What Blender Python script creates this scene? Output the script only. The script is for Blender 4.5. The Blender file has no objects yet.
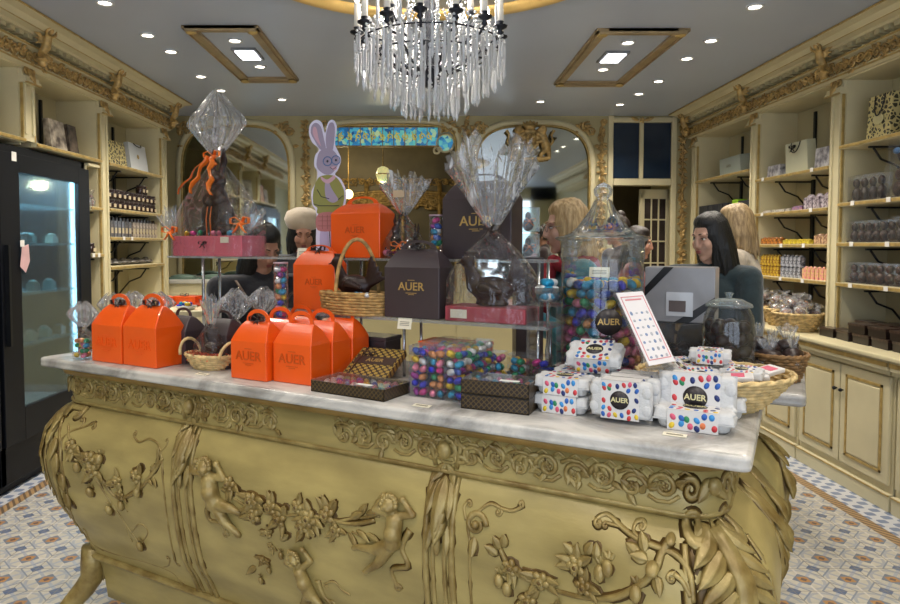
import bpy, bmesh, math, random
from math import sin, cos, pi, sqrt, radians as R, atan2, hypot
from mathutils import Vector, Matrix, Euler, noise
random.seed(7)
SC = bpy.context.scene
COL = SC.collection
V = Vector

# ------------------------------------------------------------------ camera
FPX, HZ, VPX, PITCH, CH = 660.0, 245.0, 425.0, R(2.5), 1.5
PPY = HZ + FPX * math.tan(PITCH)
cd = bpy.data.cameras.new('camera'); cam = bpy.data.objects.new('camera', cd); COL.objects.link(cam)
cd.sensor_width = 36; cd.lens = FPX / 900 * 36
cd.shift_x = (450 - VPX) / 900; cd.shift_y = -(302 - PPY) / 900
cam.location = (0, 0, CH); cam.rotation_euler = (R(90) - PITCH, 0, 0)
cd.clip_start = .05
SC.camera = cam
# ------------------------------------------------------------------ world + exposure
w = bpy.data.worlds.new('world'); SC.world = w; w.use_nodes = True
w.node_tree.nodes['Background'].inputs[0].default_value = (.62, .75, 1, 1)
w.node_tree.nodes['Background'].inputs[1].default_value = 1.2
vs = SC.view_settings
vs.view_transform = 'Standard'; vs.look = 'None'; vs.gamma = 1; vs.use_curve_mapping = False; vs.exposure = 0.12
SC.cycles.max_bounces = 8; SC.cycles.transparent_max_bounces = 24; SC.cycles.sample_clamp_indirect = 4
SC.cycles.caustics_reflective = False; SC.cycles.caustics_refractive = False

def ray(px, py):
    d = V(((px - VPX) / FPX, 1, (PPY - py) / FPX)); c, s = cos(PITCH), sin(PITCH)
    return V((d.x, c * d.y + s * d.z, -s * d.y + c * d.z))
def hit(px, py, n, d):
    r = ray(px, py); o = V((0, 0, CH)); return o + r * ((d - n.dot(o)) / n.dot(r))
def PY(px, py, Y): return hit(px, py, V((0, 1, 0)), Y)
def PZ(px, py, z): return hit(px, py, V((0, 0, 1)), z)
def PX(px, py, x): return hit(px, py, V((1, 0, 0)), x)
# counter frame: origin = front right marble corner, local x to the right along the front, local y to the back
ZC = 1.08
C0 = PZ(752, 458, ZC); C1 = PZ(38, 357, ZC)
CA = atan2((C0 - C1).y, (C0 - C1).x); CL = (C0 - C1).length
XD = V((cos(CA), sin(CA), 0)); YD = V((-sin(CA), cos(CA), 0))
CM = Matrix.Translation((C0.x, C0.y, 0)) @ Matrix.Rotation(CA, 4, 'Z')
def CW(x, y, z): return CM @ V((x, y, z))
def CL_(p): return CM.inverted() @ p
def PV(px, py, v): return hit(px, py, YD, YD.dot(C0) + v)      # point on the vertical plane v behind the counter front

# ------------------------------------------------------------------ lamps (recessed downlights of the ceiling) and daylight
H = 2.86; YB = 7.03; XL = -2.80; XR = 3.10; YF = -1.6
def lamp(name, kind, loc, energy, color, size=.05, rot=None, **k):
    l = bpy.data.lights.new(name, kind); l.energy = energy; l.color = color
    o = bpy.data.objects.new(name, l); COL.objects.link(o); o.location = loc
    if rot: o.rotation_euler = rot
    if kind == 'AREA': l.shape = 'RECTANGLE'; l.size, l.size_y = size
    else: l.shadow_soft_size = size
    for a, b in k.items(): setattr(l, a, b)
    return o
DL_PX = [(105, 2), (147.6, 34.5), (171, 51), (201, 76), (221, 90), (235, 40), (260, 66), (282, 99), (540.6, 101), (628, 42), (603, 69),
         (755, 6), (711, 40), (687, 58), (658.5, 80.7), (639, 93.4), (620, 104)]
DL = [PZ(a, b, H) for a, b in DL_PX]
DL += [V((x, y, H)) for x in (-1.72, 1.78) for y in (2.9, 2.0, 1.0, 0.0, -.9)] + [V((x, y, H)) for x in (-.6, .6) for y in (.9, -.6)]
for p in DL:
    lamp('downlight_bulb', 'SPOT', (p.x, p.y, H - .012), 45, (1, .91, .79), .035, spot_size=R(125), spot_blend=.7)
# daylight entering through the shopfront behind the photographer
lamp('shopfront_daylight', 'AREA', (0, YF - .7, 1.7), 62, (.82, .91, 1), (5.2, 2.2), (R(90), 0, 0))
lamp('chandelier_glow', 'POINT', (.02, 2.93, 2.62), 30, (1, .93, .82), .16)
lamp('crystal_fill_light', 'POINT', (.02, 2.93, 2.30), 26, (1, .96, .9), .05)  # added fill with no bulb of its own, brightens the hanging crystals

# ------------------------------------------------------------------ colour / materials
def lin(c): return c / 12.92 if c <= .04045 else ((c + .055) / 1.055) ** 2.4
def hx(h):
    h = h.lstrip('#'); return tuple(lin(int(h[i:i + 2], 16) / 255) for i in (0, 2, 4)) + (1,)
MATS = {}
def N(nt, t, **k):
    n = nt.nodes.new(t)
    for a, b in k.items():
        if a.startswith('i_'): n.inputs[int(a[2:])].default_value = b
        else: setattr(n, a, b)
    return n
def base(name):
    m = bpy.data.materials.new(name); m.use_nodes = True; nt = m.node_tree; return m, nt, nt.nodes['Principled BSDF']
def mat(name, col=None, rough=.5, metal=0, var=.12, scale=8, bump=0, bscale=60, spec=.5, emis=None, es=0, coat=0, col2=None, stretch=None, sheen=0):
    if name in MATS: return MATS[name]
    m, nt, b = base(name); c = hx(col)
    b.inputs['Roughness'].default_value = rough; b.inputs['Metallic'].default_value = metal
    b.inputs['Specular IOR Level'].default_value = spec; b.inputs['Coat Weight'].default_value = coat
    b.inputs['Coat Roughness'].default_value = .08
    if sheen: b.inputs['Sheen Weight'].default_value = sheen
    tc = N(nt, 'ShaderNodeTexCoord'); mp = N(nt, 'ShaderNodeMapping'); nt.links.new(tc.outputs['Object'], mp.inputs[0])
    if stretch: mp.inputs['Scale'].default_value = stretch
    no = N(nt, 'ShaderNodeTexNoise'); no.inputs['Scale'].default_value = scale; no.inputs['Detail'].default_value = 5
    nt.links.new(mp.outputs[0], no.inputs['Vector'])
    cr = N(nt, 'ShaderNodeValToRGB'); c2 = hx(col2) if col2 else tuple(x * (1 - var) for x in c[:3]) + (1,)
    c1 = c if col2 else tuple(min(1, x * (1 + var)) for x in c[:3]) + (1,)
    cr.color_ramp.elements[0].color = c2; cr.color_ramp.elements[1].color = c1
    cr.color_ramp.elements[0].position = .35; cr.color_ramp.elements[1].position = .65
    nt.links.new(no.outputs[0], cr.inputs[0]); nt.links.new(cr.outputs[0], b.inputs['Base Color'])
    if bump:
        n2 = N(nt, 'ShaderNodeTexNoise'); n2.inputs['Scale'].default_value = bscale; n2.inputs['Detail'].default_value = 4
        nt.links.new(mp.outputs[0], n2.inputs['Vector'])
        bp = N(nt, 'ShaderNodeBump'); bp.inputs['Strength'].default_value = bump; bp.inputs['Distance'].default_value = .01
        nt.links.new(n2.outputs[0], bp.inputs['Height']); nt.links.new(bp.outputs[0], b.inputs['Normal'])
    if emis: b.inputs['Emission Color'].default_value = hx(emis); b.inputs['Emission Strength'].default_value = es
    MATS[name] = m; return m
def film(name, tint=(1, 1, 1, 1), haze=.10, gloss=.35, rough=.06, streak=0, bump=0, bscale=14):
    """thin clear sheet: see-through, with mirror-like glints and a little milky scatter"""
    if name in MATS: return MATS[name]
    m = bpy.data.materials.new(name); m.use_nodes = True; nt = m.node_tree; nt.nodes.clear()
    out = N(nt, 'ShaderNodeOutputMaterial'); tr = N(nt, 'ShaderNodeBsdfTransparent'); tr.inputs[0].default_value = tint
    gl = N(nt, 'ShaderNodeBsdfGlossy'); gl.inputs['Roughness'].default_value = rough
    df = N(nt, 'ShaderNodeBsdfDiffuse'); df.inputs[0].default_value = (.85, .87, .9, 1)
    lw = N(nt, 'ShaderNodeLayerWeight'); lw.inputs[0].default_value = .35
    mg = N(nt, 'ShaderNodeMath', operation='MULTIPLY_ADD'); mg.inputs[1].default_value = .8; mg.inputs[2].default_value = gloss * .06
    nt.links.new(lw.outputs['Fresnel'], mg.inputs[0])
    mc = N(nt, 'ShaderNodeMath', operation='MINIMUM'); mc.inputs[1].default_value = gloss * 1.6; nt.links.new(mg.outputs[0], mc.inputs[0])
    m1 = N(nt, 'ShaderNodeMixShader'); nt.links.new(mc.outputs[0], m1.inputs[0]); nt.links.new(tr.outputs[0], m1.inputs[1]); nt.links.new(gl.outputs[0], m1.inputs[2])
    m2 = N(nt, 'ShaderNodeMixShader'); nt.links.new(m1.outputs[0], m2.inputs[1]); nt.links.new(df.outputs[0], m2.inputs[2])
    tc = N(nt, 'ShaderNodeTexCoord')
    if streak:  # white streaks painted into the sheet, standing in for highlights on creases
        no = N(nt, 'ShaderNodeTexNoise'); no.inputs['Scale'].default_value = streak; no.inputs['Detail'].default_value = 4
        no.inputs['Distortion'].default_value = 1.2
        mp = N(nt, 'ShaderNodeMapping'); mp.inputs['Scale'].default_value = (1, 1, .28)
        nt.links.new(tc.outputs['Object'], mp.inputs[0]); nt.links.new(mp.outputs[0], no.inputs['Vector'])
        mr = N(nt, 'ShaderNodeMapRange'); mr.inputs[1].default_value = .56; mr.inputs[2].default_value = .74
        mr.inputs[3].default_value = haze * .5; mr.inputs[4].default_value = min(.75, haze * 6); nt.links.new(no.outputs[0], mr.inputs[0]); nt.links.new(mr.outputs[0], m2.inputs[0])
    else: m2.inputs[0].default_value = haze
    if bump:
        n2 = N(nt, 'ShaderNodeTexNoise'); n2.inputs['Scale'].default_value = bscale; n2.inputs['Distortion'].default_value = 1
        nt.links.new(tc.outputs['Object'], n2.inputs['Vector'])
        bp = N(nt, 'ShaderNodeBump'); bp.inputs['Strength'].default_value = bump; bp.inputs['Distance'].default_value = .02
        nt.links.new(n2.outputs[0], bp.inputs['Height'])
        for q in (gl, df, lw): nt.links.new(bp.outputs[0], q.inputs['Normal'])
    nt.links.new(m2.outputs[0], out.inputs[0]); MATS[name] = m; return m

CREAM = mat('cream_paint', '#cfc5a0', .5, var=.06, scale=3)
CREAM_D = mat('cream_paint_panel', '#b8af8d', .55, var=.07, scale=2)
GILT = mat('gilt_line', '#b59a5c', .42, .3, var=.2, scale=20)
GOLD = mat('antique_gold', '#b89a62', .36, .4, var=.35, scale=25, bump=.3)
GOLDD = mat('antique_gold_carving', '#8f7440', .45, .35, var=.4, scale=30, bump=.4)
PANEL = mat('counter_panel_paint', '#b09e63', .38, .1, scale=3.5, col2='#928250', stretch=(1, 1, 3), bump=.05, spec=.5)
RELIEF = mat('counter_relief_paint', '#a4915a', .36, .2, scale=18, col2='#7c6636', bump=.2)
RECESS_BR = mat('brown_recess_tone', '#5a431a', .5, .1, var=.3, scale=20)  # darker brown laid beneath the relief ornaments and in rose centres
WHITE = mat('white_card', '#e6e4de', .6, var=.03)
BLACKM = mat('black_metal', '#17191c', .4, .3)
ORANGE = mat('orange_gloss_card', '#e8560e', .3, 0, var=.04, coat=.5)
BROWN = mat('dark_brown_card', '#3b3033', .42, var=.08, coat=.1)
CHOC = mat('dark_chocolate', '#27120d', .36, var=.25, scale=20, bump=.2, bscale=30, spec=.4)
CHOCM = mat('milk_chocolate', '#5e3420', .36, var=.25, scale=20, bump=.15)
WICKER = mat('wicker_tan', '#b08a50', .6, var=.35, scale=40)
WICKERL = mat('wicker_pale', '#cdb27c', .6, var=.3, scale=40)
WICKERD = mat('wicker_brown', '#7d5c34', .6, var=.35, scale=40)
CELLO = film('cellophane', haze=.02, gloss=.3, rough=.05, streak=12, bump=1.0, bscale=20)
CELLOP = film('cellophane_pleated', haze=.18, gloss=.5, rough=.14, streak=26, bump=.6, bscale=22)
ACRYL = film('clear_acrylic', haze=.03, gloss=.25, rough=.03)
JARG = film('jar_glass', tint=(.96, .98, .97, 1), haze=.02, gloss=.5, rough=.03)
EGGC = ['#1f8fb8', '#d8b52a', '#c2307f', '#24489f', '#1f8f62', '#d77a96', '#d9dadb', '#c98452', '#2d2fb8', '#8f2c86']
FOIL = [mat('foil_%d' % i, c, .33, .45, var=.15, scale=40, bump=.5, bscale=130) for i, c in enumerate(EGGC)]

# ------------------------------------------------------------------ mesh builder
def basis(d):
    d = d.normalized(); a = V((0, 0, 1)) if abs(d.z) < .95 else V((1, 0, 0))
    x = a.cross(d).normalized(); return x, d.cross(x)
class MB:
    def __init__(s): s.v = []; s.f = []; s.m = []; s.sm = []
    def add(s, vs, fs, mi=0, M=None, sm=True):
        o = len(s.v); s.v += [(M @ V(q)) if M else V(q) for q in vs]
        s.f += [tuple(i + o for i in f) for f in fs]; s.m += [mi] * len(fs); s.sm += [sm] * len(fs); return s
    def box(s, c, d, mi=0, M=None, rz=0):
        x, y, z = d[0] / 2, d[1] / 2, d[2] / 2; T = Matrix.Translation(c) @ Matrix.Rotation(rz, 4, 'Z')
        if M: T = M @ T
        return s.add([(a * x, b * y, e * z) for a in (-1, 1) for b in (-1, 1) for e in (-1, 1)],
                     [(0, 1, 3, 2), (4, 6, 7, 5), (0, 4, 5, 1), (2, 3, 7, 6), (0, 2, 6, 4), (1, 5, 7, 3)], mi, T, False)
    def b2(s, a, b, mi=0, M=None):
        return s.box([(a[i] + b[i]) / 2 for i in range(3)], [abs(b[i] - a[i]) for i in range(3)], mi, M)
    def loft(s, rings, mi=0, M=None, caps=True, sm=True, closed=True):
        n = len(rings[0]); vs = [q for r in rings for q in r]; fs = []
        for i in range(len(rings) - 1):
            for j in range(n if closed else n - 1):
                k = (j + 1) % n; fs.append((i * n + j, i * n + k, (i + 1) * n + k, (i + 1) * n + j))
        if caps and closed: fs.append(tuple(range(n - 1, -1, -1))); fs.append(tuple(range((len(rings) - 1) * n, len(rings) * n)))
        return s.add(vs, fs, mi, M, sm)
    def lathe(s, prof, n=24, mi=0, M=None, fn=None, caps=True, ex=1, ey=1):
        rg = []
        for r, z in prof:
            rg.append([((r + (fn(2 * pi * j / n, z) if fn else 0)) * cos(2 * pi * j / n) * ex, (r + (fn(2 * pi * j / n, z) if fn else 0)) * sin(2 * pi * j / n) * ey, z) for j in range(n)])
        return s.loft(rg, mi, M, caps)
    def cyl(s, p0, p1, r0, r1=None, n=12, mi=0, M=None, sm=True):
        p0, p1 = V(p0), V(p1); r1 = r0 if r1 is None else r1; x, y = basis(p1 - p0)
        return s.loft([[p + (x * cos(2 * pi * j / n) + y * sin(2 * pi * j / n)) * r for j in range(n)] for p, r in ((p0, r0), (p1, r1))], mi, M, True, sm)
    def ell(s, c, r, mi=0, M=None, n=12, k=8, rot=None):
        if not hasattr(r, '__len__'): r = (r, r, r)
        T = Matrix.Translation(c)
        if rot is not None: T = T @ rot
        if M: T = M @ T
        vs = [(0, 0, -r[2])]; fs = []
        for i in range(1, k):
            a = -pi / 2 + pi * i / k
            vs += [(r[0] * cos(a) * cos(2 * pi * j / n), r[1] * cos(a) * sin(2 * pi * j / n), r[2] * sin(a)) for j in range(n)]
        vs.append((0, 0, r[2])); t = len(vs) - 1
        for j in range(n):
            q = (j + 1) % n; fs.append((0, 1 + q, 1 + j)); fs.append((t, 1 + (k - 2) * n + j, 1 + (k - 2) * n + q))
            for i in range(k - 2): fs.append((1 + i * n + j, 1 + i * n + q, 1 + (i + 1) * n + q, 1 + (i + 1) * n + j))
        return s.add(vs, fs, mi, T)
    def tube(s, pts, r, n=8, mi=0, M=None, flat=1, up=None, closed=False):
        pts = [V(p) for p in pts]; m = len(pts); rs = r if hasattr(r, '__len__') else [r] * m; rg = []; px = None
        for i, p in enumerate(pts):
            a = pts[(i - 1) % m] if (i or closed) else p; b = pts[(i + 1) % m] if (i < m - 1 or closed) else p
            d = (b - a); d = d.normalized() if d.length > 1e-9 else V((0, 0, 1))
            if up is not None: y = V(up); x = d.cross(y); x = x.normalized() if x.length > 1e-6 else basis(d)[0]; y = x.cross(d)
            else:
                if px is None: px = basis(d)[0]
                x = px - d * px.dot(d); x = x.normalized() if x.length > 1e-6 else basis(d)[0]; y = d.cross(x)
            px = x; rg.append([p + (x * cos(2 * pi * j / n) + y * sin(2 * pi * j / n) * flat) * rs[i] for j in range(n)])
        if closed: rg.append(rg[0])
        return s.loft(rg, mi, M, not closed)
    def prism(s, poly, h, mi=0, M=None):                      # poly in local x,z; thickness along y
        n = len(poly); vs = [(p[0], -h / 2, p[1]) for p in poly] + [(p[0], h / 2, p[1]) for p in poly]
        fs = [tuple(range(n)), tuple(range(2 * n - 1, n - 1, -1))] + [(i, i + n, (i + 1) % n + n, (i + 1) % n) for i in range(n)]
        return s.add(vs, fs, mi, M, False)
    def limb(s, a, ra, b, rb, mi=0, M=None):
        s.ell(a, ra, mi, M); s.ell(b, rb, mi, M); return s.cyl(a, b, ra, rb, 12, mi, M)
    def map(s, fn): s.v = [V(fn(q)) for q in s.v]; return s
    def mesh(s, name, mats):
        me = bpy.data.meshes.new(name); me.from_pydata(s.v, [], s.f)
        for m in (mats if isinstance(mats, (list, tuple)) else [mats]): me.materials.append(m)
        me.polygons.foreach_set('material_index', s.m); me.polygons.foreach_set('use_smooth', s.sm); me.update()
        bm = bmesh.new(); bm.from_mesh(me); bmesh.ops.recalc_face_normals(bm, faces=bm.faces); bm.to_mesh(me); bm.free(); return me
    def build(s, name, mats, parent=None, bevel=0, **k):
        return link(name, s.mesh(name, mats), parent, bevel, **k)
def link(name, me, parent=None, bevel=0, loc=None, rz=0, M=None, kind=None, label=None):
    o = bpy.data.objects.new(name, me); COL.objects.link(o)
    if parent: o.parent = parent
    if loc is not None: o.location = loc
    if rz: o.rotation_euler = (0, 0, rz)
    if M is not None: o.matrix_local = M
    if bevel:
        b = o.modifiers.new('bevel', 'BEVEL'); b.width = bevel; b.segments = 2; b.limit_method = 'ANGLE'; b.harden_normals = False
    if kind: o['kind'] = kind
    if label: o['label'] = label
    return o
def remesh(mb, vox, smooth=3, name='m'):
    """fuse overlapping shapes into one continuous surface; returns verts, faces"""
    me = mb.mesh(name, [CHOC]); o = bpy.data.objects.new('t', me); COL.objects.link(o)
    r = o.modifiers.new('r', 'REMESH'); r.mode = 'VOXEL'; r.voxel_size = vox; r.use_smooth_shade = True
    if smooth: q = o.modifiers.new('s', 'SMOOTH'); q.iterations = smooth; q.factor = .5
    dg = bpy.context.evaluated_depsgraph_get(); dg.update(); e = o.evaluated_get(dg); me2 = e.to_mesh()
    vs = [v.co.copy() for v in me2.vertices]; fs = [tuple(p.vertices) for p in me2.polygons]
    e.to_mesh_clear(); bpy.data.objects.remove(o); bpy.data.meshes.remove(me); return vs, fs
def fused(mb, vox, smooth=3): r = MB(); v, f = remesh(mb, vox, smooth); return r.add(v, f)
_fonts = {}
def text_mb(txt, size, ext=.0006, fat=0):
    key = (txt, size, ext, fat)
    if key not in _fonts:
        c = bpy.data.curves.new('t', 'FONT'); c.body = txt; c.size = size; c.extrude = ext; c.offset = fat; c.align_x = 'CENTER'; c.align_y = 'CENTER'; c.resolution_u = 3
        o = bpy.data.objects.new('t', c); COL.objects.link(o); dg = bpy.context.evaluated_depsgraph_get(); dg.update()
        me = bpy.data.meshes.new_from_object(o.evaluated_get(dg))
        _fonts[key] = ([v.co.copy() for v in me.vertices], [tuple(p.vertices) for p in me.polygons]); bpy.data.objects.remove(o)
    return _fonts[key]
UP = Matrix.Rotation(R(90), 4, 'X')       # stands text up, reading from -y
def add_text(mb, txt, size, M, mi=0, ext=.0006, sx=1, fat=0):
    v, f = text_mb(txt, size, ext, fat); return mb.add(v, f, mi, M @ UP @ Matrix.Diagonal((sx, 1, 1, 1)), False)
def tag(o, label, cat, group=None):
    o['label'] = label; o['category'] = cat
    if group: o['group'] = group
    return o
def struct(o): o['kind'] = 'structure'; return o
def thing(name, label, cat, loc=(0, 0, 0), rz=0, group=None, tilt=None):
    o = bpy.data.objects.new(name, None); COL.objects.link(o); o.empty_display_size = .05
    o.location = loc; o.rotation_euler = tilt if tilt else (0, 0, rz); return tag(o, label, cat, group)
def dup(root, loc, rz=None, label=None, group=None, scale=None, rot=None):
    r = root.copy(); COL.objects.link(r); r.location = loc
    if rz is not None: r.rotation_euler = (0, 0, rz)
    if rot is not None: r.rotation_euler = rot
    if label: r['label'] = label
    if group: r['group'] = group
    if scale: r.scale = (scale,) * 3 if not hasattr(scale, '__len__') else scale
    for ch in root.children:
        c = ch.copy(); COL.objects.link(c); c.parent = r
        for g in ch.children:
            d = g.copy(); COL.objects.link(d); d.parent = c
    return r
def Tr(*a): return Matrix.Translation(a)
def Rz(a): return Matrix.Rotation(a, 4, 'Z')
def Rx(a): return Matrix.Rotation(a, 4, 'X')
def Ry(a): return Matrix.Rotation(a, 4, 'Y')
# ================================================================== SETTING
def math_(nt, op, a, b=None, c=None):
    n = nt.nodes.new('ShaderNodeMath'); n.operation = op
    for i, q in enumerate((a, b, c)):
        if q is None: continue
        if isinstance(q, (int, float)): n.inputs[i].default_value = q
        else: nt.links.new(q, n.inputs[i])
    return n.outputs[0]
def mixc(nt, f, a, b):
    n = nt.nodes.new('ShaderNodeMix'); n.data_type = 'RGBA'
    for q, i in ((f, 0), (a, 6), (b, 7)):
        if isinstance(q, (int, float, tuple)): n.inputs[i].default_value = q
        else: nt.links.new(q, n.inputs[i])
    return n.outputs[2]
def floor_mat():
    m, nt, b = base('cement_tile'); tc = N(nt, 'ShaderNodeTexCoord'); sp = N(nt, 'ShaderNodeSeparateXYZ'); nt.links.new(tc.outputs['Object'], sp.inputs[0])
    X, Y = sp.outputs[0], sp.outputs[1]; T = .2
    def fold(o, off=0.0):
        f = math_(nt, 'FRACT', math_(nt, 'ADD', math_(nt, 'DIVIDE', o, T), 50 + off)); return math_(nt, 'MULTIPLY', math_(nt, 'ABSOLUTE', math_(nt, 'SUBTRACT', f, .5)), 2)
    ax, ay = fold(X), fold(Y); d1 = math_(nt, 'ADD', ax, ay); mx = math_(nt, 'MAXIMUM', ax, ay); df = math_(nt, 'ABSOLUTE', math_(nt, 'SUBTRACT', ax, ay))
    rr = math_(nt, 'SQRT', math_(nt, 'ADD', math_(nt, 'MULTIPLY', ax, ax), math_(nt, 'MULTIPLY', ay, ay)))
    no = N(nt, 'ShaderNodeTexNoise'); no.inputs['Scale'].default_value = 9; nt.links.new(tc.outputs['Object'], no.inputs['Vector'])
    c = mixc(nt, no.outputs[0], hx('#cfc8b6'), hx('#aaa79e'))
    c = mixc(nt, math_(nt, 'LESS_THAN', math_(nt, 'ABSOLUTE', math_(nt, 'SUBTRACT', rr, .82)), .07), c, hx('#a3a6aa'))
    c = mixc(nt, math_(nt, 'LESS_THAN', df, .10), c, hx('#a3a8b0'))
    c = mixc(nt, math_(nt, 'LESS_THAN', math_(nt, 'ABSOLUTE', math_(nt, 'SUBTRACT', d1, 1.25)), .05), c, hx('#878f9c'))
    c = mixc(nt, math_(nt, 'LESS_THAN', math_(nt, 'MINIMUM', ax, ay), .05), c, hx('#c8c3ba'))
    c = mixc(nt, math_(nt, 'LESS_THAN', d1, .52), c, hx('#76808f'))
    c = mixc(nt, math_(nt, 'LESS_THAN', mx, .24), c, hx('#b08452'))
    c = mixc(nt, math_(nt, 'LESS_THAN', d1, .16), c, hx('#6b5a58'))
    c = mixc(nt, math_(nt, 'GREATER_THAN', d1, 1.66), c, hx('#5f6f8c'))
    c = mixc(nt, math_(nt, 'GREATER_THAN', mx, .982), c, hx('#8a857c'))
    # wide diagonal-free bands every 1.2 m
    # border along the side walls: ochre plait then blue grey scallops
    axx = math_(nt, 'ABSOLUTE', X)
    wv = math_(nt, 'MULTIPLY', math_(nt, 'SINE', math_(nt, 'MULTIPLY', Y, 110)), .012)
    pl = math_(nt, 'LESS_THAN', math_(nt, 'ABSOLUTE', math_(nt, 'SUBTRACT', axx, wv)), 0)
    st = math_(nt, 'SINE', math_(nt, 'ADD', math_(nt, 'MULTIPLY', Y, 120), math_(nt, 'MULTIPLY', X, 160)))
    plait = mixc(nt, math_(nt, 'GREATER_THAN', st, .2), hx('#a98a63'), hx('#6d5d4c'))
    sc = math_(nt, 'SINE', math_(nt, 'MULTIPLY', Y, 62)); sc2 = math_(nt, 'SINE', math_(nt, 'MULTIPLY', X, 55))
    scal = mixc(nt, math_(nt, 'GREATER_THAN', math_(nt, 'MULTIPLY', sc, sc2), .1), hx('#c3c5c8'), hx('#7886a0'))
    c = mixc(nt, math_(nt, 'GREATER_THAN', axx, 2.36), c, plait); c = mixc(nt, math_(nt, 'GREATER_THAN', axx, 2.43), c, scal)
    nt.links.new(c, b.inputs['Base Color']); b.inputs['Roughness'].default_value = .32; return m
FLOOR = floor_mat()
mb = MB().b2((-3.3, YF, -.08), (3.25, 9.2, 0)); struct(mb.build('floor', FLOOR))
CEILM = mat('ceiling_paint', '#b3bccd', .34, var=.03, scale=1.2, spec=.45)
struct(MB().b2((-3.3, YF, H), (3.25, 9.2, H + .1)).build('ceiling', CEILM))
WALLM = mat('wall_cream', '#b5aa80', .55, var=.05, scale=2)
struct(MB().b2((-3.3, YF, 0), (-3.15, 9.2, H)).build('wall_left', WALLM))
struct(MB().b2((3.10, YF, 0), (3.25, 9.2, H)).build('wall_right', WALLM))
# front wall: shopfront of piers, header and sill, the panes between
f = MB()
for x0, x1 in ((-3.3, -2.5), (-.75, -.55), (.55, .75), (2.5, 3.25)): f.b2((x0, YF - .15, 0), (x1, YF, H))
f.b2((-3.3, YF - .15, 2.55), (3.25, YF, H)); f.b2((-2.5, YF - .15, 0), (-.75, YF, .5)); f.b2((.75, YF - .15, 0), (2.5, YF, .5))
struct(f.build('wall_front', WALLM))
def arch(x0, x1, z0, zs, zt, n=20, e=.62):
    cx, a, h = (x0 + x1) / 2, (x1 - x0) / 2, zt - zs
    p = [(x1, z0)]
    for i in range(n + 1):
        t = pi * i / n; c, s = cos(t), sin(t); p.append((cx + a * math.copysign(abs(c) ** e, c), zs + h * abs(s) ** e))
    return p + [(x0, z0)]
BK = lambda px: (px - VPX) / FPX * YB
ca = arch(-1.10, .34, .0, 2.45, 2.79, e=.45)
poly = [(-3.3, 0), (-3.3, H), (3.25, H), (3.25, 0), (2.63, 0), (2.63, 2.13), (1.97, 2.13), (1.97, 0)] + ca
wb = MB().prism(poly, .1, 0, Tr(0, YB + .05, 0)); struct(wb.build('wall_back', WALLM))
struct(MB().b2((-1.12, YB + .01, 0), (.36, YB + .09, 1.0)).build('wall_back_dado', WALLM))
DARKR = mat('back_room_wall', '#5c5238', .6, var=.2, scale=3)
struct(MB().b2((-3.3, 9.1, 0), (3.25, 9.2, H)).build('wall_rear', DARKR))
# ---- arch frames, mirrors
MIRROR, nt_, b_ = base('mirror_silver'); b_.inputs['Metallic'].default_value = 1; b_.inputs['Roughness'].default_value = .04; b_.inputs['Base Color'].default_value = (.62, .66, .64, 1)
def spiral(cx, cz, r0, r1, a0, turns, n=22):
    return [(cx + (r0 + (r1 - r0) * i / n) * cos(a0 + 2 * pi * turns * i / n), cz + (r0 + (r1 - r0) * i / n) * sin(a0 + 2 * pi * turns * i / n)) for i in range(n + 1)]
# flat relief primitives: x along, z up, -y towards the viewer
def r_tube(m, pts, r0, r1=None, mi=0, n=6, flat=.8, recess=None):
    k = len(pts); r1 = r0 if r1 is None else r1
    rs = [r0 + (r1 - r0) * i / (k - 1) for i in range(k)]
    m.tube([(p[0], -.2 * rs[i], p[1]) for i, p in enumerate(pts)], rs, n, mi, up=(0, -1, 0), flat=flat)
    if recess is not None: m.tube([(p[0], 0, p[1]) for p in pts], [q * 1.6 + .0006 for q in rs], 4, recess, up=(0, -1, 0), flat=.18)
def r_leaf(m, x, z, a, l, wd, mi=0, h=.35, recess=None):
    rot = Ry(-a); c = (x + cos(a) * l / 2, -wd * .1, z + sin(a) * l / 2); wd *= 1.25
    rg = []
    for i in range(9):                                    # pointed leaf with a midrib and a lifted, curling tip
        u = i / 8; hw = wd / 2 * (sin(pi * u ** .75) ** .9 + .03); yo = -wd * .45 * u * u; th = wd * h * (sin(pi * (u * .9 + .05)) + .05)
        rg.append([(l * (u - .5), q[1] * th + yo, q[0] * hw) for q in ((-1, .1), (-.55, -.45), (-.15, -.3), (0, -.75), (.15, -.3), (.55, -.45), (1, .1), (0, .35))])
    m.loft(rg, mi, Matrix.Translation(c) @ rot)
    if recess is not None: m.ell((c[0], 0, c[2]), (l / 2 * 1.18, .0015, wd / 2 * 1.3), recess, n=8, k=4, rot=rot)
def r_rose(m, x, z, r, mi=0, seed=0, recess=None):
    m.ell((x, -r * .45, z), (r * .42, r * .4, r * .42), mi, n=10, k=6)
    for k in range(5):
        a = 2 * pi * k / 5 + seed; m.ell((x + cos(a) * r * .55, -r * .25, z + sin(a) * r * .55), (r * .48, r * .32, r * .34), mi, n=8, k=6, rot=Ry(-a - .5))
    m.tube([(x + cos(a) * r * .32, -r * .72, z + sin(a) * r * .32) for a in [seed + 2 * pi * i / 10 * .85 for i in range(11)]], r * .09, 5, mi)
    if recess is not None: m.ell((x, 0, z), (r * 1.22, .0015, r * 1.22), recess, n=12, k=4); m.ell((x, -r * .78, z), (r * .2, r * .08, r * .2), recess, n=8, k=4)
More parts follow.
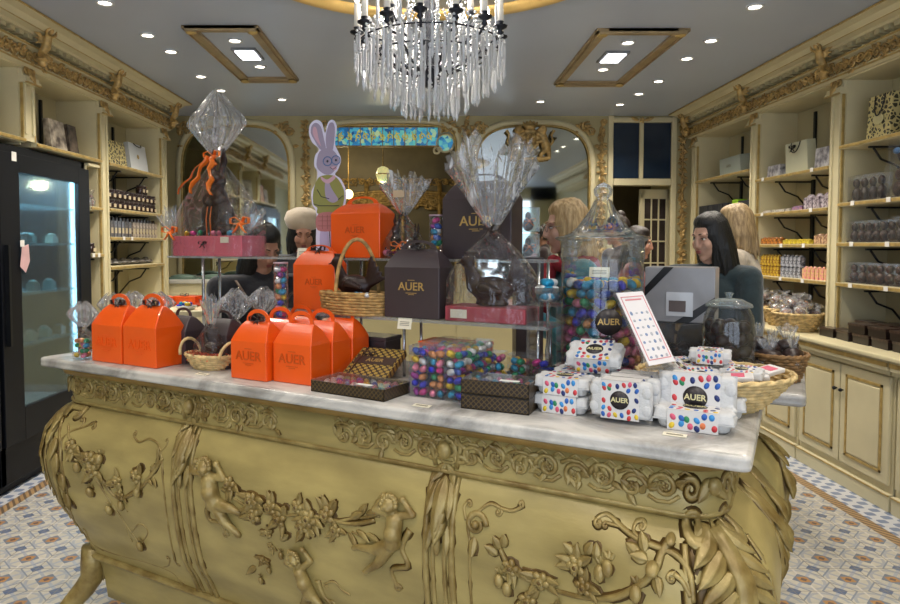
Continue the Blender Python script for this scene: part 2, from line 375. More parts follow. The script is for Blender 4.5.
def scroll_run(m, x0, x1, z0, z1, seed=1, mi=0, recess=None, dens=1.0):
    """acanthus rinceau filling a band"""
    rnd = random.Random(seed); h = z1 - z0; step = h * .95 / dens; n = max(1, round((x1 - x0) / step)); step = (x1 - x0) / n
    for i in range(n):
        cx = x0 + (i + .5) * step; up = 1 if i % 2 else -1; cz = (z0 + z1) / 2 + up * h * .06
        r_tube(m, spiral(cx, cz, h * .37, h * .10, pi if up > 0 else 0, -up * 1.15, 18), h * .075, h * .075, mi, recess=recess, flat=1.1)
        r_tube(m, [(cx - step * .5, cz - up * h * .3), (cx - step * .2, cz - up * h * .42), (cx + step * .2, cz - up * h * .40), (cx + step * .5, cz - up * h * .2)], h * .06, h * .06, mi, recess=recess)
        for k in range(5): r_leaf(m, cx + rnd.uniform(-.45, .45) * step, cz + rnd.uniform(-.3, .3) * h, rnd.uniform(0, 2 * pi), h * rnd.uniform(.28, .42), h * .17, mi, recess=recess, h=.5)
        r_rose(m, cx, cz, h * .15, mi, seed=i, recess=recess)
def frame_arch(name, x0, x1, z0, zs, zt, label, e=.62):
    t = thing(name, label, 'mirror frame' if 'mirror' in name else 'arch frame', (0, YB, z0))
    pts = [(p[0], -.02, p[1] - z0) for p in arch(x0, x1, z0, zs, zt, 36, e)]
    m = MB(); m.tube(pts, .034, 10, 0, up=(0, -1, 0), flat=.7); m.build('moulding', CREAM, t)
    m = MB(); inn = [(p[0], -.035, p[1] - z0) for p in arch(x0 + .035, x1 - .035, z0, zs, zt - .035, 36, e)]; m.tube(inn, .011, 6, 0, up=(0, -1, 0)); m.build('gilt_bead', GILT, t)
    for sx in (-1, 1):                     # spandrel carvings in the upper corners
        m = MB()
        cx = (x0 + x1) / 2 + sx * ((x1 - x0) / 2 - .04); cz = zt - z0 - .10
        for k in range(4):
            r_tube(m, spiral(cx + sx * .01 - sx * .035 * k, cz + .055 - abs(k - 1) * .01 - .05 * (k == 0), .05, .012, k, 1.2), .011, .008)
        for k in range(9): r_leaf(m, cx - sx * (.02 * k - .05), cz + .03 - .09 * max(0, 2 - k) + .02 * (k % 2), k * 1.3, .07, .03)
        m.map(lambda q: (q.x, q.y - .03, q.z)); m.build('corner_carving', GOLD, t)
    return t
def mirror(name, x0, x1, z0, zs, zt, label):
    t = frame_arch('mirror_frame', x0, x1, z0, zs, zt, label); t.name = name
    MB().prism([(p[0], p[1] - z0) for p in arch(x0 + .01, x1 - .01, z0, zs, zt - .01, 36)], .012, 0, Tr(0, -.008, 0)).build('mirror_glass', MIRROR, t); return t
ml = mirror('wall_mirror', -2.60, -1.40, .95, 2.2, 2.79, 'tall arched mirror on the back wall, left end behind the cellophane bunny'); ml['category'] = 'mirror'
mr_ = mirror('wall_mirror', .50, 1.77, .95, 2.2, 2.79, 'arched mirror topped by a gilded coat of arms, behind the blonde woman'); mr_['category'] = 'mirror'
fa = frame_arch('arch_frame', -1.12, .36, 1.0, 2.45, 2.80, 'carved cream frame around the central arched opening with blue stained glass', .45); fa['category'] = 'arch'
# coat of arms on the right mirror
t = thing('coat_of_arms', 'gilded coat of arms with two lions holding a crowned shield on the mirror', 'coat of arms', (1.10, YB - .075, 2.58))
m = MB()
m.prism([(-.09, .12), (.09, .12), (.09, -.04), (0, -.13), (-.09, -.04)], .05, 0)
for s in (-1, 1):
    m.limb((s * .13, -.01, .05), .045, (s * .17, 0, -.07), .05); m.ell((s * .125, -.03, .12), (.045, .04, .05)); m.ell((s * .09, -.04, .115), .022)
    m.limb((s * .12, -.03, .05), .02, (s * .07, -.04, .08), .016); m.limb((s * .12, -.03, 0), .02, (s * .07, -.04, -.01), .016)
    m.limb((s * .17, -.01, -.07), .035, (s * .11, -.02, -.14), .02); m.limb((s * .19, 0, -.07), .03, (s * .2, -.01, -.17), .018)
    m.tube([(s * .2, 0, -.05), (s * .24, 0, 0), (s * .22, 0, .07), (s * .25, 0, .12)], [.014, .012, .012, .02])
m.ell((0, 0, .155), (.07, .04, .03)); [m.limb((x, 0, .16), .014, (x * 1.2, 0, .215 - abs(x) * .3), .011) for x in (-.06, -.03, 0, .03, .06)]
m.limb((-.2, 0, -.17), .02, (0, 0, -.19), .028); m.limb((.2, 0, -.17), .02, (0, 0, -.19), .028); m.ell((0, -.01, -.22), (.035, .02, .035))
fused(m, .007, 2).build('arms_carving', GOLD, t)
m = MB(); m.prism([(-.06, .09), (.06, .09), (.06, -.03), (0, -.09), (-.06, -.03)], .01, 0, Tr(0, -.032, 0)); m.build('shield_face', GOLDD, t)
m = MB(); [m.ell((a, -.042, b), (.018, .012, .022)) for a, b in ((-.028, .05), (.028, .05), (-.028, -.005), (.028, -.005), (0, -.05))]; m.build('shield_charges', GOLD, t)
# gilded hanging garlands between the arches
for k, (x, z0, z1, lb) in enumerate(((-1.26, 1.2, 2.82, 'left of the central arch'), (.43, 1.2, 2.82, 'between central arch and coat of arms mirror'),
                         (1.865, 1.2, 2.82, 'left of the dark transom panes'), (2.72, 1.2, 2.82, 'right of the dark transom panes'))):
    m = MB(); rnd = random.Random(k); z = z1
    while z > z0:
        r_tube(m, [(x, z), (x + .01, z - .05), (x - .008, z - .10)], .012, .012); r_rose(m, x + .008 * (-1) ** int(z * 20), z - .03, .030, seed=z)
        for q in range(5): r_leaf(m, x, z - .02 * q, rnd.uniform(0, 6.28), .06, .026)
        z -= .085
    m.map(lambda q: (q.x, q.y, q.z)); o = m.build('wall_garland', GOLD); o.location = (0, YB - .012, 0)
    tag(o, 'narrow gilded flower garland on the back wall ' + lb, 'wall ornament', 'gilded garlands on the back wall')
# ---- stained glass transom in the central arch
SG, nt, b = base('stained_glass_blue'); tc = N(nt, 'ShaderNodeTexCoord'); vo = N(nt, 'ShaderNodeTexVoronoi'); vo.inputs['Scale'].default_value = 26; nt.links.new(tc.outputs['Object'], vo.inputs['Vector'])
cr = N(nt, 'ShaderNodeValToRGB'); el = cr.color_ramp.elements; el[0].color = hx('#0f3a6e'); el[1].color = hx('#c9c26a'); e = el.new(.45); e.color = hx('#2b7fb4'); e = el.new(.7); e.color = hx('#57b3b0')
nt.links.new(vo.outputs['Color'], cr.inputs[0]); nt.links.new(cr.outputs[0], b.inputs['Base Color']); nt.links.new(cr.outputs[0], b.inputs['Emission Color']); b.inputs['Emission Strength'].default_value = .55; b.inputs['Roughness'].default_value = .2
t = thing('stained_glass_transom', 'long blue and yellow stained glass panel across the top of the central arch', 'stained glass', (0, YB + .04, 2.56))
MB().b2((-1.04, -.008, -.005), (.14, .008, .185)).build('glass_panel', SG, t)
m = MB()
for k in range(11): m.b2((-1.04 + k * .118 - .004, -.014, -.005), (-1.04 + k * .118 + .004, -.005, .185))
m.b2((-1.05, -.016, -.02), (.15, .012, -.005)); m.b2((-1.05, -.016, .185), (.15, .012, .2)); m.build('lead_and_bars', GOLDD, t)
YG = mat('stained_glass_yellow', '#cfc35c', .3, emis='#cfc35c', es=.25)
m = MB()
for k in range(13):
    x = -.97 + k * .085; r_tube(m, spiral(x, .09, .035, .008, k * 1.7, 1.1, 12), .007, .006)
    r_tube(m, [(x - .02, .04), (x, .14)] if k % 2 else [(x - .02, .14), (x + .02, .05)], .006)
m.map(lambda q: (q.x, q.y - .01, q.z)); m.build('yellow_scroll_pattern', YG, t)
m = MB(); m.prism([(p[0], p[1]) for p in spiral(.215, .02, .085, .085, 0, 1, 20)[:-1]], .012); m.build('corner_glass', SG, t)
m = MB(); r_tube(m, spiral(.215, .02, .095, .09, 0, 1, 20), .012); r_tube(m, spiral(.13, -.06, .05, .012, 0, 1.3), .012); m.build('corner_scroll', CREAM, t)
# back room beyond the arch: carved gilt panelling, lamp, dark curtain
m = MB()
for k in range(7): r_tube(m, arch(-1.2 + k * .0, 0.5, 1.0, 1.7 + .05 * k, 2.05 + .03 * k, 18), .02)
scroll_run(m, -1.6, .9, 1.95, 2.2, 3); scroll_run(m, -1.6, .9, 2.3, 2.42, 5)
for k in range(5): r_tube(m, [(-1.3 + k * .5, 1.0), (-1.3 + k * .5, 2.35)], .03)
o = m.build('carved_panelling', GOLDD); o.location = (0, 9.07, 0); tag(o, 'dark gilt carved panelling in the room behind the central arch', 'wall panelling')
t = thing('hanging_lantern', 'small stained glass lantern hanging behind the central arch', 'lantern', (BK(383) * 1.09, 7.7, 2.32))
m = MB().lathe([(.01, -.1), (.06, -.08), (.085, 0), (.06, .07), (.02, .09)], 8); m.build('lantern_glass', mat('lantern_glass', '#d9cf8a', .3, col2='#3f8f7a', scale=14, emis='#e8d890', es=.6), t)
m = MB(); m.cyl((0, 0, .09), (0, 0, .54), .006); m.tube([(.086 * cos(a), .086 * sin(a), 0) for a in [pi / 8 * i for i in range(17)]], .006); m.build('lantern_chain', GOLDD, t)
lamp('lantern_light', 'POINT', (BK(383) * 1.09, 7.7, 2.2), 9, (1, .85, .5), .06)
lamp('back_room_light', 'POINT', (BK(345) * 1.2, 8.2, 2.5), 16, (1, .82, .5), .08)
t = thing('ceiling_globe', 'small warm globe lamp glowing in the room behind the arch', 'lamp', (-.98, 8.5, 2.15))
MB().ell((0, 0, 0), .06).build('globe', mat('lamp_globe', '#fff0b0', .3, emis='#ffe59a', es=5), t); MB().cyl((0, 0, .05), (0, 0, .71), .006).build('rod', GOLDD, t)
# ---- door frame, transom panes, door leaf
NAVY = mat('dark_transom_glass', '#1c2c40', .12, var=.1, spec=.6)
m = MB()
for a, b2_ in (((1.93, -.03, 0), (1.985, .0, 2.86)), ((2.60, -.03, 0), (2.655, .0, 2.86)), ((1.985, -.03, 2.13), (2.60, .0, 2.2)), ((1.985, -.03, 2.79), (2.60, .0, 2.84)), ((2.262, -.025, 2.2), (2.305, 0, 2.79))):
    m.b2(a, b2_)
o = m.build('door_1', CREAM, bevel=.006); o.location = (0, YB, 0); struct(o)
for k, (a, b2_) in enumerate(((1.99, 2.258), (2.309, 2.595))):
    o = MB().b2((a, -.01, 2.205), (b2_, -.002, 2.785)).build('window_%d' % (k + 1), NAVY); o.location = (0, YB, 0); struct(o)
m = MB(); r_rose(m, 2.28, 2.81, .035); [r_leaf(m, 2.28 + s * .03, 2.81, (0 if s > 0 else pi) + s * .3, .1, .035) for s in (-1, 1)]
o = m.build('door_crest', GOLD); o.location = (0, YB - .03, 0); tag(o, 'small gilded flower crest above the dark transom panes', 'wall ornament')
t = thing('glazed_door', 'cream glazed door with small panes standing open in the back doorway', 'door', (2.32, YB + .10, 0), R(12)); t['kind'] = 'structure'
m = MB()
for a, b2_ in (((0, 0, 0), (.05, .04, 2.1)), ((.31, 0, 0), (.36, .04, 2.1)), ((0, 0, 0), (.36, .04, .6)), ((0, 0, 2.0), (.36, .04, 2.1))): m.b2(a, b2_)
for x in (.137, .223): m.b2((x - .007, .005, .6), (x + .007, .035, 2.0))
for k in range(1, 6): m.b2((.05, .005, .6 + .235 * k - .008), (.31, .035, .6 + .235 * k + .008))
m.build('door_frame', CREAM, t, bevel=.003); MB().b2((.05, .018, .6), (.31, .022, 2.0)).build('door_panes', mat('dim_pane', '#3a3230', .15, var=.2, spec=.6), t)
# ---- cornices, friezes, pilasters and shelving
def side(s): return (lambda q: ((2.77 + q.y) if s > 0 else (-2.48 - q.y), q.x, q.z))     # local: x = world Y, y = depth into the wall
CPROF = [(-.02, 2.60), (-.035, 2.61), (-.035, 2.632), (-.02, 2.64), (-.02, 2.715), (-.05, 2.722), (-.055, 2.738), (-.02, 2.745), (0, 2.76), (0, 2.788), (-.075, 2.792), (-.08, 2.806), (-.13, 2.812), (-.17, 2.838), (-.23, 2.842), (-.235, 2.858), (.3, 2.858), (.3, 2.60)]
for s, y0, y1, nm in ((-1, .2, 6.42, 'left'), (1, .2, 6.93, 'right')):
    t = thing('cornice_%s' % nm, 'cream and gilt moulded cornice with dentils along the %s wall' % nm, 'cornice', (0, 0, 0)); t['kind'] = 'structure'
    m = MB(); m.loft([[(y, p[0], p[1]) for p in CPROF] for y in (y0, y1)], sm=False); m.map(side(s)); m.build('cornice_moulding', CREAM, t)
    m = MB(); y = y0 + .05
    while y < y1: m.b2((y, -.065, 2.762), (y + .045, 0, 2.79)); y += .085
    m.map(side(s)); m.build('dentils', CREAM_D, t)
    m = MB(); scroll_run(m, max(y0, 2.6), y1, 2.618, 2.716, 4, dens=1.25); m.map(lambda q: (q.x, q.y * 1.3 - .03, q.z)); m.map(side(s)); m.build('gilt_frieze', GOLD, t)
    m = MB(); [m.b2((y0, a, z), (y1, a + .012, z + .01)) for a, z in ((-.04, 2.612), (-.058, 2.725), (-.135, 2.812), (-.238, 2.846))]; m.map(side(s)); m.build('gilt_lines', GILT, t)
fig = MB()                                                    # gilded winged console figure
fig.limb((0, .02, -.10), .030, (0, -.03, -.03), .042); fig.limb((0, -.03, -.03), .042, (0, -.05, .05), .036); fig.ell((0, -.075, .115), (.03, .03, .034))
for q in (-1, 1):
    fig.limb((q * .03, -.05, .06), .016, (q * .075, -.08, .09), .012); fig.limb((q * .075, -.08, .09), .012, (q * .05, -.10, .13), .010)
    for k in range(4): fig.limb((q * .025, -.01, .05 - k * .012), .013, (q * (.11 - k * .012), .02, .12 - k * .045), .008)
    fig.limb((q * .02, .0, -.09), .022, (q * .05, -.05, -.14), .014)
fig.ell((0, 0, -.15), (.06, .06, .022)); fig.ell((0, .01, -.185), (.04, .04, .03))
fv = fused(fig, .008, 1).map(lambda q: q * .68).mesh('gilded_figure', [GOLD]); first = None
for s, ys in ((-1, ((4.17, 'above the black fridge'), (5.13, 'second along the left cornice'), (6.3, 'at the far end of the left cornice'))), (1, ((4.48, 'nearest on the right cornice'), (5.59, 'middle of the right cornice'), (6.82, 'at the far end of the right cornice')))):
    for y, lb in ys:
        o = link('gilded_figure', fv, loc=((2.77 - .10) if s > 0 else (-2.48 + .10), y, 2.755), rz=(-pi / 2 if s > 0 else pi / 2))
        tag(o, 'gilded winged figure console ' + lb, 'statuette', 'gilded figures along the cornices')
for s, ys in ((-1, ((4.17, 2.15, 'above the fridge'), (5.13, 0, 'between the fridge and the jar shelves'), (6.3, 0, 'at the back left corner'))), (1, ((4.48, .885, 'between the packet shelves and the clear box shelves'), (5.59, .885, 'behind the woman in the pale fluffy coat'), (6.82, .885, 'beside the back doorway'), (3.40, .885, 'at the right edge')))):
    for y, z0, lb in ys:
        t = thing('pilaster', 'cream fluted pilaster with gilt edges ' + lb, 'pilaster', (0, y, z0)); t['kind'] = 'structure'; g = side(s)
        def bm(m): return m.map(lambda q: (g(q)[0], g(q)[1], q.z - z0))
        m = MB(); m.b2((-.06, 0, z0), (.06, .32, 2.60)); m.b2((-.05, -.012, z0 + .04), (-.028, 0, 2.5)); m.b2((.028, -.012, z0 + .04), (.05, 0, 2.5)); m.b2((-.075, -.04, 2.50), (.075, .02, 2.52)); m.b2((-.07, -.03, 2.52), (.07, .02, 2.545)); bm(m).build('shaft', CREAM, t)
        m = MB(); m.b2((-.066, -.004, z0), (-.058, .012, 2.5)); m.b2((.058, -.004, z0), (.066, .012, 2.5)); m.b2((-.078, -.044, 2.498), (.078, -.03, 2.506)); bm(m).build('gilt_edge', GILT, t)
        m = MB(); r_leaf(m, 0, 2.60, -pi / 2, .1, .06); [r_tube(m, spiral(q * .03, 2.585, .028, .008, 0 if q < 0 else pi, q * 1.2), .009) for q in (-1, 1)]; m.map(lambda q: (q.x, q.y - .01, q.z)); bm(m).build('capital_leaf', GOLD, t)
BR = MB(); BR.b2((-.008, -.30, -.02), (.008, -.0, -.008)); BR.b2((-.008, -.012, -.30), (.008, 0, 0)); BR.tube([(0, -.27, -.02), (0, -.22, -.09), (0, -.12, -.13), (0, -.06, -.20), (0, -.01, -.26)], .007, 6)
BRM = BR.mesh('bracket', [BLACKM]); tagm = MB().b2((-.018, -.001, -.016), (.018, .001, .014)).mesh('price_tag', [WHITE])
def bay(s, y0, y1, shelves, label, zb=.885, nb=2, ztop=2.62):
    t = thing('shelf_bay', label, 'shelves', (0, y0, zb)); g = side(s); D = .32
    def bm(m): return m.map(lambda q: (g(q)[0], g(q)[1] - y0, q.z - zb))
    m = MB().b2((y0, D, zb), (y1, D + .012, ztop)); bm(m).build('back_panel', CREAM_D, t)
    m = MB().b2((y0, 0, ztop - .03), (y1, D, ztop - .01)); bm(m).build('top_panel', CREAM, t)
    for a, b in ((y0 - .005, y0 + .008), (y1 - .008, y1 + .005)): bm(MB().b2((a, .02, zb), (b, D, ztop - .02))).build('side_panel', CREAM, t)
    for z in shelves:
        sh = bm(MB().b2((y0, -.01, z - .028), (y1, D, z))).build('shelf', CREAM, t)
        m = MB().b2((y0, -.018, z - .022), (y1, -.009, z - .004)); bm(m).build('gilt_edge', GILT, sh)
        for k in range(nb):
            y = y0 + (y1 - y0) * (k + .5) / nb
            o = link('bracket', BRM, sh, loc=((2.77 + D) if s > 0 else (-2.48 - D), y - y0, z - zb - .03), rz=(-pi / 2 if s > 0 else pi / 2))
    for y in (y0 + (y1 - y0) * .72,):
        m = MB().b2((y - .012, D - .02, zb), (y + .012, D - .004, ztop - .07)); bm(m).build('wall_rail', BLACKM, t)
    return t
LC = bay(-1, 5.19, 6.24, [2.15, 1.79, 1.565, 1.33], 'tall cream shelf bay of jars and packets left of the back mirror', zb=.885)
LB = bay(-1, 4.23, 5.07, [2.15], 'cream upper shelf bay directly above the black fridge', zb=2.12, nb=0); LB2 = bay(-1, 4.90, 5.07, [1.786, 1.435], 'narrow cream shelf bay squeezed between the fridge and the jar bay', zb=.9, nb=1, ztop=2.115)
LA = bay(-1, 2.95, 4.11, [2.16], 'cream shelf bay above the fridge at the left edge', zb=2.12, nb=0)
RA = bay(1, 5.65, 6.76, [2.15, 1.76, 1.5, 1.25], 'far cream shelf bay behind the dark haired woman, grey gift box on top')
RB = bay(1, 4.54, 5.53, [2.045, 1.76, 1.507, 1.25], 'cream shelf bay with pale handled bag and wrapped packets')
RC = bay(1, 3.46, 4.42, [2.16, 1.78, 1.516, 1.25], 'nearest right shelf bay with clear boxes of chocolate figures')
# ---- base cabinets along the right wall (and one at the far left)
def base_cab(s, y0, y1, label, xf=-.17):
    t = thing('base_cabinet', label, 'cabinet', (0, y0, 0)); g = side(s)
    def bm(m): return m.map(lambda q: (g(q)[0], g(q)[1] - y0, q.z))
    bm(MB().b2((y0, xf + .02, .06), (y1, .31, .855)).b2((y0, xf - .005, 0), (y1, .31, .10)).b2((y0, xf - .02, .775), (y1, .0, .80)).b2((y0, xf - .035, .80), (y1, .0, .855))).build('carcass', CREAM, t, bevel=.004)
    bm(MB().b2((y0, xf - .038, .822), (y1, xf - .03, .846)).b2((y0, xf - .009, .088), (y1, xf, .096))).build('gilt_line', GILT, t)
    ym = (y0 + y1) / 2
    for a, b, k in ((y0 + .02, ym - .006, 1), (ym + .006, y1 - .02, -1)):
        d = bm(MB().b2((a, xf - .0, .145), (b, xf + .02, .76)).b2((a + .075, xf - .006, .225), (b - .075, xf + .002, .68))).build('door', CREAM, t, bevel=.005)
        m = MB()
        for p, q in (((a + .055, .20), (b - .055, .215)), ((a + .055, .69), (b - .055, .705)), ((a + .055, .20), (a + .07, .705)), ((b - .07, .20), (b - .055, .705))): m.b2((p[0], xf - .006, p[1]), (q[0], xf + .004, q[1]))
        bm(m).build('gilt_moulding', GILT, d)
        yk = b - .025 if k > 0 else a + .025
        bm(MB().ell((yk, xf - .018, .60), .012).cyl((yk, xf, .60), (yk, xf - .015, .60), .005)).build('knob', BLACKM, d)
    return t
MARB, nt, b = base('white_marble'); tc = N(nt, 'ShaderNodeTexCoord'); no = N(nt, 'ShaderNodeTexNoise'); no.inputs['Scale'].default_value = 3.2; no.inputs['Detail'].default_value = 9; no.inputs['Distortion'].default_value = 1.6; no.inputs['Roughness'].default_value = .62
nt.links.new(tc.outputs['Object'], no.inputs['Vector']); cr = N(nt, 'ShaderNodeValToRGB'); el = cr.color_ramp.elements; el[0].position = .36; el[0].color = hx('#8a8781'); el[1].position = .6; el[1].color = hx('#cbc7bf'); e = el.new(.5); e.color = hx('#b1aea8')
nt.links.new(no.outputs[0], cr.inputs[0]); nt.links.new(cr.outputs[0], b.inputs['Base Color']); b.inputs['Roughness'].default_value = .22
for y0, y1, lb in ((2.68, 3.62, 'at the right edge of the photo'), (3.64, 4.56, 'nearest on the right, under the dark boxes'), (4.58, 5.50, 'second along the right wall, behind the counter end'), (5.52, 6.85, 'far along the right wall')):
    base_cab(1, y0, y1, 'cream base cabinet with gilt panel mouldings ' + lb)
tag(MB().b2((2.545, 2.6, .857), (3.10, 6.9, .885)).build('cabinet_top', CREAM, bevel=.008), 'long cream top running over the base cabinets of the right wall', 'worktop')
base_cab(-1, 5.10, 6.30, 'cream base cabinet under the jar shelves at left')
tag(MB().b2((-2.80, 5.08, .857), (-2.27, 6.34, .885)).build('cabinet_top', CREAM, bevel=.008), 'short cream top under the left jar shelves', 'worktop')
# low marble topped cabinet against the back wall
t = thing('back_cabinet', 'low cream cabinet with a pale top against the back wall at left', 'cabinet', (-2.2, 6.72, 0))
MB().box((0, 0, .56), (.85, .5, 1.12)).build('carcass', CREAM, t, bevel=.006); MB().box((0, 0, 1.14), (.92, .56, .04)).build('top', mat('pale_stone', '#b9b7ae', .3), t, bevel=.01)
for x in (-.2, .2): MB().box((x, -.255, .82), (.34, .015, .42)).box((x, -.262, .82), (.24, .012, .32)).build('door', CREAM, t, bevel=.006)
for k in range(3):
    o = MB().ell((0, 0, .02), (.13, .08, .03)).box((0, 0, .01), (.26, .16, .02)).build('leaf_tray', mat('sage_dish', '#5f7468', .4)); o.location = (-2.42 + .3 * k, 6.6 + .03 * k, 1.16); tag(o, 'flat green grey tray lying on the low back cabinet', 'tray', 'green trays on the back cabinet')
# ---- ceiling frames
def cframe(x0, x1, y0, y1, lb):
    t = thing('ceiling_frame', 'rectangular gilt moulding frame on the ceiling ' + lb, 'ceiling moulding', (0, 0, H))
    m = MB()
    for i, wdt, dp in ((0, .075, .02), (.018, .035, .035)):
        for a, b in (((x0, y0), (x1, y0 + wdt)), ((x0, y1 - wdt), (x1, y1)), ((x0, y0), (x0 + wdt, y1)), ((x1 - wdt, y0), (x1, y1))): m.b2((a[0] + i, a[1] + i * 0, -dp), (b[0] - i, b[1], 0))
    m.build('moulding', mat('ceiling_gilt', '#a08a66', .45, .2, var=.15), t, bevel=.008)
    m = MB(); [m.ell((x, y, -.03), (.035, .035, .015)) for x in (x0 + .045, x1 - .045) for y in (y0 + .045, y1 - .045)]; m.build('corner_rosette', GILT, t)
a, b = PZ(181, 25, H), PZ(299, 79, H); cframe(a.x, b.x, a.y, b.y, 'left of the chandelier')
a, b = PZ(602, 28, H), PZ(621, 83, H); cframe(a.x - .03, b.x + .02, a.y, b.y, 'right of the chandelier')
EMW = mat('lamp_white', '#fff6e8', .3, emis='#fff2dc', es=14); LED = mat('panel_light_white', '#ffffff', .3, emis='#f4f7ff', es=7)
for px, py, lb in ((248, 53, 'inside the left ceiling frame'), (613, 56, 'inside the right ceiling frame')):
    p = PZ(px, py, H); t = thing('ceiling_panel_light', 'square panel light ' + lb, 'ceiling light', (p.x, p.y, H))
    MB().box((0, 0, -.008), (.17, .26, .016)).build('frame', mat('grey_frame', '#7c8086', .5), t); MB().box((0, 0, -.018), (.13, .21, .006)).build('diffuser', LED, t)
dl0 = None; ring = MB(); ring.tube([(.042 * cos(a), .042 * sin(a), -.003) for a in [pi / 12 * i for i in range(24)]], .009, 6, closed=True); ringm = ring.mesh('trim', [mat('white_trim', '#c9cbce', .4)])
lensm = MB().lathe([(.001, -.004), (.034, -.004), (.036, 0)], 16).mesh('lens', [EMW])
for k, p in enumerate(DL):
    t = thing('downlight', 'small round recessed spotlight shining in the grey ceiling', 'ceiling light', (p.x, p.y, H), 0, 'recessed ceiling spotlights')
    link('trim_ring', ringm, t); link('lens', lensm, t)
# ---- medallion and chandelier
CX, CY = .02, 2.93
t = thing('ceiling_rosette', 'large round gilt ring moulding on the ceiling around the chandelier', 'ceiling moulding', (CX, CY, H))
MB().lathe([(.93, 0), (.93, -.02), (.95, -.045), (.99, -.05), (1.02, -.03), (1.05, -.02), (1.06, 0)], 72, caps=False).build('gilt_ring', mat('bright_gilt', '#d9b56c', .4, .3, var=.1), t)
MB().lathe([(.001, -.006), (.93, -.006), (.93, 0)], 48).build('painted_disc', mat('disc_paint', '#cfd6e2', .6, var=.03), t)
DKBR = mat('dark_bronze', '#2f3138', .35, .6); CANDLE = mat('candle_sleeve', '#dcd8cf', .5, emis='#fff0d8', es=.15); BULB = mat('flame_bulb', '#fff6e0', .3, emis='#fff1d6', es=16)
CRY, nt, b = base('crystal'); b.inputs['Base Color'].default_value = (.97, .98, 1, 1); b.inputs['Roughness'].default_value = .06; b.inputs['Transmission Weight'].default_value = .25; b.inputs['Specular IOR Level'].default_value = 1; b.inputs['IOR'].default_value = 1.5; b.inputs['Coat Weight'].default_value = 1; b.inputs['Subsurface Weight'].default_value = .5; b.inputs['Subsurface Radius'].default_value = (.02, .02, .02)
t = thing('chandelier', 'large crystal chandelier with candle lamps hanging from the ceiling ring', 'chandelier', (CX, CY, -.06))
m = MB(); m.lathe([(.02, 2.25), (.05, 2.28), (.03, 2.33), (.045, 2.42), (.02, 2.48), (.035, 2.6), (.015, 2.66), (.012, 2.85), (.08, 2.89), (.10, 2.92)], 16); m.build('central_stem', DKBR, t)
for z, r in ((2.30, .16), (2.38, .25), (2.43, .31)): MB().tube([(r * cos(a), r * sin(a), z) for a in [2 * pi * i / 40 for i in range(40)]], .0035, 6, closed=True).build('ring', DKBR, t)
arm = MB(); arm.tube([(.03, 0, 2.34), (.09, 0, 2.31), (.16, 0, 2.35), (.23, 0, 2.42), (.29, 0, 2.42), (.315, 0, 2.45)], .0065, 6); arm.lathe([(.004, 2.44), (.014, 2.452), (.008, 2.464), (.03, 2.475), (.032, 2.482), (.012, 2.486), (.016, 2.5)], 10, M=Tr(.315, 0, 0))
armm = arm.mesh('arm', [DKBR]); cnm = MB().cyl((.315, 0, 2.495), (.315, 0, 2.60), .0135, n=10).mesh('candle', [CANDLE]); blm = MB().lathe([(.004, 2.60), (.011, 2.615), (.009, 2.635), (.001, 2.66)], 8, M=Tr(.315, 0, 0)).mesh('bulb', [BULB])
for k in range(14):
    a = link('arm', armm, t, rz=2 * pi * k / 14 + .1); link('candle', cnm, a); link('bulb', blm, a)
arm2 = MB(); arm2.tube([(.02, 0, 2.46), (.08, 0, 2.44), (.14, 0, 2.48), (.18, 0, 2.56)], .006, 6); arm2.lathe([(.004, 2.555), (.02, 2.57), (.022, 2.578), (.01, 2.58)], 10, M=Tr(.18, 0, 0)); a2m = arm2.mesh('arm', [DKBR])
for k in range(7):
    a = link('arm', a2m, t, rz=2 * pi * k / 7); c = link('candle', cnm, a, loc=(-.135, 0, .09)); link('bulb', blm, a, loc=(-.135, 0, .09))
pend = MB(); pend.ell((0, 0, -.010), .008, n=6, k=4); pend.lathe([(.002, -.018), (.0065, -.03), (.0055, -.12), (.0085, -.135), (.0005, -.155)], 6); [setattr(pend, 'sm', [False] * len(pend.f))]
pm = pend.mesh('crystal_prism', [CRY]); cnt = 0; rest = MB(); rnd = random.Random(3)
tiers = [(.325, 2.44, 40, 1.05), (.29, 2.42, 34, 1.2), (.27, 2.47, 30, 1.0), (.19, 2.46, 22, 1.2), (.25, 2.38, 28, 1.15), (.21, 2.37, 22, 1.25), (.16, 2.31, 22, 1.05), (.12, 2.29, 16, 1.1), (.075, 2.25, 12, .85), (.035, 2.23, 7, .75), (.30, 2.60, 16, 1.0), (.15, 2.60, 14, 1.4)]
for r, z, n, L in tiers:
    for k in range(n):
        a = 2 * pi * (k + .5 * (n % 4)) / n + rnd.uniform(-.03, .03); p = (r * cos(a), r * sin(a), z + rnd.uniform(-.012, .012))
        L_ = L * rnd.choice([.55, .8, .95, 1, 1.05])
        if (sin(a) < .1 and r > .06 and cnt < 96): link('crystal_prism', pm, t, M=Tr(*p) @ Rz(rnd.random()) @ Matrix.Diagonal((1, 1, L_, 1))); cnt += 1
        else: rest.add(pend.v, pend.f, 0, Tr(*p) @ Matrix.Diagonal((1, 1, L_, 1)), False)
        if k % 2 == 0:
            for q in range(5): rest.ell((p[0] * (1 - .06 * q), p[1] * (1 - .06 * q), p[2] + .012 + .017 * q), .006, n=6, k=4)
rest.build('crystal_drops', CRY, t, kind='stuff')
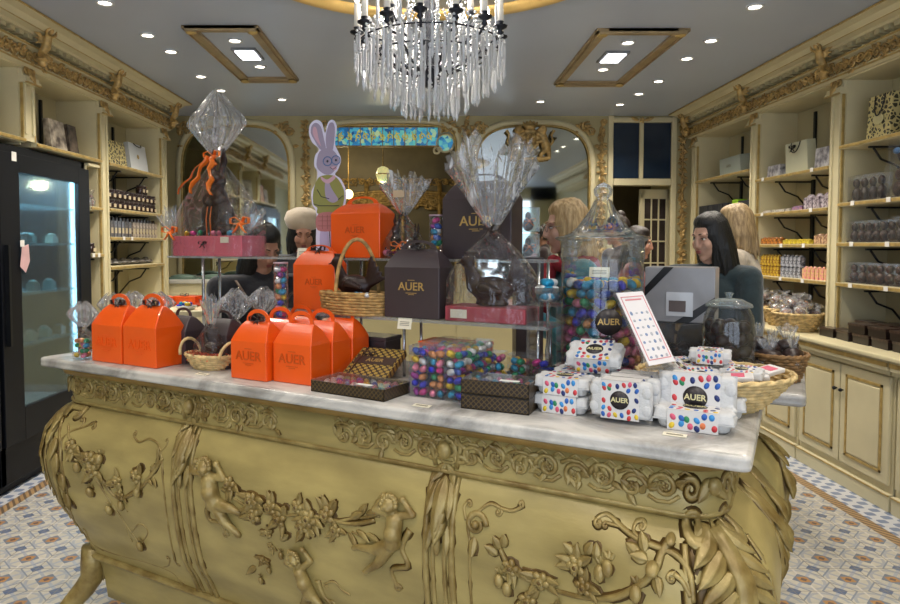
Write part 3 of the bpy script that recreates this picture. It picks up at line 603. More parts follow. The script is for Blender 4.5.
# ================================================================== THE CARVED COUNTER
OFFK = [(0, -.05), (.12, -.10), (.24, -.085), (.30, -.065), (.36, -.045), (.46, .012), (.56, .066), (.66, .100), (.74, .110), (.82, .090), (.875, .046), (.908, .0), (.915, -.012), (.92, .006), (1.06, .006)]
def off(z):
    if z <= OFFK[0][0]: return OFFK[0][1]
    for (a, b), (c, d) in zip(OFFK, OFFK[1:]):
        if z <= c: return b + (d - b) * (z - a) / (c - a)
    return OFFK[-1][1]
INS = .055
def offx(x, z):
    o = off(z)
    if o <= 0: return o
    e = min(x + CL - INS, -INS - x); t_ = max(0, min(1, (e - .10) / .30)); t_ = t_ * t_ * (3 - 2 * t_); return o * (1 - .58 * t_)
def fp(px, py):                                   # photo pixel -> (x, z) on the counter's bulging front
    z = .7; x = -1.2
    for _ in range(7): p = CL_(PV(px, py, INS - offx(x, z))); z = p.z; x = p.x
    return (p.x, p.z)
counter = thing('shop_counter', 'large carved cream and gold shop counter with a marble top in the foreground', 'counter', CM.translation, CA)
BD = .60
def plan_ring(z, grow=0.0):
    o = off(z) + grow; L, Rr = -CL + INS, -INS; pts = []
    rl, rr = .11, .10
    pts.append((L - o, BD)); pts.append((L - o, BD * .6))
    for i in range(9):
        a = pi + pi / 2 * i / 8; pts.append((L + rl + (rl + o) * cos(a), INS + rl + (rl + o) * sin(a)))
    for i in range(1, 48): x = L + rl + (Rr - rr - L - rl) * i / 48; pts.append((x, INS - offx(x, z) - grow))
    for i in range(9):
        a = -pi / 2 + pi / 2 * i / 8; pts.append((Rr - rr + (rr + o) * cos(a), INS + rr + (rr + o) * sin(a)))
    pts.append((Rr + o, BD * .6)); pts.append((Rr + o, BD))
    return [(x, y, z) for x, y in pts]
zs = [.13, .17, .21, .25, .29, .3, .33, .38, .43, .48, .53, .58, .63, .68, .73, .78, .82, .85, .88, .9, .908, .913, .92, .925, 1.03]
MB().loft([plan_ring(z) for z in zs]).build('counter_body', PANEL, counter)
m = MB(); m.loft([plan_ring(1.02, .012), plan_ring(1.026, .028), plan_ring(1.036, .032), plan_ring(1.043, .040)]); m.build('top_moulding', mat('brown_gold_moulding', '#8f7440', .4, .25, var=.25), counter)
m = MB(); m.loft([plan_ring(.908, .0), plan_ring(.911, .007), plan_ring(.918, .012), plan_ring(.924, .006)]); m.loft([plan_ring(.292, .0), plan_ring(.30, .018), plan_ring(.312, .02), plan_ring(.322, .0)]); m.build('waist_moulding', RELIEF, counter)
def slab(x0, x1, y0, y1, zt, r=.02):
    prof = [(.012, zt - .036), (.002, zt - .032), (.0, zt - .024), (.003, zt - .018), (.0, zt - .012), (.002, zt - .004), (.010, zt)]
    rg = []
    for i, z in prof:
        p = []
        for cx, cy, a0 in ((x0 + r, y0 + r, pi), (x1 - r, y0 + r, 1.5 * pi), (x1 - r, y1 - r, 0), (x0 + r, y1 - r, .5 * pi)):
            for k in range(5): a = a0 + pi / 2 * k / 4; p.append((cx + (r - i) * cos(a), cy + (r - i) * sin(a), z))
        rg.append(p)
    return MB().loft(rg)
tag(slab(-CL, 0, 0, .62, ZC).build('marble_top', MARB, M=CM), 'white grey marble slab on the carved counter, crowded with chocolate gifts', 'countertop')
RG = [RELIEF, RECESS_BR]
def fwrap(q):                                     # lays flat relief on the front, bending it round the two rounded corners
    for x0, s, rr in ((-CL + INS + .11, -1, .11), (-INS - .10, 1, .10)):
        e = (q.x - x0) * s
        if e > 0:
            o = off(q.z); th = e / (rr + max(o, 0)); rad = rr + o - q.y - .001; return (x0 + s * sin(th) * rad, INS + rr - cos(th) * rad, q.z)
    return (q.x, INS - offx(q.x, q.z) + q.y + .001, q.z)
def front(m): return m.map(fwrap)
def rside(m): return m.map(lambda q: (-INS + off(q.z) - q.y - .001, q.x, q.z))
# legs with scroll feet
for k, (x, y, a) in enumerate(((-CL + .10, .12, 225), (-.11, .12, -45), (-CL + .12, .52, 135), (-.12, .52, 45))):
    m = MB(); d = V((cos(R(a)), sin(R(a)), 0)); c = V((x, y, 0)) - d * .02
    m.tube([c + d * u + V((0, 0, z)) for u, z in ((.0, .33), (.005, .27), (.01, .21), (.04, .165), (.08, .12), (.12, .08), (.15, .04))], [.046, .046, .044, .04, .036, .03, .024], 12)
    m.ell(c + d * .155 + V((0, 0, .03)), .03); m.tube([c + d * (.155 + .025 * cos(q)) + V((0, 0, .045 + .03 * sin(q))) for q in [i * .5 for i in range(9)]], .014, 8); m.build('foot', RELIEF, counter)
xp1 = fp(187, 440)[0]; xp2 = fp(443, 490)[0]
# pilaster strips between the panels: reeded bands with an acanthus cap and a drop
def strip(x, w_, wrap=front, nm='panel_strip'):
    m = MB()
    for dx, r in ((-w_, .010), (-w_ * .45, .007), (w_ * .45, .007), (w_, .010)):
        r_tube(m, [(x + dx * (1 + .15 * abs(z - .9)), z) for z in [.30 + .61 * i / 16 for i in range(17)]], r, r * .9, recess=1)
    for k in range(3): r_leaf(m, x, .91 - .035 * k, -pi / 2, .13 - .02 * k, w_ * 1.1, h=.5, recess=1); 
    for q in (-1, 1): r_leaf(m, x + q * w_ * .5, .90, -pi / 2 - q * -.15, .09, w_ * .7, h=.5); r_leaf(m, x + q * w_ * .55, .80, -pi / 2 + q * .12, .08, w_ * .6, h=.5, recess=1)
    m.ell((x, -.01, .745), (.009, .008, .03)); wrap(m).build(nm, RG, counter)
strip(xp1, .040); strip(xp2, .036)
# frieze carvings
def frieze(x0, x1, seed, wrap=front):
    m = MB(); scroll_run(m, x0, x1, .93, 1.012, seed, recess=1, dens=1.15)
    x = x0
    while x < x1:
        r_tube(m, [(x, 1.005), (x + .012, 1.015), (x + .028, 1.003)], .004, .004, n=5); m.ell((x + .02, 0, .992), (.004, .003, .006), 1, n=6, k=4); x += .04
    wrap(m).build('frieze_carving', RG, counter)
frieze(-CL + .13, fp(277, 412)[0], 11); frieze(fp(335, 425)[0], -.14, 12); frieze(.16, .57, 13, rside)
def cartouche(x, wrap=front):
    m = MB(); m.ell((x, -.012, .975), (.020, .016, .024))
    for q in (-1, 1): r_tube(m, spiral(x + q * .038, .965, .034, .010, pi if q > 0 else 0, -q * 1.1), .008, .006, recess=1); r_tube(m, [(x + q * .03, 1.012), (x + q * .042, .985), (x + q * .03, .93)], .007, .007); r_leaf(m, x, .94, -pi / 2 + q * .6, .06, .022)
    wrap(m).build('cartouche', RG, counter)
cartouche(xp1); cartouche(xp2)
# relief elements traced onto the front
def P2(pts): return [fp(*p) for p in pts]
def smooth(pts, n=5):
    out = []
    for i in range(len(pts) - 1):
        p0, p1, p2, p3 = pts[max(0, i - 1)], pts[i], pts[i + 1], pts[min(len(pts) - 1, i + 2)]
        for k in range(n):
            t = k / n; out.append(tuple(.5 * ((2 * p1[j]) + (-p0[j] + p2[j]) * t + (2 * p0[j] - 5 * p1[j] + 4 * p2[j] - p3[j]) * t * t + (-p0[j] + 3 * p1[j] - 3 * p2[j] + p3[j]) * t ** 3) for j in (0, 1)))
    return out + [pts[-1]]
def line(m, pts, r0, r1=None, curl=None):
    q = smooth(P2(pts)); r_tube(m, q, r0, r1, recess=1)
    for end, s, cr_ in (curl or []):
        p = q[0] if end == 0 else q[-1]; d = q[1] if end == 0 else q[-2]; a = atan2(p[1] - d[1], p[0] - d[0])
        cx, cz = p[0] + cr_ * cos(a + s * pi / 2), p[1] + cr_ * sin(a + s * pi / 2)
        r_tube(m, spiral(cx, cz, cr_, cr_ * .3, a - s * pi / 2, s * .9, 12), (r0 if end == 0 else (r1 or r0)), (r1 or r0) * .9, recess=1)
        m.ell((cx, -.004, cz), cr_ * .33, n=8, k=6)
def buds(m, pts, r=.011):
    for i, p in enumerate(pts):
        x, z = fp(*p); m.ell((x, -r * .6, z), (r * .8, r * .7, r * 1.15), n=8, k=6); m.ell((x, 0, z), (r * 1.3, .0012, r * 1.6), 1, n=8, k=4)
        for q in (-1, 0, 1): r_leaf(m, x, z + r * .9, pi / 2 + q * .7, r * 1.3, r * .6)
def roses(m, pts, r=.016, leaves=3):
    rnd = random.Random(5)
    for i, p in enumerate(pts):
        x, z = fp(*p); rr_ = r * rnd.uniform(.85, 1.2)
        for k in range(leaves): r_leaf(m, x, z, rnd.uniform(0, 6.28), rr_ * 2.1, rr_ * .8, recess=1)
        r_rose(m, x, z, rr_, seed=i, recess=1)
ST = .0042
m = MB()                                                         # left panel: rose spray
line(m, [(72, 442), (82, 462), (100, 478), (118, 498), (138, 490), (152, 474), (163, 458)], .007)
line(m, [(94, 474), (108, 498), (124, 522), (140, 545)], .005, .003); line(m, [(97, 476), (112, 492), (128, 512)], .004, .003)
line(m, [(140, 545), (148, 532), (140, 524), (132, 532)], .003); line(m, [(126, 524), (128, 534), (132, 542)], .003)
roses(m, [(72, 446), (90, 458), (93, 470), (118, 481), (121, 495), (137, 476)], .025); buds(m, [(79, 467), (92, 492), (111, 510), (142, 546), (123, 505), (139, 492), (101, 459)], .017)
for p, a in (((150, 470), .6), ((156, 466), 1.2), ((146, 478), -.4), ((152, 476), -.9), ((158, 460), 1.5)): x, z = fp(*p); r_leaf(m, x, z, a, .045, .016, recess=1)
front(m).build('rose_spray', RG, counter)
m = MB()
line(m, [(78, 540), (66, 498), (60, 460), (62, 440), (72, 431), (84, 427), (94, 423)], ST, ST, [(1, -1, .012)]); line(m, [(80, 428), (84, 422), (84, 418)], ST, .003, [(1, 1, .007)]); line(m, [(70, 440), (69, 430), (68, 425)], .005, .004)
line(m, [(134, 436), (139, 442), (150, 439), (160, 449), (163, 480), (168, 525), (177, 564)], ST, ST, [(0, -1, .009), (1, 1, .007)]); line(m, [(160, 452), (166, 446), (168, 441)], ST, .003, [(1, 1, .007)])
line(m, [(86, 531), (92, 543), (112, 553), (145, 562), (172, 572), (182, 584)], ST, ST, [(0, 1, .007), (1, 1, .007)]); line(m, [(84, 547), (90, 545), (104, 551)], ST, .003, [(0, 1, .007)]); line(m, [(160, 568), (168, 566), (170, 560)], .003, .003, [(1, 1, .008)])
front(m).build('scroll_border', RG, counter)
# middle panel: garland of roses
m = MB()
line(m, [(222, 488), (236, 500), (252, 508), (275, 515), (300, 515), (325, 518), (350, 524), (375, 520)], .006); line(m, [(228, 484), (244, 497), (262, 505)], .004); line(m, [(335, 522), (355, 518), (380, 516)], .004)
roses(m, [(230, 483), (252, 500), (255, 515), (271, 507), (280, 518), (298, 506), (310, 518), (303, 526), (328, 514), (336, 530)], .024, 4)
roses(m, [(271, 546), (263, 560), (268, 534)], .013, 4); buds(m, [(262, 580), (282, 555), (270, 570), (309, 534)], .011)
for p, a in (((350, 518), .5), ((358, 516), .9), ((366, 514), .3), ((356, 530), -.4), ((366, 534), -.2), ((348, 532), -.8), ((374, 508), .8), ((256, 566), -2.4), ((280, 540), .6)): x, z = fp(*p); r_leaf(m, x, z, a, .055, .018, recess=1)
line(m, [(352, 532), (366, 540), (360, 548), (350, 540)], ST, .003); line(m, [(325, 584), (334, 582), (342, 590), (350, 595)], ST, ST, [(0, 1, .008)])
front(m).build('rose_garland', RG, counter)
# putti: one fused figure each
def putto(hd, ch, hip, kn, ft, kn2, ft2, el1, el2, hn1, hn2, drape, k=1.0, face=0):
    q = lambda p, y=0.0: (lambda t: V((t[0], -y, t[1])))(fp(*p)); m = MB(); r = .020 * k
    m.ell(q(hd, .018), (r * 1.05, r * .95, r * 1.15)); m.ell(q(hd, .018) + V((face * .006, -r * .95, -.003)), .004 * k); [m.ell(q(hd, .018) + V((s * .008 + face * .005, -r * .72, -.008)), .007 * k) for s in (-1, 1)]
    m.limb(q(hd, .010), .010 * k, q(ch, .010), .014 * k); m.limb(q(ch, .014), .023 * k, q(hip, .012), .024 * k); m.ell((q(ch, .018) + q(hip, .018)) / 2, .025 * k)
    for a, b in ((kn, ft), (kn2, ft2)): m.limb(q(hip, .010), .019 * k, q(a, .014), .014 * k); m.limb(q(a, .014), .0135 * k, q(b, .006), .008 * k); m.ell(q(b, .006) + V((-.006, 0, -.006)), (.012 * k, .007, .007))
    for e, h_ in ((el1, hn1), (el2, hn2)): m.limb(q(ch, .012) + V((0, 0, .014 * k)), .0115 * k, q(e, .008), .010 * k); m.limb(q(e, .008), .0095 * k, q(h_, .012), .007 * k); m.ell(q(h_, .014), .009 * k)
    body = fused(m, .0035, 1)
    body.m = [0] * len(body.m); g = MB()
    for i in range(9): a = pi * i / 8; p = q(hd, .022) + V((cos(a) * r * 1.05, -.002, sin(a) * r * 1.1)); g.ell(p, .0075 * k)
    pts = smooth([fp(*p) for p in drape]); r_tube(g, pts, .009, .006, recess=1); p = pts[-1]; r_tube(g, spiral(p[0], p[1], .012, .004, 0, 1, 10), .006, .005, recess=1)
    o = front(body).build('putto', RELIEF, counter); front(g).build('drapery_and_curls', RG, o)
putto((209, 465), (212, 480), (217, 502), (233, 507), (240, 512), (228, 521), (240, 534), (194, 470), (225, 478), (199, 460), (219, 463), [(222, 500), (208, 508), (210, 520), (222, 524), (226, 535)], 1.15, 1)
putto((393, 502), (397, 520), (395, 541), (376, 548), (357, 546), (381, 561), (368, 570), (376, 508), (414, 514), (386, 494), (405, 498), [(410, 530), (402, 548), (408, 566), (392, 570), (398, 588)], 1.0, -1)
putto((298, 556), (303, 572), (312, 592), (322, 602), (330, 612), (306, 606), (300, 618), (288, 562), (312, 560), (292, 550), (305, 548), [(318, 580), (324, 596), (332, 604)], .9, 1)
# right panel
m = MB()
line(m, [(500, 548), (512, 570), (540, 585), (576, 596), (612, 598), (640, 585), (655, 570), (662, 552), (671, 538)], .006, .008)
roses(m, [(511, 567), (541, 580), (576, 565), (583, 586), (528, 600), (556, 612)], .021, 4); buds(m, [(608, 567), (500, 580), (508, 588), (636, 592), (600, 572)], .016)
x, z = fp(653, 567); m.ell((x, -.012, z), .014); x, z = fp(671, 538); m.ell((x, -.008, z), .010)
for p, a in (((500, 550), 2.0), ((498, 555), 2.6), ((503, 548), 1.4), ((640, 556), 2.6), ((645, 552), 1.9), ((655, 575), -1.2), ((575, 556), 2.4), ((585, 555), 1.1), ((648, 560), 3.0), ((596, 560), 1.6)): x, z = fp(*p); r_leaf(m, x, z, a, .038, .020, recess=1, h=.45)
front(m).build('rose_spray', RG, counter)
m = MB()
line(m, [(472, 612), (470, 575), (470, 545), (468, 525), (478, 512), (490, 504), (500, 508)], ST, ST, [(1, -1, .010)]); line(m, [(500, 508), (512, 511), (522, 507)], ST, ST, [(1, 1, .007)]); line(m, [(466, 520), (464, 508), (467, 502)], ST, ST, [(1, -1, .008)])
x, z = fp(476, 524); r_tube(m, spiral(x, z, .028, .012, 0, 1.1), .008, .006, recess=1); m.ell((x, -.006, z), .010); r_leaf(m, x - .004, z - .03, -pi / 2, .05, .02, recess=1)
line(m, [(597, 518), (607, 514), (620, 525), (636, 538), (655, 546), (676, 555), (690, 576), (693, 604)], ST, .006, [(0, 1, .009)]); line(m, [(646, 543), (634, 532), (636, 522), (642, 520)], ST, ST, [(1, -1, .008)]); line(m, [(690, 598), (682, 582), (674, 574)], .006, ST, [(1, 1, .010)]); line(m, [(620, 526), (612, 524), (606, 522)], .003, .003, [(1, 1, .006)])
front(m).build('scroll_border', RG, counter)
# corner consoles: a thick acanthus S running over the rounded corners
def corner(x0, y0, a, rr, nm, sgn, pts):
    """pts: (sideways, z, size) on the corner's own bulge"""
    m = MB(); R_ = rr
    r_tube(m, smooth([(p[0], p[1]) for p in pts]), .022, .014, recess=1, n=8)
    for i in range(len(pts) - 1):
        for t in (0, .33, .66):
            x = pts[i][0] * (1 - t) + pts[i + 1][0] * t; z = pts[i][1] * (1 - t) + pts[i + 1][1] * t; k = 1 - .5 * i / len(pts)
            r_leaf(m, x + .012, z, -pi / 2 + .8, .070 * k, .026 * k, h=.5, recess=1); r_leaf(m, x - .012, z, -pi / 2 - .8, .085 * k, .030 * k, h=.5, recess=1); r_leaf(m, x, z + .01, -pi / 2 + .1, .08 * k, .025 * k, h=.6)
    r_tube(m, spiral(-.055, .905, .032, .010, 0, -1.3), .014, .009, recess=1, n=8); r_tube(m, spiral(.055, .905, .032, .010, pi, 1.3), .014, .009, recess=1, n=8)
    m.ell((0, -.015, .985), (.020, .018, .020)); r_leaf(m, 0, 1.0, -pi / 2 + .8, .07, .03, h=.6); r_leaf(m, 0, 1.0, -pi / 2 - .8, .07, .03, h=.6)
    for q in (-1, 1): r_tube(m, spiral(q * .065, .975, .030, .008, 0 if q > 0 else pi, q * 1.2), .009, .007, recess=1)
    for q in (-1, 1): r_tube(m, [(q * .075 + q * .01 * sin(z * 9), z) for z in [.325 + .55 * i / 14 for i in range(15)]], .007, .006, recess=1)
    def wrap(q):
        o = off(q.z); rad = R_ + o - q.y * .62; th = q.x / (R_ + .05)
        return (x0 + cos(a + th) * rad, y0 + sin(a + th) * rad, q.z)
    m.map(wrap).build(nm, RG, counter)
SP = [(0, .90), (.012, .80), (.0, .70), (-.010, .60), (-.004, .50), (.0, .40), (0, .30), (.004, .2)]
corner(-INS - .10, INS + .10, -pi / 4, .10, 'corner_console', 1, SP); corner(-CL + INS + .11, INS + .11, -3 * pi / 4, .11, 'corner_console', -1, SP)
strip(.38, .030, rside, 'side_strip')
m = MB()                                                         # thick leafy scroll hugging the left edge of the front
line(m, [(86, 407), (76, 405), (66, 403), (57, 410), (52, 426), (51, 446), (54, 470), (60, 498), (68, 524), (78, 548)], .012, .009, [(0, -1, .016)])
line(m, [(62, 418), (60, 440), (62, 466), (68, 496), (76, 528)], .006, .004)
for p, a, l_ in (((62, 410), -.9, .07), ((58, 420), -1.3, .08), ((56, 436), -1.4, .08), ((56, 452), -1.35, .08), ((60, 472), -1.3, .07), ((64, 492), -1.25, .07), ((70, 404), -.4, .06)): x, z = fp(*p); r_leaf(m, x, z, a, l_, .028, recess=1, h=.55)
front(m).build('edge_console', RG, counter)
m = MB(); r_tube(m, [(.52 + .01 * sin(z * 8), z) for z in [.3 + .6 * i / 14 for i in range(15)]], .016, .012, recess=1)
for z in (.86, .78, .70, .62): r_leaf(m, .52, z, -pi / 2 - .4, .08, .03, recess=1, h=.6); r_leaf(m, .52, z, -pi / 2 + .4, .08, .03, h=.6)
rside(m).build('side_console', RG, counter)
# rear counter section that carries on behind, a little higher
t = thing('rear_counter', 'marble topped counter section continuing behind the right end of the carved counter', 'counter', CM.translation, CA)
pe = CL_(PZ(805, 375, ZC)); XE = pe.x
m = MB(); m.loft([[(-.58, .623, z), (-INS + off(z), .623, z), (-INS + off(z), .90 + off(z), z), (-INS - .08 + off(z), .985 + off(z), z), (-.58, .985, z)] for z in zs[:-1] + [1.042]]); m.build('carcass', PANEL, t)
m = MB(); scroll_run(m, .68, .98, .93, 1.02, 8, recess=1); r_tube(m, [(.93 + .012 * sin(z * 8), z) for z in [.3 + .6 * i / 14 for i in range(15)]], .02, .014, recess=1); [r_leaf(m, .93, z, -pi / 2 + q * .5, .10, .035, recess=1, h=.6) for z in (.9, .8, .7, .6, .5) for q in (-1, 1)]; m.map(lambda q: (-INS + .001 + off(q.z) - q.y, min(q.x, .985), q.z)); m.build('side_carving', RG, t)
slab(-.66, XE, .632, 1.04, ZC + .008).build('marble_top', MARB, t)
# ================================================================== GOODS
def onc(px, py): return PZ(px, py, ZC + .0008)
# ---- glass display shelves standing on the counter
VL, VU = .34, .49
ZL = PV(288, 311, VL).z; ZU = PV(345, 258, VU).z
def lx(px, py, v): return CL_(PV(px, py, v)).x
def place(px, v, z): p = CL_(PV(px, 300, v)); return CW(p.x, v, z)
def wx(px, v): return lx(px + .5, 300, v) - lx(px - .5, 300, v)
def mpp(px, v): return PV(px, 300, v).y / FPX           # metres per photo pixel on that plane
xa, xb = lx(285, 320, VL), lx(546, 320, VL)
t = thing('glass_shelf_riser', 'low clear glass shelf on steel posts along the middle of the counter', 'display shelf', CW(xa, VL, ZC), CA)
w_ = xb - xa; hL = ZL - ZC
MB().b2((0, 0, hL - .010), (w_, .145, hL)).build('glass_shelf', film('shelf_glass', tint=(.86, .9, .9, 1), haze=.18, gloss=.4), t); STEEL = mat('steel', '#b8babd', .25, .9)
for x in (.03, w_ / 2, w_ - .03):
    for y in (.02, .13): MB().cyl((x, y, 0), (x, y, hL - .010), .005).build('post', STEEL, t)
xc = lx(168, 256, VU); w2 = lx(546, 262, VU) - xc; hU = ZU - ZC
t = thing('glass_shelf_riser', 'high clear glass shelf on thin posts carrying the pink box and large boxes', 'display shelf', CW(xc, VU, ZC), CA)
MB().b2((0, -.005, hU - .008), (w2, .125, hU)).build('glass_shelf', film('shelf_glass'), t)
for x in (lx(203, 290, VU + .02) - xc, lx(222, 290, VU + .12) - xc, w2 * .55, w2 - .03):
    for y in (.02, .11): MB().cyl((x, y, 0), (x, y, hU - .008), .005).build('post', STEEL, t)
MILK = film('milky_edge', haze=.5, gloss=.2)
# ---- gable boxes
def gable(w, d, h1, h2, hh, name_, colm, label, loc, rz, text=None, tcol=None, group=None, tsize=.03, tz=.5, bow=None, sub=True):
    t = thing('gable_box', label, 'gift box', loc, rz, group)
    m = MB(); rg = []
    def ring(hw, hd, z): return [(-hw, -hd, z), (hw, -hd, z), (hw, hd, z), (-hw, hd, z)]
    rg = [ring(w / 2, d / 2, 0), ring(w / 2, d / 2, h1)]
    for i in range(1, 9):
        u = i / 8; rg.append(ring(w / 2 * (1 - .34 * u ** 1.1), max(.004, d / 2 * (1 - u) ** .85), h1 + (h2 - h1) * (1 - (1 - u) ** 1.35)))
    m.loft(rg, sm=False)
    m.build('box_body', colm, t, bevel=.0025)
    m = MB()                                            # handle loop with its slot
    a0 = w * .325; N_ = 14; outer = [(a0 * cos(pi * i / N_), hh * sin(pi * i / N_) ** .8) for i in range(N_ + 1)]; inner = [(x * .72, z * .60) for x, z in outer]
    vs = []; fs = []
    for y in (-.0025, .0025): vs += [(x, y, z + h2 - .006) for x, z in outer] + [(x, y, z + h2 - .006 + .006) for x, z in inner]
    n = N_ + 1
    for i in range(N_):
        for o_ in (0, 2 * n): fs.append((o_ + i, o_ + i + 1, o_ + n + i + 1, o_ + n + i))
        fs.append((i, i + 1, 2 * n + i + 1, 2 * n + i)); fs.append((n + i, n + i + 1, 3 * n + i + 1, 3 * n + i))
    fs += [(0, n, 3 * n, 2 * n), (N_, n + N_, 3 * n + N_, 2 * n + N_)]
    m.add(vs, fs, 0, None, False); m.build('handle', colm, t)
    if text:
        m = MB(); add_text(m, text, tsize, Tr(0, -d / 2 - .0012, h1 * tz), sx=1.05, fat=.0004); [m.box((0, -d / 2 - .0008, h1 * tz + tsize * q_), (tsize * l_, .0008, tsize * .05)) for q_, l_ in ((.58, .7), (-.55, 1.1), (-.68, .6))]
        m.build('lettering', tcol, t)
    if bow: ribbon_bow(t, (0, 0, h2 + .004), bow[0], bow[1])
    return t
def ribbon_bow(parent, loc, sc_, material, name='ribbon_bow'):
    m = MB()
    for q in (-1, 1):
        m.tube([V(loc) + V((q * sc_ * a, -.3 * sc_ * (abs(b) > 0), sc_ * b)) for a, b in ((0, 0), (.5, .45), (1, .35), (.95, -.05), (.4, -.1), (0, 0))], sc_ * .16, 6, 0, flat=.25)
        m.tube([V(loc) + V((q * sc_ * a, -sc_ * .35, sc_ * b)) for a, b in ((0, 0), (.35, -.5), (.7, -.8))], sc_ * .15, 6, 0, flat=.25)
    m.ell(loc, sc_ * .22); return m.build(name, material, parent)
GOLDTXT = mat('gold_print', '#c9a866', .35, .5, var=.05); ORTXT = mat('dark_orange_print', '#c24a0e', .4, var=.05); BRRIB = mat('brown_ribbon', '#33211a', .4, coat=.3); ORRIB = mat('orange_ribbon', '#f07a1c', .35, coat=.4)
# six orange boxes in two files of three at the middle left of the counter
pA, pB, pC_ = onc(231, 377.5), onc(271.5, 381), onc(315, 385); wA = (pB - pA).length * .97; wB = (pC_ - pB).length * .97; gw = (wA + wB) / 2
xA = CL_(pA).x + gw / 2; vA = CL_(pA).y; gd = .094; g1, g2, g3 = gw * .80, gw * 1.20, gw * .30
for col, (xx, vv) in enumerate(((xA, vA), (xA + gw + .008, CL_(pB).y))):
    for row in range(3):
        lb = ('front', 'middle', 'back')[row]; side_ = ('left', 'right')[col]
        gable(gw, gd, g1, g2, g3, 'o', ORANGE, 'orange gable gift box, %s in the %s file of the six left of centre' % (lb, side_), CW(xx + .006 * row, vv + gd / 2 + row * (gd + .003), ZC + .001), CA,
              'AUER', ORTXT, 'six orange gable boxes', gw * .27, .62, (.03, BRRIB) if (row == 0 and col == 0) else None)
# two orange boxes at the left end
p1, p2, p3 = onc(92, 360.5), onc(123.5, 364.5), onc(160, 368.5); w1 = (p2 - p1).length * .97; w2_ = (p3 - p2).length * .97
for p, ww, lb in ((p1, w1, 'leftmost orange gable gift box on the counter, brown bow on its handle'), (p2, w2_, 'orange gable gift box with brown bow, beside the small oval basket')):
    c = CL_(p); gable(ww, .12, ww * .80, ww * 1.22, ww * .28, 'o', ORANGE, lb, CW(c.x + ww / 2, c.y + .06, ZC + .001), CA, 'AUER', mat('faint_orange_print', '#ea520a', .3, var=.02), 'orange gable boxes at the left end', ww * .27, .55, (.036, BRRIB))
# brown gable boxes behind the oval basket
for px, lb in ((182, 'dark brown gable box behind the oval basket, left one'), (222, 'dark brown gable box behind the oval basket, right one')):
    p = CL_(PV(px, 340, .20)); gable(.125, .10, .115, .165, .035, 'b', BROWN, lb, CW(p.x, .21, ZC + .001), CA, None, None, 'brown gable boxes on the counter')
# boxes on the shelves
s = mpp(318, VL + .05); p = place(320, VL + .10, ZL + .0006)
gable(44 * wx(320, VL), .07, 46 * s, 60 * s, 8 * s, 'o', ORANGE, 'orange gable gift box on the lower glass shelf beside the duck basket', p, CA, 'AUER', ORTXT, None, .030, .62, (.03, BRRIB))
s = mpp(418, VL + .05); p = place(419, VL + .02 + .04, ZL + .0006)
gable(56 * wx(419, VL), .10, 50 * s, 68 * s, 11 * s, 'b', BROWN, 'dark brown gable gift box with gold lettering in the centre of the lower glass shelf', p, CA, 'AUER', GOLDTXT, None, .036, .62, (.026, mat('black_ribbon', '#14110f', .4, coat=.3)))
s = mpp(363, VU + .05); p = place(363, VU + .065, ZU + .0006)
gable(50 * wx(363, VU), .10, 44 * s, 54 * s, 9 * s, 'o', ORANGE, 'orange gable gift box on the upper glass shelf beside the rabbit cutout', p, CA, 'AUER', ORTXT, None, .033, .62)
s = mpp(479, VU + .05); p = place(482, VU + .065, ZU + .0006)
gable(70 * wx(482, VU), .10, 60 * s, 78 * s, 9 * s, 'b', BROWN, 'largest dark brown gable box, on the upper glass shelf behind the wrapped hen', p, CA, 'AUER', GOLDTXT, None, .045, .62)
# brown handled box at left, on the lower level behind the cellophane
p = CL_(PV(258, 300, .26)); s = mpp(258, .26)
t = thing('carrier_box', 'plain dark brown box with a round top handle, left of the small egg tube', 'gift box', CW(p.x, .455, ZC + .001), CA)
MB().box((0, 0, .085), (46 * s, .09, .17)).build('box_body', BROWN, t, bevel=.003); MB().box((0, 0, .174), (46 * s + .004, .094, .012)).build('lid', BROWN, t, bevel=.003)
MB().tube([(.045 * cos(a), 0, .18 + .065 * sin(a)) for a in [pi * i / 12 for i in range(13)]], .008, 6, flat=.4).build('handle', mat('taupe_handle', '#4d4038', .5), t)
# dark box and orange box lying under the lower shelf
p = CL_(PV(450, 330, .36)); t = thing('flat_gift_box', 'flat orange box lying under the lower glass shelf', 'gift box', CW(p.x, .40, ZC + .001), CA)
MB().box((0, 0, .055), (.21, .10, .11)).build('box_body', ORANGE, t, bevel=.004); MB().box((0, 0, .113), (.214, .104, .012)).build('lid', ORANGE, t, bevel=.003)
p = CL_(PV(364, 330, .42)); t = thing('flat_gift_box', 'flat dark brown box lying in the shade under the lower glass shelf', 'gift box', CW(p.x, .45, ZC + .001), CA)
MB().box((0, 0, .05), (.20, .10, .10)).build('box_body', BROWN, t, bevel=.004); MB().box((0, 0, .104), (.205, .105, .014)).build('lid', BROWN, t, bevel=.003)
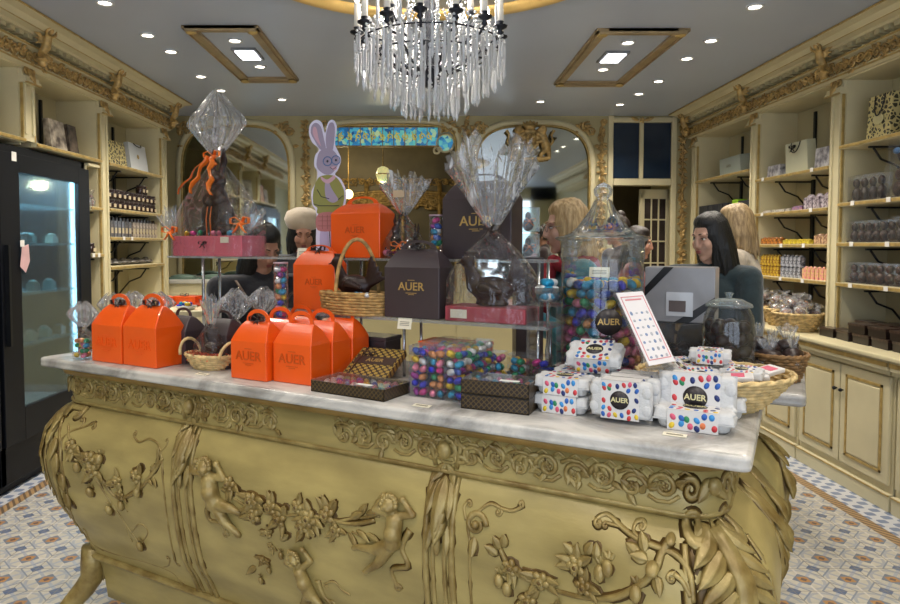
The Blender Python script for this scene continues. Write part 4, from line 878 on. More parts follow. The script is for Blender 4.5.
# ---- eggs
def egg_mb(l=.034, w=.0245, n=12): 
    prof = [(.0005, -l * .5), (w * .26, -l * .47), (w * .42, -l * .36), (w * .5, -l * .14), (w * .485, l * .06), (w * .40, l * .26), (w * .25, l * .42), (.0005, l * .5)]; return MB().lathe(prof, n)
EGG = [egg_mb().mesh('foil_egg', [f]) for f in FOIL]
def rrot(rnd): return Euler((rnd.uniform(.9, 2.2), rnd.uniform(-.5, .5), rnd.uniform(0, 6.28))).to_matrix().to_4x4()
def egg_child(parent, p, c, rnd, sc_=1, name='foil_egg'): return link(name, EGG[c], parent, M=Tr(*p) @ rrot(rnd) @ Matrix.Scale(sc_, 4))
def eggs_stuff(parent, pts, rnd, sc_=1, weights=None, name='foil_eggs'):
    m = MB(); e = egg_mb(n=8)
    for p in pts: m.add(e.v, e.f, rnd.choice(weights or range(len(FOIL))), Tr(*p) @ rrot(rnd) @ Matrix.Scale(sc_, 4))
    return m.build(name, FOIL, parent, kind='stuff')
# clear boxes full of foil eggs
def egg_box(loc, rz, w, d, h, label, group, single=True, seed=0):
    t = thing('egg_box', label, 'sweet box', loc, rz, group); rnd = random.Random(seed)
    MB().box((0, 0, h / 2), (w, d, h)).build('clear_box', ACRYL, t)
    nz = int(h / .0215); nx = max(2, round(w / .026)); pts = []
    for k in range(nz):
        for i in range(nx):
            for j in (0, 1): pts.append(((i - (nx - 1) / 2) * (w - .008) / nx + rnd.uniform(-.003, .003), (-.5 + j) * (d - .028) + rnd.uniform(-.002, .002), .013 + k * (h - .012) / nz + rnd.uniform(-.004, .004)))
    if single:
        for p in pts:
            if p[1] < 0: egg_child(t, p, rnd.randrange(len(FOIL)), rnd, .82)
        eggs_stuff(t, [p for p in pts if p[1] >= 0], rnd, .82)
    else: eggs_stuff(t, pts, rnd, .82)
    return t
pa, pb = CL_(onc(408, 396)), CL_(onc(463, 402)); bw = (pb.x - pa.x) / 3
for i in range(3):
    for j in range(4):
        egg_box(CW(pa.x + (i + .5) * bw, pa.y + .028 + j * .056, ZC + .001), CA, bw - .002, .052, .142, 'clear box of foil wrapped eggs, %s column of the centre block, %s row' % (('left', 'middle', 'right')[i], ('front', 'second', 'third', 'back')[j]), 'clear egg boxes in the centre block', j == 0 or (i == 2), 10 * i + j)
# low boxes of eggs behind, at right of the block, under the shelf
for k, (px, v) in enumerate(((492, .33), (516, .33), (538, .33))):
    p = CL_(PV(px, 330, v)); egg_box(CW(p.x, v + .03, ZC + .001), CA, .055, .05, .105, 'low clear box of foil eggs under the end of the lower shelf, %s of three' % ('left', 'middle', 'right')[k], 'low egg boxes under the shelf', False, 50 + k)
# ---- egg tubes
def egg_tube(loc, r, h, label, seed):
    t = thing('egg_tube', label, 'sweet tube', loc, CA); rnd = random.Random(seed)
    MB().cyl((0, 0, 0), (0, 0, h), r, n=20).build('clear_tube', ACRYL, t); MB().cyl((0, 0, h), (0, 0, h + .005), r * 1.04, n=20).build('cap', mat('pinkish_cap', '#b79aa4', .4), t)
    k = 0; z = .014
    while z < h - .008:
        for q in range(2): egg_child(t, ((r - .013) * cos(q * pi + k * 1.9) * .8, (r - .013) * sin(q * pi + k * 1.9) * .8, z), (k * 3 + q * 4 + seed) % len(FOIL), rnd, .85)
        z += .019; k += 1
s = mpp(287, .30); egg_tube(place(287, .29, ZC + .001) if False else CW(CL_(PV(287, 300, .30)).x, .27, ZC + .001), 7 * s, PV(287, 264, .27).z - ZC, 'tall clear tube of foil eggs left of the orange box with bow', 1)
s = mpp(435, VU); egg_tube(place(436, VU + .03, ZU + .0006), 7 * s, 43 * s, 'clear tube of foil eggs between the big brown box and small cellophane gift', 4)
# ---- patterned brown boxes
PATB, nt, b = base('gold_pattern_brown'); tc = N(nt, 'ShaderNodeTexCoord'); mp = N(nt, 'ShaderNodeMapping'); mp.inputs['Scale'].default_value = (1, 1, 1); mp.inputs['Rotation'].default_value = (0, 0, R(45)); nt.links.new(tc.outputs['Object'], mp.inputs[0])
sp = N(nt, 'ShaderNodeSeparateXYZ'); nt.links.new(mp.outputs[0], sp.inputs[0])
fx = math_(nt, 'ABSOLUTE', math_(nt, 'SUBTRACT', math_(nt, 'FRACT', math_(nt, 'MULTIPLY', sp.outputs[0], 62)), .5)); fy = math_(nt, 'ABSOLUTE', math_(nt, 'SUBTRACT', math_(nt, 'FRACT', math_(nt, 'MULTIPLY', sp.outputs[1], 62)), .5))
rr = math_(nt, 'ADD', math_(nt, 'MULTIPLY', fx, fx), math_(nt, 'MULTIPLY', fy, fy)); q1 = math_(nt, 'LESS_THAN', math_(nt, 'ABSOLUTE', math_(nt, 'SUBTRACT', rr, .09)), .055); q2 = math_(nt, 'LESS_THAN', math_(nt, 'MULTIPLY', fx, fy), .006)
cc = mixc(nt, math_(nt, 'MAXIMUM', q1, math_(nt, 'MULTIPLY', q2, math_(nt, 'LESS_THAN', rr, .2))), hx('#3a2a26'), hx('#b79a4c')); nt.links.new(cc, b.inputs['Base Color']); b.inputs['Roughness'].default_value = .4
PATS, nt, b = base('gold_diamond_black'); tc = N(nt, 'ShaderNodeTexCoord'); sp = N(nt, 'ShaderNodeSeparateXYZ'); nt.links.new(tc.outputs['Object'], sp.inputs[0])
u1 = math_(nt, 'ADD', math_(nt, 'ADD', sp.outputs[0], sp.outputs[1]), sp.outputs[2]); u2 = math_(nt, 'SUBTRACT', math_(nt, 'ADD', sp.outputs[0], sp.outputs[1]), sp.outputs[2])
g1_ = math_(nt, 'LESS_THAN', math_(nt, 'FRACT', math_(nt, 'MULTIPLY', u1, 70)), .2); g2_ = math_(nt, 'LESS_THAN', math_(nt, 'FRACT', math_(nt, 'MULTIPLY', u2, 70)), .2)
nt.links.new(mixc(nt, math_(nt, 'MAXIMUM', g1_, g2_), hx('#231a18'), hx('#5f4d2c')), b.inputs['Base Color']); b.inputs['Roughness'].default_value = .35
def tray_box(loc, rz, w, d, h, label, eggs=True, group=None, seed=0):
    t = thing('chocolate_box', label, 'sweet box', loc, rz, group); rnd = random.Random(seed)
    m = MB(); m.box((0, 0, .002), (w, d, .004)); m.box((0, -d / 2 + .002, h / 2), (w, .004, h)); m.box((0, d / 2 - .002, h / 2), (w, .004, h)); m.box((-w / 2 + .002, 0, h / 2), (.004, d, h)); m.box((w / 2 - .002, 0, h / 2), (.004, d, h)); m.build('tray', PATS, t)
    if eggs:
        nx = int((w - .015) / .024); ny = int((d - .015) / .024)
        for i in range(nx):
            for j in range(ny):
                egg_child(t, (-w / 2 + .018 + i * (w - .036) / (nx - 1), -d / 2 + .018 + j * (d - .036) / (ny - 1), h - .012), rnd.choice([0, 1, 2, 3, 4, 5, 6, 6, 7, 8]), rnd, .72)
    else: MB().box((0, 0, h - .002), (w - .01, d - .01, .004)).build('lid', PATS, t)
    MB().box((0, 0, h + .0015), (w, d, .002)).build('clear_lid', ACRYL, t); m = MB().box((w * .2, -d * .38, h + .0035), (.05, .016, .001)); m.build('card_label', WHITE, t)
    return t
def quad_place(a, b2_, depth):                                                  # front edge pixels -> centre, width, angle
    A, B = onc(*a), onc(*b2_); d = B - A; ang = atan2(d.y, d.x); n = V((-sin(ang), cos(ang), 0)); c = (A + B) / 2 + n * depth / 2; return c, d.length, ang
c, ww, ang = quad_place((311, 391), (384, 402), .13); tray_box(c, ang, ww, .13, .032, 'flat patterned box with clear lid showing foil eggs, in front of the orange boxes', seed=3)
c, ww, ang = quad_place((461, 408), (529, 415.5), .10)
tray_box(c, ang, ww, .10, .036, 'lower of the two stacked flat patterned boxes beside the egg cartons', False, 'stacked flat chocolate boxes', 4)
tray_box(c + V((0, 0, .0395)), ang, ww, .10, .036, 'upper of the two stacked flat patterned boxes, foil eggs under its lid', True, 'stacked flat chocolate boxes', 5)
def leaning_box(px, py, w, d, h, label, tilt, rz=0, label2=True):
    p = onc(px, py); t = thing('ballotin_box', label, 'gift box', (p.x, p.y, ZC + .002), 0, 'gold patterned brown boxes', tilt=(tilt, 0, CA + rz))
    MB().box((0, d / 2, h / 2), (w, d, h)).build('box_body', PATB, t, bevel=.002)
    m = MB().box((0, d * .55, h + .0006), (w * .9, d * .26, .001)); o = m.build('plain_band', mat('brown_band', '#463630', .4), t)
    m = MB(); tv, tf = text_mb('AUER', .024, .0004, .0003); m.add(tv, tf, 0, Tr(0, d * .55, h + .0016), False); m.build('lettering', GOLDTXT, o)
    m = MB(); m.box((-w * .36, d * .5, h + .001), (.006, d, .0012)); m.build('black_ribbon', BRRIB, t); ribbon_bow(t, (-w * .2, d * .75, h + .006), .02, BRRIB)
    m = MB().box((0, d * .93, -.5 * d * sin(tilt) * .9), (w * .8, .01, .004)); return t
leaning_box(364, 383, .155, .16, .022, 'gold patterned brown box with bow, propped up behind the flat egg box', R(24), .10)
leaning_box(527, 392, .165, .12, .022, 'gold patterned brown box behind the stacked flat boxes, left of the cartons', R(20), .0)
for px, py, hgt, dd in ((364, 383, .045, .16), (527, 392, .026, .12)):               # what props the boxes up
    p = onc(px, py); c = CL_(p); o = MB().box((0, 0, hgt / 2), (.11, .035, hgt)).build('riser_block', ACRYL); o.location = CW(c.x, c.y + dd * .74, ZC + .0008); o.rotation_euler = (0, 0, CA)
    tag(o, 'small clear block propping up the gold patterned box ' + ('nearest the orange boxes' if px < 400 else 'nearest the cartons'), 'display block')
# ---- egg cartons
PULP = mat('white_pulp', '#c9c9c8', .85, var=.04, scale=60, bump=.25, bscale=200); SLV = mat('carton_sleeve', '#d6d3d0', .5, var=.02)
DOTC = [mat('dot_' + n, c, .5, var=.03) for n, c in (('blue', '#2b62b4'), ('red', '#c93a40'), ('yellow', '#e0c135'), ('green', '#2f8a5c'), ('navy', '#24356f'), ('orange', '#dc7a4a'), ('sky', '#3a8fd0'), ('pink', '#d65a76'))]
DISC = mat('dark_disc', '#2b2528', .4)
cart_L, cart_D, cart_H = .165, .105, .050
def carton_parts(text=True):
    L, D, Hh = cart_L, cart_D, cart_H; z0 = Hh * .48
    b = MB()
    for i in range(3):
        for j in range(2):
            cx = (-1 + i) * L * .315; cy = (-.5 + j) * D * .47; b.lathe([(.0005, 0), (.013, 0), (.019, .004), (.0245, z0 - .002), (.0245, z0)], 14, M=Tr(cx, cy, 0))
    b.box((0, 0, z0), (L, D, .003)); low = b.mesh('cup_base', [PULP])
    l = MB(); rg = []
    for k, (i, z) in enumerate(((0, z0 + .0015), (.001, z0 + .004), (.004, Hh - .006), (.008, Hh - .001), (.013, Hh))):
        p = []
        for cx, cy, a0 in ((-L / 2, -D / 2, pi), (L / 2, -D / 2, 1.5 * pi), (L / 2, D / 2, 0), (-L / 2, D / 2, .5 * pi)):
            r = .014; sx, sy = (1 if cx < 0 else -1), (1 if cy < 0 else -1)
            for q in range(4): a = a0 + pi / 2 * q / 3; p.append((cx + sx * (r + i * 0) + (r - i) * cos(a), cy + sy * r + (r - i) * sin(a), z))
        rg.append(p)
    l.loft(rg)
    for q in range(2):
        for s_ in (-1, 1): l.ell((s_ * L * .42, (-.5 + q) * D * .45, Hh - .004), (.014, .018, .007))
    top = l.mesh('carton_lid', [PULP])
    s_ = MB(); w = L * .62; ox, oz = D / 2 + .0015, Hh + .0018
    for a, b2_ in (((-w / 2, -ox, -.001), (w / 2, -ox + .001, oz)), ((-w / 2, ox - .001, -.001), (w / 2, ox, oz)), ((-w / 2, -ox, oz - .001), (w / 2, ox, oz)), ((-w / 2, -ox, -.001), (w / 2, ox, 0))): s_.b2(a, b2_)
    slv = s_.mesh('sleeve', [SLV])
    rnd = random.Random(9); d = MB()
    def dot(x, y, z, nrm, c, r): 
        M = Tr(x, y, z) @ (Matrix.Identity(4) if nrm == 'z' else Rx(R(90))) @ Rz(rnd.uniform(-.5, .5)); d.lathe([(.0002, .0004), (r, .0003), (r, 0)], 10, c, M, ex=.8, ey=1.15)
    for i in range(6):
        x = -w / 2 + .010 + i * (w - .02) / 5
        for z in (.012, .034): dot(x + rnd.uniform(-.005, .005), -ox - .0001, z + rnd.uniform(-.006, .006), 'y', rnd.randrange(8), .0075)
        for y in (-.042, -.028, .0, .028, .042):
            if hypot(x, y) > .03: dot(x + rnd.uniform(-.004, .004), y + rnd.uniform(-.005, .005), oz, 'z', rnd.randrange(8), .0068)
    dots = d.mesh('coloured_dots', DOTC)
    disc = MB().lathe([(.0002, oz + .0012), (.0255, oz + .0010), (.0255, oz)], 28).mesh('round_label', [DISC])
    tm = MB(); tv, tf = text_mb('AUER', .0185, .0003, .0004); tm.add(tv, tf, 0, Tr(0, 0, oz + .0016), False); return low, top, slv, dots, disc, tm.mesh('lettering', [mat('pale_gold_print', '#d8cf9a', .4, var=.04)])
CP = carton_parts()
carton0 = None
def carton(M, label, group='polka dot egg cartons on the counter'):
    global carton0
    if carton0 is None:
        carton0 = thing('egg_carton', label, 'egg carton', (0, 0, 0), 0, group); link('cup_base', CP[0], carton0); link('carton_lid', CP[1], carton0); s_ = link('sleeve', CP[2], carton0)
        link('coloured_dots', CP[3], s_); d_ = link('round_label', CP[4], s_); link('lettering', CP[5], s_); r = carton0
    else: r = dup(carton0, (0, 0, 0), label=label, group=group)
    r.matrix_world = M; return r
def cl(px, py): return CL_(onc(px, py))
def CMAT(x, y, z, rz=0, rx=0, ry=0): return CM @ Tr(x, y, z) @ Rz(rz) @ Rx(rx) @ Ry(ry)
a_, b_2 = cl(531, 411), cl(585, 419); sc1 = Matrix.Scale((b_2 - a_).length / cart_L, 4)
ca_x, ca_y = (a_.x + b_2.x) / 2, (a_.y + b_2.y) / 2 + .055; hh1 = cart_H * (b_2 - a_).length / cart_L + .003
carton(CMAT(ca_x, ca_y, ZC + .002) @ sc1, 'bottom egg carton of the left stack of cartons'); carton(CMAT(ca_x + .002, ca_y, ZC + .002 + hh1, .03) @ sc1, 'upper egg carton of the left stack, round label on top')
carton(CMAT(ca_x + .01, ca_y + .112, ZC + .002) @ sc1, 'egg carton directly behind the left stack, lying flat'); carton(CMAT(ca_x + .014, ca_y + .112, ZC + .002 + hh1, -.03) @ sc1, 'egg carton on top of the one behind the left stack')
carton(CMAT(ca_x + .055, ca_y + .095, ZC + .020 + 2 * hh1, .05, R(26)) @ sc1, 'tilted egg carton highest on the left stacks, dark round label')
# upright cartons standing on their long edge, one behind the other
a_, b_2 = cl(588, 420), cl(647, 429); uw = (b_2 - a_).length; sc2 = Matrix.Scale(uw / cart_L * 1.02, 4)
for k in range(3):
    carton(CMAT((a_.x + b_2.x) / 2 + .004 + .008 * k, (a_.y + b_2.y) / 2 + .052 + k * .053, ZC + .0565 * 1.0, 0, R(90)) @ sc2, 'egg carton standing on its edge, %s of the three upright ones' % ('front with dark round label', 'middle', 'rearmost')[k])
# right group: one flat in front, one upright behind, one more behind at right
a_, b_2 = cl(651, 427), cl(735, 439); sc3 = Matrix.Scale((b_2 - a_).length / cart_L * .98, 4); rx_, ry_ = (a_.x + b_2.x) / 2, (a_.y + b_2.y) / 2
carton(CMAT(rx_, ry_ + .052, ZC + .002) @ Matrix.Diagonal((1, .82, .86, 1)) @ sc3, 'egg carton lying flat at the right front corner of the marble')
carton(CMAT(rx_ - .003, ry_ + .128, ZC + .059, 0, R(84)) @ sc3, 'egg carton standing up behind the flat one at the right corner')
carton(CMAT(rx_ + .012, ry_ + .195, ZC + .002, .05) @ sc3, 'egg carton lying behind the upright one near the big basket')
# ---- price cards
def card(p, rz, w=.05, h=.026, label='', lean=R(12), lines=True):
    t = thing('price_card', label, 'price card', p, rz, 'small white price cards', tilt=(-lean, 0, rz)); MB().box((0, 0, h / 2), (w, .0012, h)).build('card', mat('price_card_cream', '#e9e2cb', .5, var=.02), t)
    m = MB(); [m.box((0, -.0009, h * f), (w * .7, .0004, h * .06)) for f in (.35, .5, .65)]; m.build('print', mat('grey_print', '#8d8570', .6), t)
s = mpp(404, VL); card(place(404, VL - .006, ZL - .033), CA, 16 * s, 11 * s, 'price card on the edge of the lower shelf below the brown box')
s = mpp(303, VU); card(place(303, VU - .03, ZU - .001), CA, 15 * s, 10 * s, 'price card standing beside the rabbit cutout, in front of the beret')
card(onc(420, 407) + V((0, 0, .0005)), CA, .05, .02, 'price card lying flat on the marble before the egg boxes', R(85)); card(onc(200, 375) + V((0, 0, .0005)), CA, .05, .02, 'price card lying on the marble in front of the oval basket', R(85)); card(onc(674, 436.5) + V((0, 0, .0005)), CA, .05, .02, 'price card lying on the marble under the right corner carton', R(85))
# ---- wicker baskets
def weave(r0, r1, h, rows, mi=0, sq=1, nst=28, thick=None, ey=1):
    m = MB(); th = thick or h / rows * .62
    for k in range(rows + 1):
        u = k / rows; r = r0 + (r1 - r0) * u ** .8; n = nst * 4
        m.tube([((r + th * .55 * sin(nst / 2 * a * 1.0 + k * pi)) * cos(a), (r + th * .55 * sin(nst / 2 * a + k * pi)) * sin(a) * ey, u * h + th * .4) for a in [2 * pi * i / n for i in range(n)]], th, 5, mi, closed=True)
    m.lathe([(.001, 0), (r0, 0), (r0 + (r1 - r0) * .5 - .002, h * .45), (r1 - .002, h)], 32, mi, ey=ey, caps=False)
    return m
def rimtube(m, r, z, th, ey=1, n=64, mi=0):
    for ph in (0, pi): m.tube([((r + th * .6 * cos(14 * a + ph)) * cos(a), (r + th * .6 * cos(14 * a + ph)) * sin(a) * ey, z + th * .6 * sin(14 * a + ph)) for a in [2 * pi * i / (n * 2) for i in range(n * 2)]], th, 5, mi, closed=True)
def basket(loc, r0, r1, h, rows, material, label, rz=0, ey=1, group=None, nst=28):
    t = thing('wicker_basket', label, 'basket', loc, rz, group); weave(r0, r1, h, rows, nst=nst, ey=ey).build('woven_bowl', material, t)
    m = MB(); rimtube(m, r1 + .002, h + .004, h / rows * .5, ey); m.build('rim', material, t); return t
# big round basket at right: cartons in it
pL, pR_ = PZ(640, 376, ZC + .085), PZ(784, 372, ZC + .085); cB = (pL + pR_) / 2; rB = (pR_ - pL).length / 2 * .96
cBl = CL_(V((cB.x, cB.y, 0)))
basket((cB.x, cB.y, ZC + .001), rB * .55, rB, .085, 9, WICKERL, 'big round pale wicker basket full of small egg cartons at the right end', ey=.8, nst=40)
rnd = random.Random(2); base_z = ZC + .062
for k, (dx, dy, dz, a, b2_, lb) in enumerate(((-.035, -.02, .0, .4, .5, 'turned on its side at the left'), (.05, -.03, .012, -.1, .12, 'at the front right, dots showing'), (-.05, .05, .018, .9, .2, 'at the back left'), (.04, .06, .01, 1.8, -.1, 'at the back right'), (.0, .02, .052, .05, .05, 'on top of the heap'), (-.085, .0, .02, 1.5, .6, 'leaning on the left rim'))):
    carton(Tr(cB.x + dx * 1.2, cB.y + dy, base_z + dz) @ Rz(CA + a) @ Rx(b2_) @ Matrix.Scale(.62, 4), 'small egg carton in the big pale basket, ' + lb, 'small cartons in the basket')
for k, (dx, dy, a) in enumerate(((.10, -.03, .2), (.13, .03, -.4), (.03, -.08, .1), (.155, -.01, 1.0))):
    t = thing('packet', ('flat white packet lying in the big pale basket, ' + ('middle right', 'back right', 'front', 'on the right rim')[k]), 'packet', (cB.x + dx * .9, cB.y + dy, ZC + .078 + .004 * k), 0, 'white packets in the basket', tilt=(.12, -.1, CA + a))
    MB().box((0, 0, .006), (.07, .045, .012)).build('wrapper', SLV, t, bevel=.003); MB().box((0, 0, .0125), (.03, .03, .001)).build('print', DOTC[7], t)
# ---- big glass jar
cJ = CL_(PV(601, 372, .45)); JY = PV(601, 372, .45).y; sj = JY / FPX; pJ = CW(cJ.x, .45, ZC + .001)
rJ = 40 * sj; zt = lambda py: CH + (HZ - py) * sj - ZC
t = thing('sweet_jar', 'tall clear glass jar with a conical lid, filled with foil eggs', 'jar', pJ, CA)
hb = zt(258)
MB().lathe([(rJ * .8, .0), (rJ * .98, .008), (rJ, .03), (rJ, hb - .02), (rJ * .97, hb)], 48, caps=False).lathe([(.001, .004), (rJ * .8, .004)], 32, caps=False).build('jar_body', JARG, t)
l = zt(238); k_ = zt(210)
ribs = lambda a, z: .0015 * cos(18 * a)
MB().lathe([(rJ * .98, hb - .012), (rJ * 1.02, hb), (rJ * 1.0, l - .012), (rJ * 1.14, l - .004), (rJ * 1.15, l), (rJ * 1.05, l + .004), (rJ * .80, l + .012), (rJ * .62, l + .028), (rJ * .45, l + .055), (rJ * .30, k_ + .0), (rJ * .22, zt(203)), (rJ * .20, zt(201))], 54, caps=False, fn=ribs).build('jar_lid', JARG, t)
z0 = zt(201); kk = (zt(183) - z0)
MB().lathe([(rJ * .20, z0), (rJ * .13, z0 + kk * .1), (rJ * .22, z0 + kk * .3), (rJ * .24, z0 + kk * .6), (rJ * .16, z0 + kk * .82), (rJ * .10, z0 + kk * .9), (rJ * .001, z0 + kk)], 12).build('lid_knob', JARG, t)
t2 = MB().lathe([(.0002, .0004), (.036, 0), (.036, -.0003)], 24); o = t2.build('round_label', DISC, t, M=Rz(-.0) @ Tr(.046, -rJ * .93, zt(318)) @ Rz(R(26)) @ Rx(R(90)) @ Matrix.Diagonal((1, 1, 1, 1))); m = MB(); tv, tf = text_mb('AUER', .024, .0003, .0004); m.add(tv, tf, 0, Tr(0, 0, .0009), False); m.build('lettering', GOLDTXT, o)
card(pJ + YD * -(rJ * .3) + V((.0, 0, zt(277))), CA, 20 * sj, 10 * sj, 'price card standing inside the big jar on the eggs')
rnd = random.Random(21); hE = zt(283); n_e = 0; zz = .022; row = 0; es = 1.05
def loose_egg(p, c, label, group, sc_=1.0, cat='chocolate egg'):
    o = link('foil_egg', EGG[c], M=Tr(*p) @ rrot(rnd) @ Matrix.Scale(sc_, 4)); return tag(o, label, cat, group)
def jarcol(a, u):
    r_ = rnd.random()
    if u > .88: return rnd.choice([1, 1, 3, 8, 0, 6, 0])
    if u < .62 and u > .2 and r_ < .55: return rnd.choice([2, 5, 5, 2])
    return rnd.choice([0, 1, 2, 3, 4, 5, 6, 7, 8, 1, 0, 4])
while zz < hE:
    n = int(2 * pi * (rJ - .02) / .0315)
    for i in range(n):
        a = 2 * pi * (i + .5 * (row % 2)) / n + rnd.uniform(-.05, .05); c_ = jarcol(a, zz / hE)
        loose_egg(pJ + V(((rJ - .0195) * cos(a), (rJ - .0195) * sin(a), zz + rnd.uniform(-.003, .003))), c_, '%s foil wrapped chocolate egg inside the tall glass jar' % ['blue', 'yellow', 'magenta', 'dark blue', 'green', 'pink', 'silver', 'copper', 'violet blue', 'purple'][c_], 'foil eggs in the tall jar', es); n_e += 1
    zz += .0262; row += 1
for i in range(36):
    a = i * 2.4; r_ = (rJ - .03) * sqrt((i + .5) / 36); c_ = rnd.choice([1, 1, 3, 8, 0, 6, 7, 0]); loose_egg(pJ + V((r_ * cos(a), r_ * sin(a), hE - .008 + rnd.uniform(0, .012))), c_, '%s foil wrapped chocolate egg on top of the fill in the tall jar' % ['blue', 'yellow', 'magenta', 'dark blue', 'green', 'pink', 'silver', 'copper', 'violet blue', 'purple'][c_], 'foil eggs in the tall jar', es)
# ---- leaning sheet in a clear holder
B1, B2 = V((.878, 2.6, 1.02)), V((1.05, 2.78, 1.02)); scl = None
bl, br = PV(649, 366, .38), None
v0 = CL_(bl).y
bl = PV(649, 366, .20); br = PV(675, 358, .30); tl = PV(619, 293, .25); br.z = bl.z; wv_ = br - bl; hv = tl - bl; hv = hv - wv_ * (hv.dot(wv_) / wv_.length_squared); wn = wv_.normalized(); hn = hv.normalized(); nn = wn.cross(hn)
Msh = Matrix(((wn.x, -nn.x, hn.x, bl.x), (wn.y, -nn.y, hn.y, bl.y), (wn.z, -nn.z, hn.z, bl.z), (0, 0, 0, 1))); W_, H_ = wv_.length, hv.length
t = thing('notice_sheet', 'white printed sheet in a clear leaning holder before the tall jar', 'sign', (0, 0, 0)); t.rotation_mode = 'QUATERNION'; t.matrix_world = Msh
MB().b2((0, -.001, 0), (W_, .001, H_)).build('paper', mat('paper_white', '#ebe7e8', .5, var=.01), t)
m = MB(); rnd = random.Random(4)
for p_, q_ in (((.008, .012), (W_ - .008, .014)), ((.008, H_ - .014), (W_ - .008, H_ - .012)), ((.008, .012), (.010, H_ - .012)), ((W_ - .010, .012), (W_ - .008, H_ - .012))): m.b2((p_[0], -.0018, p_[1]), (q_[0], -.001, q_[1]))
m.b2((W_ * .2, -.0018, H_ * .88), (W_ * .8, -.001, H_ * .90)); m.build('red_border', mat('red_print', '#d8868c', .5), t)
m = MB()
for i in range(4):
    for j in range(7): m.ell((W_ * (.2 + .2 * i), -.0014, H_ * (.1 + .1 * j)), (W_ * .05, .0004, H_ * rnd.uniform(.012, .03)), (i + j) % 2, n=8, k=4)
m.build('little_drawings', [mat('blue_grey_print', '#7f93b5', .5), mat('grey_line_print', '#b2b4bc', .5)], t); MB().b2((-.006, .002, -.01), (W_ + .006, .005, H_ + .004)).b2((-.006, -.005, -.012), (W_ + .006, .005, -.008)).build('clear_holder', ACRYL, t)
zb_ = bl.z - ZC; m = MB(); pc = (bl + br) / 2
o = MB().box((0, 0, (zb_ - .012) / 2), (W_ * 1.0, .05, zb_ - .012)).build('holder_base', ACRYL); o.location = (pc.x, pc.y, ZC + .001); o.rotation_euler = (0, 0, atan2(wn.y, wn.x)); tag(o, 'clear acrylic base block under the leaning notice sheet', 'sign holder')
# ---- grey gift box with ribbon on a dark stand (behind)
pG = PV(676, 330, .75); sg = pG.y / FPX; cg = CL_(pG)
t = thing('stacked_chest', 'dark glass box of chocolates beneath the pale ribboned box', 'display box', CW(cg.x, .86, ZC + .010), CA)
hc_ = CH - (325 - HZ) * sg - ZC - .01; MB().b2((-.10, -.07, 0), (.10, .07, hc_)).build('glass_case', film('dark_glass', tint=(.5, .48, .48, 1), haze=.05, gloss=.3), t); m = MB(); rnd = random.Random(1); [m.ell((rnd.uniform(-.08, .08), rnd.uniform(-.05, .05), .012 + .022 * (i // 14)), (.014, .012, .011)) for i in range(56)]; m.build('chocolates', CHOC, t, kind='stuff')
zg = ZC + .011 + hc_; t = thing('ribboned_box', 'pale translucent gift box with black ribbons across, right of the tall jar', 'gift box', CW(cg.x, .86, zg), CA); wg = 68 * sg; hg = (325 - 268) * sg
MB().b2((-wg / 2, -.06, 0), (wg / 2, .06, hg)).build('box_body', mat('pale_grey_board', '#8f8e90', .4, var=.08, coat=.2), t, bevel=.004)
m = MB(); Q = [(-wg * .5, hg * .62), (-wg * .5, hg * .45), (-wg * .08, hg), (-wg * .22, hg)]; m.prism(Q, .002, 0, Tr(0, -.0612, 0)); Q = [(wg * .5, hg * .48), (wg * .5, hg * .36), (0.03, 0), (-.015, 0)]; m.prism(Q, .002, 0, Tr(0, -.0612, 0)); m.build('black_ribbon', mat('black_satin', '#131214', .35), t)
m = MB().b2((-wg * .18, -.0645, hg * .12), (wg * .2, -.0636, hg * .55)); o = m.build('clear_window', MILK, t); MB().b2((-wg * .14, -.066, hg * .2), (wg * .1, -.0648, hg * .4)).build('dark_card', mat('taupe_card', '#5f5350', .5), o)
# ---- round glass jar of dark chocolate eggs
pj = PV(728, 350, .72); sj2 = pj.y / FPX; cj = CL_(pj); pj = CW(cj.x, .72, ZC + .010); r2 = 24.5 * sj2; z2 = lambda py: CH - (py - HZ) * sj2 - ZC - .01
t = thing('chocolate_jar', 'round lidded glass jar of dark chocolate eggs beside the ribboned box', 'jar', pj, CA); ht = z2(308)
MB().lathe([(.001, .002), (r2 * .9, .002), (r2, .02), (r2, ht * .72), (r2 * .93, ht * .9), (r2 * .78, ht)], 36, caps=False).build('jar_body', JARG, t)
MB().lathe([(r2 * .80, ht + .001), (r2 * .9, ht + .004), (r2 * .88, ht + .012), (r2 * .5, z2(299)), (r2 * .1, z2(298)), (r2 * .14, z2(295)), (r2 * .18, z2(293)), (.001, z2(292))], 36, caps=False).build('jar_lid', film('green_lid_glass', tint=(.8, .92, .88, 1), haze=.12, gloss=.5), t)
CE = egg_mb(.052, .038, 10).mesh('chocolate_egg', [CHOC]); rnd = random.Random(6)
for k in range(5):
    for i in range(7):
        a = 2 * pi * (i + .5 * (k % 2)) / 7; o = link('chocolate_egg', CE, M=Tr(*(pj + V(((r2 - .028) * cos(a), (r2 - .028) * sin(a), .024 + k * (ht * .80) / 5)))) @ rrot(rnd)); tag(o, 'dark chocolate egg inside the round lidded jar', 'chocolate egg', 'dark chocolate eggs in the round jar')
